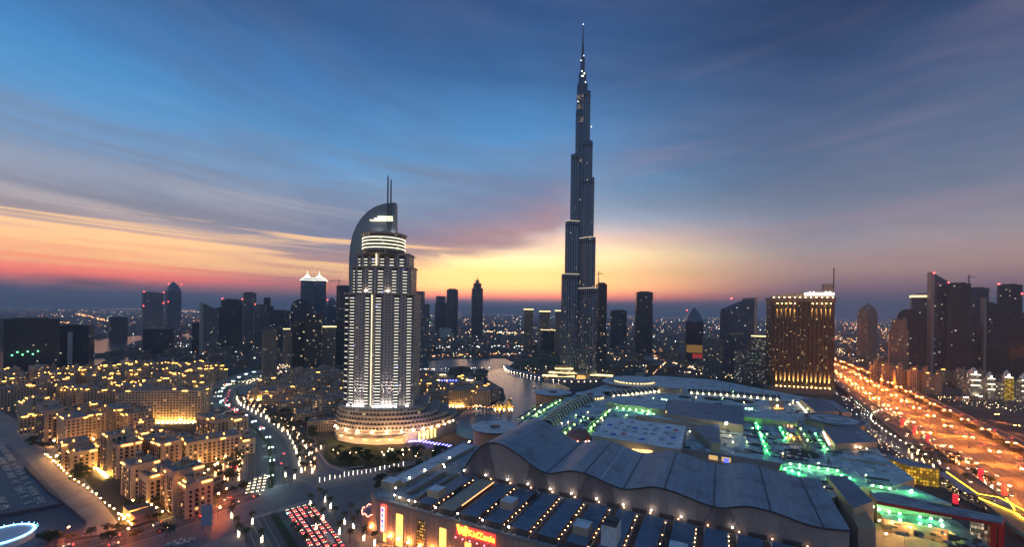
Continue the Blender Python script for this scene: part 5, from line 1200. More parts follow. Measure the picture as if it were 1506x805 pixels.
def block(x, y, rz, bars, label, group, near=False, st=0, lights=1.0, seed=0, name="apartment_block", wash=0, cabins=True, cat="apartment block"):
    rn = random.Random(seed * 31 + int(x) * 7 + int(y)); t = thing(name, label, cat, (x, y, 0), rz, group)
    rest = MB(); to_cam = (-x, -y); ca, sa = math.cos(rz), math.sin(rz); nwin = 0
    for bi, (x0, x1, y0, y1, h) in enumerate(bars):
        wg = MB().box(x0, x1, y0, y1, 0, h, 0, 1).build("wing", [STUCCO[st] if near else BLK[st], BROOF], t)
        rim = MB()
        for a, b, c, d in ((x0 - .15, x1 + .15, y0 - .15, y0 + .25), (x0 - .15, x1 + .15, y1 - .25, y1 + .15), (x0 - .15, x0 + .25, y0 + .25, y1 - .25), (x1 - .25, x1 + .15, y0 + .25, y1 - .25)): rim.box(a, b, c, d, h - .25, h + .95 + .002 * bi)
        if near or y < 560: rim.build("parapet", STUCCO[(st + 1) % 3], wg)
        if cabins:
            for _ in range(2 if (x1 - x0) * (y1 - y0) > 350 else 1):
                cw, cd_, ch = rn.uniform(3, 6.5), rn.uniform(3, 6), rn.uniform(2.2, 4.6); cx_, cy_ = rn.uniform(x0 + 4, max(x1 - 4, x0 + 4.1)), rn.uniform(y0 + 4, max(y1 - 4, y0 + 4.1))
                cb = MB().box(cx_ - cw / 2, cx_ + cw / 2, cy_ - cd_ / 2, cy_ + cd_ / 2, h, h + ch, 0, 1).build("roof_cabin", [STUCCO[(st + 2) % 3], BROOF], wg)
                if rn.random() < .55 * lights: MB().box(cx_ - cw / 2, cx_ + cw / 2, cy_ - cd_ / 2 - .5, cy_ - cd_ / 2 - .15, h + .2, h + .7).build("cabin_light", PLIGHT, cb)
            if rn.random() < .6 and cabins:
                wx, wy = rn.uniform(x0 + 2.5, x1 - 2.5), rn.uniform(y0 + 2.5, y1 - 2.5); wt = MB().box(wx - 1.7, wx + 1.7, wy - 1.7, wy + 1.7, h, h + 6.2).box(wx - 2.0, wx + 2.0, wy - 2.0, wy + 2.0, h + 6.2, h + 6.7)
                for sx_ in (-.8, .8): wt.box(wx + sx_ - .45, wx + sx_ + .45, wy - 1.78, wy + 1.78, h + 2.6, h + 5.4, 1); wt.box(wx - 1.79, wx + 1.79, wy + sx_ - .45, wy + sx_ + .45, h + 2.6, h + 5.4, 1)
                wt.build("wind_tower", [STUCCO[st], WPANE], wg)
            if near:
                for _ in range(4):
                    a_, b_ = rn.uniform(x0 + 2, x1 - 2), rn.uniform(y0 + 2, y1 - 2); MB().box(a_ - .8, a_ + .8, b_ - .6, b_ + .6, h, h + 1.1).build("roof_unit", ROOF_W if rn.random() < .5 else STEEL, wg)
        for sx, sy, fx0, fx1, fr in ((0, -1, x0, x1, 0), (0, 1, x0, x1, math.pi), (-1, 0, y0, y1, -math.pi / 2), (1, 0, y0, y1, math.pi / 2)):
            if (sx * ca - sy * sa) * to_cam[0] + (sx * sa + sy * ca) * to_cam[1] <= 0: continue
            # another wing may stand against this side
            L_ = fx1 - fx0; u = fx0 + rn.uniform(0, 3)
            while u < fx1 - 3:
                ln = rn.uniform(3, 8)
                if rn.random() < .42 * lights:
                    u1 = min(u + ln, fx1 - .3); b_ = MB()
                    if sx == 0: b_.box(u, u1, *sorted((( y0 if sy < 0 else y1) + sy * .25, (y0 if sy < 0 else y1) + sy * .75)), h - .75, h - .30)
                    else: b_.box(*sorted(((x0 if sx < 0 else x1) + sx * .25, (x0 if sx < 0 else x1) + sx * .75)), u, u1, h - .75, h - .30)
                    b_.build("parapet_light", PLIGHT, t)
                u += ln + rn.uniform(2, 9)
            if near:
                pit = 3.7; k = int((L_ - 2) / pit)
                for fl in range(int((h - 2) / 3.3)):
                    for c in range(k):
                        uu = fx0 + (L_ - (k - 1) * pit) / 2 + c * pit
                        px_, py_ = (uu, y0 if sy < 0 else y1) if sx == 0 else (x0 if sx < 0 else x1, uu)
                        # skip where the sister wing covers this spot
                        if any(bj != bi and a - .2 <= px_ + sx * .5 <= b + .2 and c0 - .2 <= py_ + sy * .5 <= d + .2 and fl * 3.3 + 1 < hh for bj, (a, b, c0, d, hh) in enumerate(bars)): continue
                        v = (2 if c % 3 == 1 else 0) + (1 if rn.random() < .08 else 0)
                        nwin += 1
                        if nwin <= 96: put("window", WIN[v], t, (px_, py_, 1.2 + fl * 3.3), fr)
                        else:
                            cf, sf = math.cos(fr), math.sin(fr); sc_ = WIN[v]
                            for pl_ in sc_.polygons:
                                rest.face([(px_ + cf * p.x - sf * p.y, py_ + sf * p.x + cf * p.y, 1.2 + fl * 3.3 + p.z) for p in (sc_.vertices[i_].co for i_ in pl_.vertices)], pl_.material_index + (1 if pl_.material_index and v % 2 else 0))
    if rest.f: rest.build("windows", [WFRAME, WPANE, WPANE_L], t, kind='stuff')
    for k in range(wash):
        MB().box(-20 + k * 5.2, -18.6 + k * 5.2, bars[0][2] - 3.2, bars[0][2] - 2.2, .3, 1.0).build("ground_floodlight", glow("ground_flood", (1, .55, .12), 300), t)
    return t
ORD = ["first", "second", "third", "fourth", "fifth", "sixth", "seventh", "eighth", "ninth", "tenth", "eleventh", "twelfth", "thirteenth", "fourteenth"]
GB = "beige apartment blocks of the old town"
L_ = lambda h, a=22, d=8: [(-a, a, -d, d, h), (-a, -a + 15, d, d + 20, h - 4)]
U_ = lambda h: [(-22, 22, -8, 8, h), (-22, -9, 8, 26, h - 6.6), (9, 22, 8, 26, h - 3.3)]
S_ = lambda h: [(-20, 2, -9, 9, h), (2, 21, -5, 12, h - 5), (-20, -6, 9, 22, h - 8)]
T_ = lambda h: [(-24, -6, -8, 10, h - 4), (-6, 10, -10, 9, h), (10, 24, -7, 10, h - 7)]
NEAR = [  # pixel of the front foot, turn, plan, label
    (262, 752, 0, T_(31), "nearest corner apartment block at the junction, lit parapet and dark balconies", 0),
    (203, 735, .05, S_(26), "stepped apartment block behind the lamp lined sand road corner, next to the nearest block", 2),
    (166, 697, 0, T_(36), "tall apartment block with orange washed wall in the second row from the junction", 0),
    (100, 693, -.05, S_(24), "low apartment block with glowing roof terraces beside the sand road bend", 1),
    (228, 690, .1, L_(26), "apartment block between the tall orange washed one and the boulevard side block", 1),
    (305, 678, -.2, [(-13, 13, -22, 22, 22), (-9, 9, 22, 36, 15)], "narrow block with long dark roof plant strips right beside the boulevard", 2),
    (308, 655, .05, U_(30), "boulevard corner block crowned by a bright orange roof terrace", 0),
    (66, 646, 0, U_(34), "broad block with columns of dark windows above the sand road", 0)]
placed = []
for i, (px, py, dr, bars, lab, st) in enumerate(NEAR):
    x, y = gp(px, py); y += 6; placed.append((x, y)); block(x, y, DIRD + dr, bars, lab, GB, True, st, 1.25 if i < 7 else .8, i, wash=7 if i == 2 else 0)
    if i == 2:
        pass
x, y = gp(240, 622); placed.append((x, y + 8))
block(x, y + 8, math.atan2(.10, 1), [(-46, 46, -9, 9, 42), (-60, -46, -6, 10, 39)], "long apartment block washed gold by floodlights from foot to roof", GB, False, 2, .7, 50, wash=12)
DIST = [gp(*p) for p in ((-30, 612), (-30, 566), (110, 556), (205, 547), (326, 546), (312, 566), (296, 590), (302, 615), (336, 650), (345, 690), (325, 735), (280, 752), (178, 768), (62, 668), (12, 624))]
d1, d2 = (math.cos(DIRD), math.sin(DIRD)), (-math.sin(DIRD), math.cos(DIRD)); base = gp(172, 774); rnd = random.Random(21); grid = 0
for k in range(0, 26):
    col = 0
    for j in range(16, -22, -1):
        x = base[0] + d1[0] * (j * 57 - 30 + (k % 2) * 20) + d2[0] * (20 + k * 47); y = base[1] + d1[1] * (j * 57 - 30 + (k % 2) * 20) + d2[1] * (20 + k * 47)
        x += rnd.uniform(-5, 5); y += rnd.uniform(-5, 5)
        if not inside((x, y), DIST) or any(math.hypot(x - a, y - b) < 50 for a, b in placed) or y > 1050: continue
        if abs((x - gp(240, 618)[0])) < 70 and abs(y - gp(240, 618)[1]) < 50: continue
        px = topix(x, y)[0]; col += 1
        if px < -40: continue
        h = rnd.choice((20, 24, 27, 30, 34)); pl = rnd.choice((L_, U_, S_, T_))(h)
        block(x, y, DIRD + rnd.choice((0, 0, math.pi / 2, .1)), pl, f"beige apartment block, {ORD[min(col - 1, 13)]} from the boulevard in the {ORD[k % 14]} row{' of the far half' if k > 13 else ''} behind the junction", GB, False, grid % 3, .95, grid); grid += 1
# old town houses between the boulevard and the hotel, and round the souk island
GS = "low old town houses behind the boulevard palms"
TOWN = [gp(*p) for p in ((378, 580), (400, 556), (440, 548), (505, 548), (506, 600), (500, 640), (462, 634), (440, 612), (400, 592))]
row = 0
for yy in range(490, 1080, 44):
    cix = 0
    for xx in range(-460, -140, 46):
        x, y = xx + rnd.uniform(-8, 8), yy + rnd.uniform(-8, 8)
        if not inside((x, y), TOWN): continue
        cix += 1; h = rnd.choice((13, 16, 19, 22))
        block(x, y, rnd.choice((.3, -.25, .05)), [(a * .8, b * .8, c * .9, d * .9, e) for a, b, c, d, e in rnd.choice((L_, U_, S_))(h)], f"low tan old town house, {ORD[min(cix - 1, 13)]} from the palms in row {ORD[row]} beside the hotel", GS, False, cix % 3, .16, cix + row * 9, "town_house", cat="house")
    row += 1 if cix else 0
def arcade(px, py, w, h, rz, lab, n, name="arcade_hall", grp=None, st=2):
    x, y = gp(px, py); t = block(x, y, rz, [(-w / 2, w / 2, 0, 16, h), (-w / 2 + 3, -w / 2 + 14, -3, 0, h + 4), (w / 2 - 14, w / 2 - 3, -3, 0, h + 3)], lab, grp, False, st, .5, int(px), name, cat="hall")
    for i in range(n):
        xx = -w / 2 + (i + .5) * w / n; MB().box(xx - 1.2, xx + 1.2, -3.6, -2.6, .8, 1.6).build("arch_light", glow("arch_light_gl", (1, .55, .12), 190), t)
    return t
arcade(395, 589, 62, 15, .0, "gold lit old town hall facing the boulevard bend, nearer wing", 6)
arcade(440, 587, 66, 14, -.1, "gold lit old town hall facing the boulevard bend, farther wing", 5)
GI = "souk blocks on the lake island"
for i, (px, py, w, d, h, rz, lab) in enumerate([(668, 598, 44, 30, 26, .25, "souk block with gold lit arches facing the turquoise water"), (700, 597, 46, 30, 25, .05, "arcaded souk block at the tip of the lake island"), (720, 590, 26, 26, 22, -.5, "rounded corner souk block nearest the open lake"), (640, 602, 34, 26, 24, .3, "souk block next to the hotel terraces, inner side"), (655, 582, 50, 28, 22, .15, "souk block behind the gold lit arches with blue roof lights"), (690, 581, 50, 28, 22, .05, "farther souk block towards the canal with a white roof light"), (630, 580, 36, 26, 20, .3, "small souk block tucked behind the hotel's right flank"), (650, 568, 44, 24, 18, .1, "low souk block by the canal with a gold lit rooftop"), (684, 569, 40, 22, 17, 0, "low souk block by the canal, lake side"), (625, 566, 30, 22, 17, .1, "low souk block by the canal, hotel side")]):
    x, y = gp(px, py); t = block(x, y + 10, rz, [(-w / 2, w / 2, -d / 2, d / 2, h), (-w / 2 + 4, 0, -d / 2 + 4, d / 2 - 3, h + 3.5)], lab, GI, False, (1, 0, 2)[i % 3], .35, i, "souk_block", cat="souk building")
    if i == 0:
        for k in range(6): MB().box(-16 + k * 5, -14.4 + k * 5, -d / 2 - 3, -d / 2 - 2, .5, 1.3).build("arch_light", glow("arch_light_gl", (1, .5, .1), 40), t)
    if i == 4:
        for k in range(7): MB().box(-14 + k * 5, -12 + k * 5, -8, -7.4, h + 3.6, h + 5).build("blue_light", glow("roof_blue_gl", (.1, .12, 1), 14), t)
    if i in (5, 7): MB().box(-6, 6, -9, -8, h + 3.7, h + 4.6).build("roof_light", glow("roof_gold_gl", (1, .72, .3), 14), t)
x, y = gp(741, 602); t = thing("waterside_pavilion", "golden floodlit pavilion with twin cupolas standing at the water's edge", "pavilion", (x, y, 0), .1)
for cx_, r_, h in ((-7, 5, 8), (8, 4, 12)): MB().cone((cx_, 0), r_, r_, 0, h, 12, 0).lathe([(r_ * 1.05, h), (r_ * .9, h + 2), (r_ * .4, h + 4), (.1, h + 5)], 12, (cx_, 0)).build("cupola", plain("cupola_mat", (.5, .36, .2), .8), t)
MB().box(-16, 14, 0, 8, 0, 6, 0).build("hall", plain("cupola_mat", (.4, .4, .4)), t)
for cx_ in (-14, -7, 0, 8, 12): MB().box(cx_ - .6, cx_ + .6, -6.6, -5.6, .4, 1.2).build("floodlight", glow("pavilion_flood", (1, .5, .1), 170), t)
# ---------------------------------------------------------------- trees
def leaf_mat(name, a, b):
    m = bpy.data.materials.new(name); m.use_nodes = True; g = NT(m.node_tree); bs = g.n['Principled BSDF']
    tcn = g.new('ShaderNodeTexCoord'); g.put(bs.inputs['Base Color'], g.mix(g.sstep(g.noise(tcn.outputs['Object'], .6, 3), .35, .65), a, b)); bs.inputs['Roughness'].default_value = .8
    return m
FROND = leaf_mat("frond", (.05, .055, .015), (.11, .10, .035)); LEAF = leaf_mat("leaf", (.02, .04, .012), (.06, .085, .025)); BARK = plain("bark", (.16, .11, .07), .9)
WRAP = glow("trunk_light_wrap", (1.0, .76, .47), 26); WRAP_B = glow("trunk_light_warm", (1.0, .52, .22), 24)
def palm_meshes(seed, lit, H=8.5):
    rn = random.Random(seed); tr = MB()
    for i in range(5): tr.cone((.12 * math.sin(i), .1 * i), .34 - .03 * i, .31 - .03 * i, H * i / 5, H * (i + 1) / 5 + .1, 7, 0, cap=False)
    cr = MB()
    for i in range(22):
        a = 2 * math.pi * i / 22 + rn.uniform(-.15, .15); up = rn.uniform(.1, 1.0); l = rn.uniform(2.6, 3.6)
        pts = [(0.1, H)]; z = H; r = 0.1
        for k in range(4): r += l / 4 * (.9 - .06 * k); z += l / 4 * (up - .55 * k); pts.append((r, z))
        for k in range(4):
            (r0, z0), (r1, z1) = pts[k], pts[k + 1]; w0, w1 = (.12, .5, .55, .42, .08)[k], (.12, .5, .55, .42, .08)[k + 1]
            ca, sa = math.cos(a), math.sin(a)
            for sd in (-1, 1):
                q = [(r0 * ca, r0 * sa, z0), (r1 * ca, r1 * sa, z1), (r1 * ca - sd * sa * w1, r1 * sa + sd * ca * w1, z1 - .3 * w1), (r0 * ca - sd * sa * w0, r0 * sa + sd * ca * w0, z0 - .3 * w0)]
                cr.face(q if sd > 0 else q[::-1], 0)
    lw = None
    if lit:
        lw = MB()
        for k in range(4):
            a = k * math.pi / 2 + .4; lw.beam((.5 * math.cos(a), .5 * math.sin(a), .6), (.46 * math.cos(a), .46 * math.sin(a), 3.4 + .5 * k), .055, 3)
    return tr.data("trunk", BARK), cr.data("crown", FROND), lw
def palm(name_mats, lab, grp, loc):
    tr, cr, lw = name_mats
    t = thing("palm_tree", lab, "palm tree", loc, 0, grp); put("trunk", tr, t); put("crown", cr, t)
    if lw: put("light_wrap", lw, t)
    return t
_p = palm_meshes(1, True); PW = (_p[0], _p[1], _p[2].data("light_wrap", WRAP)); _p2 = palm_meshes(2, True, 7.5); PB = (_p2[0], _p2[1], _p2[2].data("light_wrap", WRAP_B)); _p3 = palm_meshes(3, False, 8); PN = (_p3[0], _p3[1], None)
protos = {}
def plant(kind, mats, loc, lab, grp, rz, sc=1.0):
    if (kind) not in protos: o = palm(mats, lab, grp, loc); o.rotation_euler[2] = rz; protos[kind] = o
    else: o = dup(protos[kind], loc, rz, lab, grp)
    o.scale = (sc, sc, sc); return o
rnd = random.Random(12)
def along(path, off, d0, d1, step, kind, mats, lab, grp, sc=1.0, jit=1.0):
    d = d0
    while d < d1:
        (x, y), a = at_len(path, d); x += -math.sin(a) * off + rnd.uniform(-jit, jit); y += math.cos(a) * off + rnd.uniform(-jit, jit)
        plant(kind, mats, (x, y, 0), lab, grp, rnd.uniform(0, 6.28), sc * rnd.uniform(.9, 1.12)); d += step
GP1 = "palms with white lit trunks along the boulevard pavement"
along(MED, -23.5, 30, mlen * .55, 19, 'w', PW, "palm with a white lit trunk lining the hotel side pavement of the boulevard", GP1, 1.15)
along(MED, -33, 24, mlen * .5, 25, 'w', PB, "palm with a white lit trunk in the outer row of the boulevard pavement", GP1 + ", outer row", 1.0)
along(MED, 25.5, 34, mlen * .6, 16, 'b', PB, "palm with a warm lit trunk along the apartment side of the boulevard", "palms along the apartment side of the boulevard", 1.0, 2)
along(MED, 33, 40, mlen * .55, 18, 'n', PN, "unlit palm on the apartment side of the boulevard", "unlit palms on the apartment side of the boulevard", 1.0, 3)
along(MED, 29.5, 40, mlen * .55, 13, 'n', PN, "unlit palm on the apartment side of the boulevard", "unlit palms on the apartment side of the boulevard", .9, 4)
along(MED, -28, 28, mlen * .5, 15, 'n', PN, "unlit palm standing between the lit palm rows by the hotel", "unlit palms between the lit rows", 1.05, 2)
GP2 = "palms with white lit trunks around the junction"
for px, py, k in ((457, 746, 'w'), (478, 740, 'w'), (486, 750, 'w'), (475, 768, 'w'), (499, 788, 'w'), (507, 773, 'w'), (520, 781, 'w'), (535, 797, 'w'), (551, 805, 'w'), (371, 773, 'w'), (385, 800, 'w'), (351, 792, 'w'), (341, 764, 'w'), (420, 703, 'w'), (433, 706, 'w'), (465, 781, 'w'), (342, 755, 'n'), (348, 780, 'n'), (362, 798, 'n'), (449, 808, 'n'), (515, 800, 'n'), (493, 765, 'n'), (527, 770, 'n'), (516, 760, 'n'), (460, 760, 'n'), (470, 736, 'n'), (432, 790, 'n'), (440, 796, 'n')):
    x, y = gp(px, py); plant(k, PW if k == 'w' else PN, (x, y, 0), "palm with a white lit trunk on the paving round the junction" if k == 'w' else "unlit palm on the paving round the junction", GP2 if k == 'w' else "unlit palms round the junction", rnd.uniform(0, 6), 1.0)
GP3 = "palms with beige lit trunks below the elevated road"
for i in range(17):
    px = 1337 + i * 4.6 + rnd.uniform(-2, 2); py = 668 + (i % 3) * 7 + i * .9; x, y = gp(px, py); plant('b', PB, (x, y, 0), "palm with a glowing beige trunk below the elevated road", GP3, rnd.uniform(0, 6), 1.25)
for px, py in ((1432, 708), (1436, 712), (1449, 718), (1458, 722), (1420, 716)):
    x, y = gp(px, py); plant('w', PW, (x, y, 0), "palm with a white lit trunk beside the tall red pylon", "white lit palms by the tall red pylon", rnd.uniform(0, 6), 1.2)
for i in range(70):
    d = 36 + rnd.random() * mlen * .5; (x, y), a = at_len(MED, d); o = rnd.uniform(24.5, 44); plant('b', PB, (x - math.sin(a) * o, y + math.cos(a) * o, 0), "palm with a warm lit trunk along the apartment side of the boulevard", "palms along the apartment side of the boulevard", rnd.uniform(0, 6), rnd.uniform(.7, 1.05))
for i in range(46):
    d = 30 + rnd.random() * mlen * .52; (x, y), a = at_len(MED, d); o = -rnd.uniform(25, 47); plant('b', PB, (x - math.sin(a) * o, y + math.cos(a) * o, 0), "palm with a warm lit trunk scattered on the hotel side of the boulevard", "warm lit palms on the hotel side of the boulevard", rnd.uniform(0, 6), rnd.uniform(.7, 1.05))
# broad dark trees: trunk, limbs and a loose crown of leaf clumps
def tree_data(seed, H=7.5, r=3.6):
    rn = random.Random(seed); tr = MB().cone((0, 0), .28, .16, 0, H * .55, 6, 0)
    tips = []
    for i in range(6):
        a = 2 * math.pi * i / 6 + rn.uniform(-.3, .3); e = (rn.uniform(.5, .8) * r * math.cos(a), rn.uniform(.5, .8) * r * math.sin(a), H * rn.uniform(.6, .92)); tr.beam((0, 0, H * .42), e, .13, 4, 0, .05); tips.append(e)
    tips.append((0, 0, H * .95)); cr = MB()
    for e in tips:
        for _ in range(46):
            d = Vector((rn.gauss(0, 1), rn.gauss(0, 1), rn.gauss(0, .7))); d = d.normalized() * rn.uniform(.3, 1.0) * r * .52
            c = Vector(e) + d; s = rn.uniform(.28, .55); n1 = Vector((rn.uniform(-1, 1), rn.uniform(-1, 1), rn.uniform(-1, 1))).normalized(); n2 = n1.orthogonal().normalized()
            cr.face([c + n1 * s, c + n2 * s, c - n1 * s, c - n2 * s], 0)
    return tr.data("trunk", BARK), cr.data("crown", LEAF), None
TD = [tree_data(i, 6 + i, 3.2 + .5 * i) for i in range(3)]
def trees(pts, lab, grp, sc=1.0):
    for i, (x, y) in enumerate(pts):
        k = 't%d' % (i % 3)
        if k not in protos: t = thing("broad_tree", lab, "tree", (x, y, 0), rnd.uniform(0, 6), grp); put("trunk", TD[i % 3][0], t); put("crown", TD[i % 3][1], t); protos[k] = t; t.scale = (sc,) * 3
        else: t = dup(protos[k], (x, y, 0), rnd.uniform(0, 6), lab, grp, (sc * rnd.uniform(.8, 1.2),) * 3)
def scat(pix, n):
    xs, ys = [p[0] for p in pix], [p[1] for p in pix]; out = []
    while len(out) < n:
        p = (rnd.uniform(min(xs), max(xs)), rnd.uniform(min(ys), max(ys)))
        if inside(p, pix): out.append(gp(*p))
    return out
trees(scat([(480, 662), (560, 668), (668, 663), (640, 678), (560, 688), (500, 685)], 42), "dark garden tree inside the hotel drive", "dark trees of the hotel garden")
trees(scat([(272, 756), (330, 735), (336, 722), (300, 730), (270, 748)], 12), "dark tree in the hedge below the nearest apartment block", "trees below the nearest block", .8)
trees(scat([(180, 752), (235, 758), (225, 735), (190, 740)], 10), "dark courtyard tree between the lamp lined corner and the nearest block", "courtyard trees by the corner", .8)
trees(scat([(100, 712), (140, 722), (150, 705), (118, 690)], 10), "dark tree beside the sand road below the low glowing block", "trees along the sand road", .9)
trees(scat([(40, 655), (70, 668), (90, 660), (60, 645)], 6), "dark tree beside the sand road bend below the broad block", "trees at the sand road bend", .9)
trees(scat([(378, 620), (440, 600), (470, 640), (462, 660), (420, 640)], 30), "dark tree between the boulevard palms and the old town houses", "dark trees of the old town park")
trees(scat([(560, 700), (600, 690), (650, 672), (660, 680), (600, 708), (560, 730), (530, 740)], 18), "dark tree on the slope between the hotel drive and the mall", "trees between hotel drive and mall", .9)
trees(scat([(770, 548), (870, 560), (890, 545), (800, 532)], 26), "dark park tree at the tallest tower's foot", "park trees at the tallest tower", 1.2)
trees([(p[0] - math.sin(a) * 15.5, p[1] + math.cos(a) * 15.5) for p, a in (at_len(ST, 8 + i * 8.5 + (i % 3) * 1.5) for i in range(17))], "dark street tree on the apartment side of the lower street", "street trees along the lower street", .75)
trees(scat([(300, 722), (345, 712), (352, 690), (325, 690), (318, 700)], 14), "dark tree between the nearest blocks and the boulevard", "trees between near blocks and boulevard", .7)
trees([gp(75, 800), gp(82, 803), gp(68, 803), gp(160, 800), gp(200, 795), gp(244, 792)], "dark tree on the verge of the orange lit street", "trees on the street verge", 1.0)
# ---------------------------------------------------------------- lamps
def lamp_data(H, arm, head, dbl=False, r=.1, hs=(.9, .42, .22)):
    p = MB().cone((0, 0), r * 1.3, r * .7, 0, H, 6, 0); h = MB()
    for sd in ((-1, 1) if dbl else (1,)):
        p.beam((0, 0, H - .1), (sd * arm, 0, H + .25), r * .5, 4); h.box(sd * arm - hs[0] / 2, sd * arm + hs[0] / 2, -hs[1] / 2, hs[1] / 2, H + .05, H + .05 + hs[2])
    return p.data("pole", STEEL), h.data("lamp_head", head)
HWL = lamp_data(13, 3.2, glow("sodium_head", (1, .26, .024), 2100), True, .18, (1.8, .9, .09)); STL = lamp_data(8, 1.6, glow("street_head", (1, .62, .32), 190), False, .1); STO = lamp_data(8.5, 1.6, glow("orange_head", (1, .17, .025), 1500), False, .1); BOL = lamp_data(2.6, 0, glow("bollard_head", (1, .46, .10), 300), False, .09, (.42, .42, .4)); GRL = lamp_data(9, 1.6, glow("boulevard_head", (.72, 1.0, .86), 520), True, .1, (.6, .34, .2))
def lamp(kind, data, x, y, rz, lab, grp, z=0, sc=1.0):
    if kind not in protos:
        t = thing({'b': 'garden_lamp', 'l': 'light_column'}.get(kind[0], 'street_lamp'), lab, {'b': 'garden lamp', 'l': 'light column'}.get(kind[0], 'street lamp'), (x, y, z), rz, grp); put("pole", data[0], t); put("lamp_head", data[1], t); protos[kind] = t
    else: t = dup(protos[kind], (x, y, z), rz, lab, grp)
    v_ = sc * rnd.uniform(.75, 1.2) if kind[0] in 'bl' else sc * rnd.uniform(.93, 1.06)
    t.scale = (v_,) * 3
HA = math.atan2(HN[1], HN[0])
for n0, lab, z in ((213, "double armed orange lamp in the middle of the highway", 0), (247, "double armed orange lamp between the highway and the farther elevated road", 0), (177, "double armed orange lamp along the near edge of the highway", 0)):
    s = 330
    while s < 2300:
        x, y = HWY(n0, s); lamp('h', HWL, x, y, HA, lab, lab.replace("lamp", "lamps"), z, 1.0); s += 60 if s < 1300 else 95
for path, lab in ((EXIT, "orange lamp beside the exit road beyond the highway"), (EXIT2, "orange lamp beside the farther exit road")):
    d = 10
    while d < plen(path): (x, y), a = at_len(path, d); lamp('x', lamp_data(11, 2.4, glow('exit_head', (1, .25, .03), 380), True, .15, (1.5, .8, .12)) if 'x' not in protos else None, x, y, a + 1.57, lab, lab.replace("lamp", "lamps")); d += 60
d = 8
while d < mlen * .95: (x, y), a = at_len(MED, d); lamp('g', GRL, x, y, a + 1.57, "pale double lamp on the boulevard median", "pale lamps on the boulevard median"); d += 42
for px, py in ((183, 778), (256, 759), (184, 800), (318, 745), (330, 738), (96, 797), (320, 766)):
    x, y = gp(px, py); lamp('o', STO, x, y, 1.2, "orange lamp glowing over the street below the apartment blocks", "orange lamps over the lower street")
SR = smooth_path([gp(*p) for p in ((58, 673), (76, 690), (92, 706), (120, 726), (150, 752), (172, 774))], 6)
d = 4
while d < plen(SR): (x, y), a = at_len(SR, d); lamp('b0', BOL, x + 3 * math.sin(-a), y + 3, a, "small warm lamp in the row beside the sand road", "small lamps along the sand road", 0, 1.2); d += 11
for px, py in [(175 + i * 8, 770 - i * 2.2) for i in range(6)] + [(230 + i * 9, 762 - i * 2) for i in range(10)] + [(195 + i * 7, 745 + (i % 3) * 5) for i in range(6)] + [(270 + i * 6, 728 - i * 5) for i in range(7)]:
    x, y = gp(px, py); lamp('b0', BOL, x, y, 0, "small warm garden lamp at the foot of the apartment blocks", "small garden lamps by the apartment blocks", 0, 1.3)
for px, py in scat([(300, 600), (320, 640), (345, 690), (330, 735), (180, 770), (70, 672), (12, 624), (0, 580), (200, 560), (320, 552)], 1) and [(rnd.uniform(20, 335), rnd.uniform(560, 700)) for _ in range(120)]:
    x, y = gp(px, py)
    if inside((x, y), DIST): lamp('b0', BOL, x, y, 0, "small warm courtyard lamp among the apartment blocks", "small courtyard lamps among the apartment blocks", 0, 1.7)
for i in range(26):
    (x, y), a = at_len(SERV, plen(SERV) * (.25 + .72 * i / 26)); lamp('s', STL, x + 7 * math.sin(a), y - 7 * math.cos(a), a, "warm lamp along the curved service road by the mall", "warm lamps along the mall service road")
for px, py in ((1290, 782), (1310, 786), (1335, 792), (1360, 792), (1385, 802), (1275, 795), (1300, 801), (1330, 804), (1268, 783)):
    x, y = gp(px, py); lamp('fo', lamp_data(7, 1.4, glow("forecourt_head", (1, .42, .10), 650)) if 'fo' not in protos else None, x, y, 0, "orange lamp on the forecourt right of the wave roofed hall", "orange lamps on the mall forecourt")
for a, b, n in (((500, 705), (545, 697), 7), ((545, 697), (600, 686), 8), ((470, 712), (500, 705), 4)):
    for i in range(n):
        x, y = gp(a[0] + (b[0] - a[0]) * i / n, a[1] + (b[1] - a[1]) * i / n); lamp('lp', (MB().cone((0, 0), .16, .16, 0, 1.0, 6).data("pole", STEEL), MB().cone((0, 0), .15, .15, 1.2, 4.8, 6).data("lamp_head", glow("light_column", (1, .86, .68), 6))), x, y, 0, "slim white glowing light column along the hotel drive", "light columns along the hotel drive")
for i in range(20):
    x, y = gp(455 + rnd.uniform(30, 190), rnd.uniform(664, 676)); lamp('b1', lamp_data(2.2, 0, glow("garden_head", (1, .6, .3), 60), False, .08, (.45, .45, .45)) if 'b1' not in protos else None, x, y, 0, "small lamp among the dark trees of the hotel garden", "small lamps in the hotel garden", 0, 1.3)
bx = gp(605, 657); bl = thing("lit_pergola", "pergola strung with blue lights between the hotel podium and the mall", "pergola", (bx[0], bx[1], 0))
for i in range(14):
    x, y = gp(602 + i * 5.2, 655 + max(0, i - 3) * .9); m_ = MB().beam((x - bx[0], y - bx[1] - 3, 4), (x - bx[0], y - bx[1] + 3, 4), .16, 4).beam((x - bx[0], y - bx[1], 0), (x - bx[0], y - bx[1], 4), .1, 4); m_.build("frame", STEEL, bl)
    MB().beam((x - bx[0], y - bx[1] - 3, 4.4), (x - bx[0] + 3, y - bx[1] + 2, 4.5), .28, 4).build("blue_tube", glow("pergola_blue", (.10, .10, 1), 26), bl)
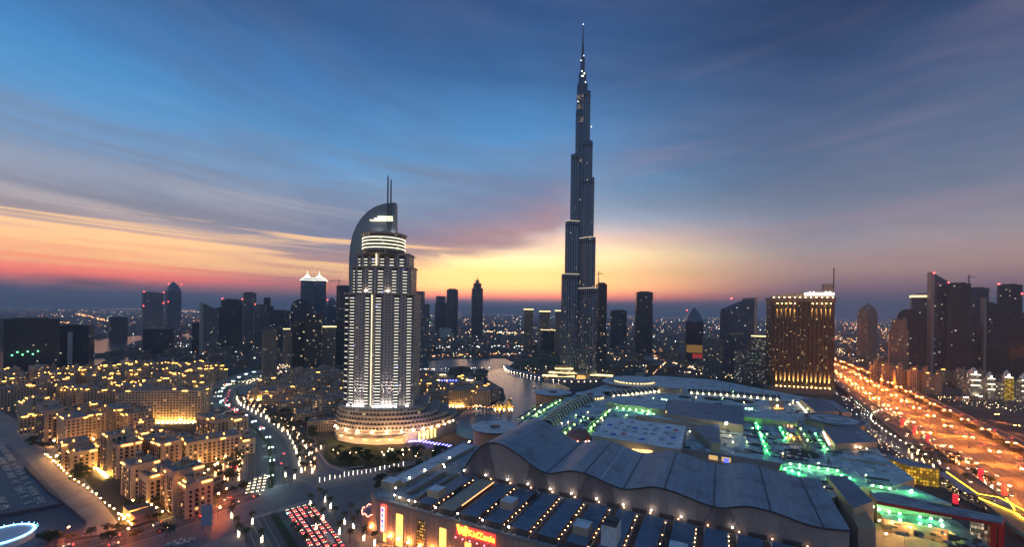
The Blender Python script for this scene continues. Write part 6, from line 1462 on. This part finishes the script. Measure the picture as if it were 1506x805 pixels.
# ---------------------------------------------------------------- cars
def car_data(nm, col, lights=True, tail=True):
    m_ = MB(); pr = [(-2.2, .35), (2.2, .35), (2.26, .75), (1.3, .97), (.62, 1.42), (-1.1, 1.42), (-1.9, 1.0), (-2.26, .9)]
    for y_, fl in ((-.9, False), (.9, True)):
        f = [(x, y_, z) for x, z in pr]; m_.face(f[::-1] if fl else f, 0)
    for a, b in zip(pr, pr[1:] + pr[:1]): m_.face([(a[0], -.9, a[1]), (a[0], .9, a[1]), (b[0], .9, b[1]), (b[0], -.9, b[1])], 0)
    for y_ in (-.915, .915): m_.face([(1.05, y_, .98), (.55, y_, 1.34), (-1.05, y_, 1.34), (-1.6, y_, 1.0)][::(1 if y_ > 0 else -1)], 1)
    m_.face([(1.26, -.78, 1.0), (1.26, .78, 1.0), (.68, .78, 1.40), (.68, -.78, 1.40)], 1); m_.face([(-1.86, .78, 1.04), (-1.86, -.78, 1.04), (-1.16, -.78, 1.43), (-1.16, .78, 1.43)], 1)
    for wx in (-1.35, 1.35):
        for y_ in (-.82, .82): m_.beam((wx, y_ - .12, .33), (wx, y_ + .12, .33), .33, 8, 2)
    if lights:
        for y_ in (-.62, .62): m_.box(2.2, 2.36, y_ - .22, y_ + .22, .58, .80, 3)
        for y_ in (-.66, .66): m_.box(-2.38, -2.22, y_ - .2, y_ + .2, .66, .92, 4)
    return m_.data(nm, [plain(f"car_paint_{nm}", col, .3, .2, var=.03), plain("car_glass", (.02, .022, .027), .1), plain("tyre", (.02, .02, .02), .9), HEADL, TAILL])
HEADL = glow("headlight", (1, .72, .40), 18); TAILL = glow("taillight", (1, .03, .025), 22)
PAINTS = [("white", (.6, .6, .6)), ("silver", (.35, .36, .38)), ("black", (.02, .02, .022)), ("grey", (.12, .12, .13)), ("red", (.35, .03, .03)), ("beige", (.4, .33, .24))]
CARP = [car_data("parked_car", c, False) for _, c in PAINTS]; CARD = [car_data("car", c) for _, c in PAINTS]
def car(pool, i, x, y, rz, lab, grp, z=0, name="car"):
    o = put(name, pool[i], None, (x, y, z), rz); return tag(o, f"{PAINTS[i][0]} {lab}", "car", grp)
def wc(): return rnd.choices(range(6), (34, 22, 14, 16, 5, 9))[0]
# queue with red tail lights waiting below the crossing, cars with parts
QD = math.atan2(LOW[0][1] - LOW[-1][1], LOW[0][0] - LOW[-1][0])
cb = {}
def queue_car(x, y, rz, lab, grp):
    i = wc()
    if i not in cb:
        t = thing("queued_car", lab, "car", (x, y, .02), rz, grp); put("body", CARP[i], t)
        for y_ in (-.62, .62):
            MB().box(2.2, 2.38, y_ - .22, y_ + .22, .58, .80).build("headlight", HEADL, t); MB().box(-2.40, -2.22, y_ - .22, y_ + .22, .64, .90).build("taillight", TAILL, t)
        cb[i] = t; t['label'] = f"{PAINTS[i][0]} {lab}"
    else: t = dup(cb[i], (x, y, .02), rz, f"{PAINTS[i][0]} {lab}", grp)
LQ = plen(LOW)
for ln in range(5):
    d = 3
    while d < LQ * .95:
        (x, y), a = at_len(LOW, d); o = 9.0 + ln * 3.9
        if rnd.random() < .9: queue_car(x - math.sin(a) * o, y + math.cos(a) * o, a + math.pi, f"car with red tail lights in lane {ORD[ln]} of the queue below the crossing", "cars queueing below the crossing")
        d += rnd.uniform(6.2, 8.5)
bus = gp(484, 797); t = thing("bus", "white bus standing beside the queue of red tail lights", "bus", (*bus, .02), QD)
MB().box(-6, 6, -1.25, 1.25, .4, 3.1, 0).build("body", plain("bus_paint", (.6, .6, .58), .4), t)
for y_ in (-1.27, 1.27): MB().box(-5.6, 5.2, y_ - .02, y_ + .02, 1.5, 2.6).build("window_band", plain("car_glass", (0, 0, 0)), t)
for wx in (-3.8, 3.8):
    for y_ in (-1.1, 1.1): MB().beam((wx, y_ - .16, .5), (wx, y_ + .16, .5), .5, 10).build("wheel", plain("tyre", (0, 0, 0)), t)
# cars with headlights waiting at the junction
for ln in range(4):
    d = 3
    while d < 42 - ln * 4:
        (x, y), a = at_len(MED, d); o = 5.2 + ln * 3.7; queue_car(x - math.sin(a) * o, y + math.cos(a) * o, a + math.pi, f"car with bright headlights in lane {ORD[ln]} waiting at the junction", "cars waiting at the junction"); d += rnd.uniform(6.6, 8)
for d, o, fl in ((65, -8, 0), (95, -12, 0), (220, -8, 0), (300, -10, 0), (330, -6, 0), (338, -11, 0), (352, -7, 0), (360, -12, 0), (372, -7, 0), (388, -9, 0), (400, -12, 0), (415, -7, 0), (430, -10, 0), (450, -8, 0), (470, -11, 0), (250, 9, 1), (420, 10, 1), (480, 9, 1), (520, 12, 1), (560, 8, 1), (500, -9, 0), (530, -7, 0), (590, 9, 1), (610, 12, 1), (640, 8, 1)):
    (x, y), a = at_len(MED, d); car(CARD, wc(), x - math.sin(a) * o, y + math.cos(a) * o, a + math.pi * fl, "car " + ("coming down" if fl else "driving away up") + " the curving boulevard", "cars on the boulevard", .02)
# highway traffic: tail lights on the far side, headlights on the near side
ha = math.atan2(HS[1], HS[0]); n_h = 0
for n0, fl in ((182, 1), (186, 1), (190, 1), (194, 1), (198, 1), (228, 0), (232, 0), (236, 0), (240, 0), (244, 0)):
    s = 340 + rnd.uniform(0, 30)
    while s < 1500:
        x, y = HWY(n0, s); car(CARD, wc(), x, y, ha + math.pi * fl, ("car showing headlights on the near lanes" if fl else "car showing tail lights on the far lanes") + " of the orange highway", "cars on the near highway lanes" if fl else "cars on the far highway lanes", .02, "highway_car"); s += rnd.uniform(14, 50) * (1 + s / 1100); n_h += 1
for n0, z, fl, lab in ((160, 7.52, 1, "car on the nearer elevated road"), (156, 7.52, 1, "car on the nearer elevated road"), (262, 9.02, 0, "car on the farther elevated road")):
    s = 350
    while s < 1300: x, y = HWY(n0, s); car(CARD, wc(), x, y, ha + math.pi * fl, lab, lab.replace("car", "cars"), z); s += rnd.uniform(40, 140)
for i in range(9):
    d = 10 + i * 23; (x, y), a = at_len(ST, d)
    for o_, fl in ((-6, 0), (6.2, 1)):
        if rnd.random() < .6: car(CARD, wc(), x - math.sin(a) * o_, y + math.cos(a) * o_, a + math.pi * fl, "car on the lower street below the apartment blocks", "cars on the lower street", .03)
# parked cars in the dusty lot
pd_ = (.82, -.57); pn = (.57, .82); pa = math.atan2(pn[1], pn[0]); o0 = gp(-10, 752); npk = 0
lotp = [(0, 652), (30, 672), (92, 738), (0, 756)]
for r_ in range(22):
    for c in range(0, 55):
        if npk >= 290: break
        x, y = o0[0] + pd_[0] * (c * 5.8 - 280) + pn[0] * ((r_ // 2) * 17 + (r_ % 2) * 5.6), o0[1] + pd_[1] * (c * 5.8 - 280) + pn[1] * ((r_ // 2) * 17 + (r_ % 2) * 5.6)
        px, py = topix(x, y)
        if not inside((px, py), lotp) or rnd.random() < .22: continue
        i = wc(); car(CARP, i, x, y, pa + rnd.uniform(-.04, .04) + math.pi * (rnd.random() < .4), "car parked in a row in the dusty lot beside the sand road", f"{PAINTS[i][0]} cars parked in the dusty lot", .02, "parked_car"); npk += 1
for px, py in ((258, 800), (266, 797), (272, 800), (262, 803), (280, 796), (248, 803)):
    x, y = gp(px, py); car(CARP, 0, x, y, .5, "car parked on the verge beside the billboard", "white cars parked by the billboard", .02, "parked_car")
# parked cars in front of the mall by the highway
for r_ in range(4):
    for c in range(22):
        x, y = gp(1384 + c * 4.6, 702 + c * 2.35 + r_ * 5); 
        if rnd.random() < .85: car(CARP, wc(), x, y, .5 + rnd.uniform(-.05, .05), f"car parked in row {ORD[r_]} below the zigzag canopy", "cars parked in front of the mall", .03, "parked_car")
# ---------------------------------------------------------------- small things by the streets
x, y = gp(304, 781); bb = thing("billboard", "blank blue grey billboard on two posts beside the lower street", "billboard", (x, y, 0), .1)
MB().box(-3.4, 3.4, -.4, .4, 3, 17).build("panel", plain("billboard_panel", (.26, .31, .40), .6, var=.1), bb)
for sx in (-2.5, 2.5): MB().beam((sx, 0, 0), (sx, 0, 3), .22, 6).build("post", STEEL, bb)
x, y = gp(10, 800); cp_ = thing("round_pavilion", "round blue white glowing tent roof ringed with cyan lights in the pit", "tent", (x - 4, y, 0))
MB().lathe([(14.5, 0), (14.5, 4), (13.6, 4.6), (12, 4.9), (6, 5.7), (.05, 6.1)], 36).build("roof", plain("tent_fabric", (.62, .66, .72), .6), cp_)
MB().lathe([(13.9, 4.9), (14.9, 4.9), (14.9, 5.3), (13.9, 5.3)], 36).build("rim_light", glow("tent_rim", (.22, .55, 1), 6), cp_)
for i in range(24):
    a = 2 * math.pi * i / 24; MB().beam((15 * math.cos(a), 15 * math.sin(a), 4.5), (16 * math.cos(a), 16 * math.sin(a), 6), .12, 4).build("rim_spike", glow("tent_spike", (.3, .7, 1), 4), cp_)
x, y = gp(187, 770); gt = thing("gatehouse", "flat roofed orange lit gatehouse at the corner of sand road and street", "gatehouse", (x, y + 10, 0), DIRD)
for x0, x1 in ((-14, -1), (2, 14)): 
    w_ = MB().box(x0, x1, -6, 6, 0, 5.4, 0, 1).build("wing", [STUCCO[0], DARKROOF], gt)
    MB().box(x0 + 1, x1 - 1, -7.6, -7.0, .4, .8).build("wall_light", glow("gate_light", (1, .42, .08), 34), gt)
x, y = gp(347, 690); ks = thing("red_kiosk", "small red glowing kiosk among the boulevard palms", "kiosk", (x, y, 0), .3)
MB().box(-3, 3, -2, 2, 0, 3.2, 0).build("body", plain("kiosk_red", (.4, .06, .05), .6), ks); MB().box(-3.2, 3.2, -2.3, -2.02, 2.2, 3.4).build("lit_fascia", glow("kiosk_glow", (1, .06, .06), 5), ks)
for px, py, col, lab in ((423, 765, "teal", "traffic signal showing green at the head of the queue"), (460, 755, "teal", "traffic signal showing green beside the lit palms"), (325, 597, "white", "traffic signal at the upper boulevard crossing"), (361, 621, "teal", "traffic signal showing green on the boulevard bend")):
    x, y = gp(px, py); ts = thing("traffic_light", lab, "traffic light", (x, y, 0)); MB().beam((0, 0, 0), (0, 0, 5.2), .12, 5).build("pole", STEEL, ts); MB().box(-.3, .3, -.25, .25, 4.2, 5.4).build("housing", TRIM, ts)
    MB().ball((0, -.35, 4.5), .3, 0, 4).build("lit_lens", glow("signal_green", (.1, 1, .75), 130), ts)
# mosque-like lit palace hotel beyond the highway
x, y = gp(1470, 590); ph = thing("domed_hotel", "white lit hotel with stepped towers, cupolas and a golden middle bay", "hotel", (x, y, 0), -.35)
PHW = facade("domed_hotel_wall", (.46, .4, .32), (.05, .045, .04), 4, 3.6, .5, .55, .3, (1, .75, .38), 1.6, .2, .8)
MB().box(-42, 42, 0, 22, 0, 34, 0, 1).build("body", [PHW, BROOF], ph)
for cx_, h, w_ in ((-36, 56, 13), (-14, 50, 9), (10, 54, 10), (34, 50, 12), (46, 38, 9)):
    tw = MB().box(cx_ - w_ / 2, cx_ + w_ / 2, -4, w_ - 4, 0, h - 9, 0).build("tower", PHW, ph)
    MB().lathe([(w_ * .62, h - 9), (w_ * .62, h - 8), (w_ * .5, h - 8), (w_ * .48, h - 3), (w_ * .3, h), (.1, h + 4)], 10, (cx_, w_ / 2 - 4)).build("cupola", plain("cupola_white", (.6, .58, .5), .6), tw)
    for z in (h - 10, h - 20, h - 30):
        if z > 4: MB().box(cx_ - w_ / 2 - .6, cx_ + w_ / 2 + .6, -4.9, -4.2, z, z + .8).build("ledge_light", glow("ledge_white", (1, .92, .62), 6), tw)
    MB().ball((cx_, -4, h - 6), 1.0, 0, 4).build("floodlight", glow("cupola_flood", (1, .95, .75), 60), tw)
MB().box(4, 16, -6.5, -4.3, 4, 42).build("gold_bay", facade("gold_bay_mat", (.4, .25, .06), (.5, .3, .05), 3.2, 2.4, .8, .7, 1, (1, .55, .05), 1.2), ph)
GH = "pale mid rise apartments along the highway"
for i, (px, py, w, h, nm) in enumerate(((1293, 562, 34, 40, "nearest the distant orange lights"), (1312, 568, 36, 44, "second along the highway"), (1330, 574, 34, 40, "behind the lit white roof strip"), (1350, 578, 30, 44, "with a bright orange roof lamp"), (1368, 580, 30, 38, "nearest the exit road"), (1395, 566, 40, 30, "low one before the knife edged slab"), (1425, 570, 44, 34, "between the knife edged slab and the domed hotel"), (1300, 548, 40, 34, "farther row, highway end"), (1335, 553, 40, 32, "farther row, middle"))):
    x, y = gp(px, py); block(x, y, -.45, [(-w / 2, w / 2, -8, 8, h), (-w / 2 + 3, -w / 2 + 12, -11, -8, h + 4), (w / 2 - 12, w / 2 - 3, -11, -8, h + 4)], f"pale mid rise apartment house {nm}", GH, False, 1, .25, i, "apartment_house", cat="apartment house")
for i in range(15):
    px, py = 1418 + (i % 8) * 9 + rnd.uniform(-3, 3), 575 + (i // 8) * 14 + rnd.uniform(-4, 4)
    if px > 1445 and py < 592: continue
    x, y = gp(px, py); t = thing("villa", "small villa with white roof lights near the domed hotel", "villa", (x, y, 0), rnd.uniform(-.5, .5), "small villas near the domed hotel")
    MB().box(-7, 7, -6, 6, 0, 8, 0, 1).build("wall", [BLK[2], BROOF], t); MB().box(-4, 4, -6.6, -6.1, 8.1, 8.8).build("roof_light", glow("villa_light", (1, .9, .6), 22), t)
# boats on the lake
for px, py, lab in ((752, 589, "small dark boat on the open lake near the gold pavilion"), (786, 571, "small boat near the terrace on the lake"), (716, 557, "small boat at the mouth of the canal")):
    x, y = gp(px, py); b = thing("boat", lab, "boat", (x, y, 0), rnd.uniform(0, 3))
    m_ = MB(); hull = [(-4.5, -1.2), (2.5, -1.3), (5, 0), (2.5, 1.3), (-4.5, 1.2)]; m_.prism(hull, -.2, .9, 0).build("hull", plain("boat_hull", (.14, .09, .06), .6), b); MB().box(-3, 1, -.9, .9, .9, 2.4).build("canopy", ROOF_W, b); MB().ball((1.3, 0, 2.6), .25, 0, 3).build("lamp", BULB, b)
# ---------------------------------------------------------------- the far city
rnd = random.Random(77)
def blocked(x, y):
    px, py = topix(x, y)
    for poly in (LAKE, [(-200, 520), (0, 512), (60, 506), (140, 500), (205, 494), (226, 497), (196, 503), (182, 512), (150, 520), (133, 526), (215, 526), (206, 531), (120, 540), (70, 543), (-200, 560)], [(618, 534), (660, 529), (742, 528), (756, 534), (745, 541), (716, 546), (690, 550), (655, 548), (620, 545)], [(690, 664), (764, 624), (850, 575), (905, 556), (965, 548), (1060, 556), (1230, 585), (1345, 705), (1506, 800), (1300, 830), (600, 830)], [(742, 541), (905, 556), (890, 525), (760, 528)]):
        if inside((px, py), poly): return True
    n = x * HN[0] + y * HN[1] - 7; s = x * HS[0] + y * HS[1]; bend = max(0, s - 1300) ** 2 * 1e-4
    return abs(n + bend - 213) < 100 and s < 3200
fcity = MB(); k = 0
while k < 2600:
    y = 930 * math.exp(rnd.uniform(0, 2.1)); x = rnd.uniform(-1.35, 1.3) * y
    if blocked(x, y): continue
    px = topix(x, y)[0]
    if y < 1050 and px < 520: continue
    h = rnd.choice((6, 8, 9, 12, 15, 18)) * (1 if y > 1500 or rnd.random() < .6 else 1.6); w, d = rnd.uniform(10, 34), rnd.uniform(10, 26); a = rnd.choice((.5, -.5, 0)) + rnd.uniform(-.1, .1)
    fcity.obox((x, y), (math.cos(a), math.sin(a)), w, d, 0, h, 0, 1); k += 1
o = fcity.build("distant_city", [facade("distant_wall", (.16, .14, .125), (.05, .045, .04), 3.6, 3.4, .55, .5, .07, (1, .68, .34), .9, .4, .9), plain("distant_roof", (.13, .12, .12), .9)], None, kind='stuff')
cl = [MB() for _ in range(5)]
CG = [glow("city_light_orange", (1, .42, .12), 9, False), glow("city_light_warm", (1, .70, .38), 9, False), glow("city_light_white", (1, .94, .84), 10, False), glow("city_light_green", (.6, 1, .7), 8, False), glow("city_light_red", (1, .08, .07), 8, False)]
def dot(x, y, z, r, c):
    m_ = cl[c]; P_ = [(x + r, y, z), (x, y + r, z), (x - r, y, z), (x, y - r, z)]; T, B_ = (x, y, z + r), (x, y, z - r)
    for i in range(4): m_.face([P_[i], P_[(i + 1) % 4], T], 0); m_.face([P_[(i + 1) % 4], P_[i], B_], 0)
def pick(w=(40, 26, 22, 6, 6)): return rnd.choices(range(5), w)[0]
k = 0
while k < 3000:
    px = rnd.uniform(-60, 1560); py = 463 + 66 * rnd.random() ** 1.9 + ROLL * (px - CX); x, y = gp(px, py)
    if blocked(x, y): continue
    r = y / F * rnd.choice((.22, .26, .3, .38, .5)); dot(x, y, r + rnd.uniform(2, 9), r, pick()); k += 1
for row, (pa, pb, n, c, jit) in enumerate((((70, 452.5), (300, 458), 130, 0, .7), ((112, 462), (160, 473), 90, 0, 1.5), ((80, 474), (100, 476), 30, 0, 1.2), ((240, 458), (310, 460), 50, 1, 1.0), ((100, 448.5), (118, 446.5), 0, 0, .5), ((620, 513), (780, 510), 60, 2, 1.6), ((710, 489), (780, 492), 60, 1, 1.6), ((616, 526), (760, 522), 60, 0, 1.5), ((612, 546), (720, 543), 30, 2, .8), ((960, 552), (985, 530), 34, 0, .8), ((985, 540), (1062, 545), 44, 1, .8), ((965, 528), (1060, 556), 60, 1, 1.2), ((940, 512), (975, 530), 50, 0, 4), ((1228, 470), (1320, 492), 120, 0, 9), ((1226, 496), (1300, 520), 100, 0, 7), ((1230, 515), (1330, 560), 60, 1, 4), ((1380, 588), (1500, 606), 60, 1, 5), ((400, 545), (440, 538), 44, 1, 2.5), ((360, 566), (420, 548), 50, 1, 2), ((330, 570), (380, 560), 30, 1, 2), ((380, 600), (500, 590), 50, 0, 8), ((440, 625), (500, 560), 60, 0, 10), ((620, 600), (735, 603), 90, 0, 3), ((640, 560), (720, 590), 30, 1, 8), ((770, 545), (900, 552), 70, 1, 7), ((880, 520), (960, 545), 60, 1, 8), ((1240, 585), (1290, 620), 70, 2, 9), ((1280, 640), (1330, 680), 50, 1, 6), ((1385, 715), (1480, 765), 60, 1, 6), ((1060, 553), (1180, 573), 50, 1, 4), ((990, 549), (1060, 556), 26, 1, 3), ((0, 508), (40, 520), 12, 2, 4), ((220, 500), (330, 528), 60, 2, 7), ((300, 522), (500, 545), 60, 2, 8))):
    for i in range(n):
        f = rnd.random(); px, py = pa[0] + (pb[0] - pa[0]) * f + rnd.gauss(0, jit), pa[1] + (pb[1] - pa[1]) * f + rnd.gauss(0, jit * .5)
        if unroll(px, py)[1] < 461.5: continue
        x, y = gp(px, py); r = y / F * rnd.choice((.25, .32, .42, .55)); dot(x, y, r + 3, r, c if rnd.random() < .75 else pick())
for nm, m_, g_ in zip(("orange_city_lights", "warm_city_lights", "white_city_lights", "green_city_lights", "red_city_lights"), cl, CG): m_.build(nm, g_, None, kind='stuff')
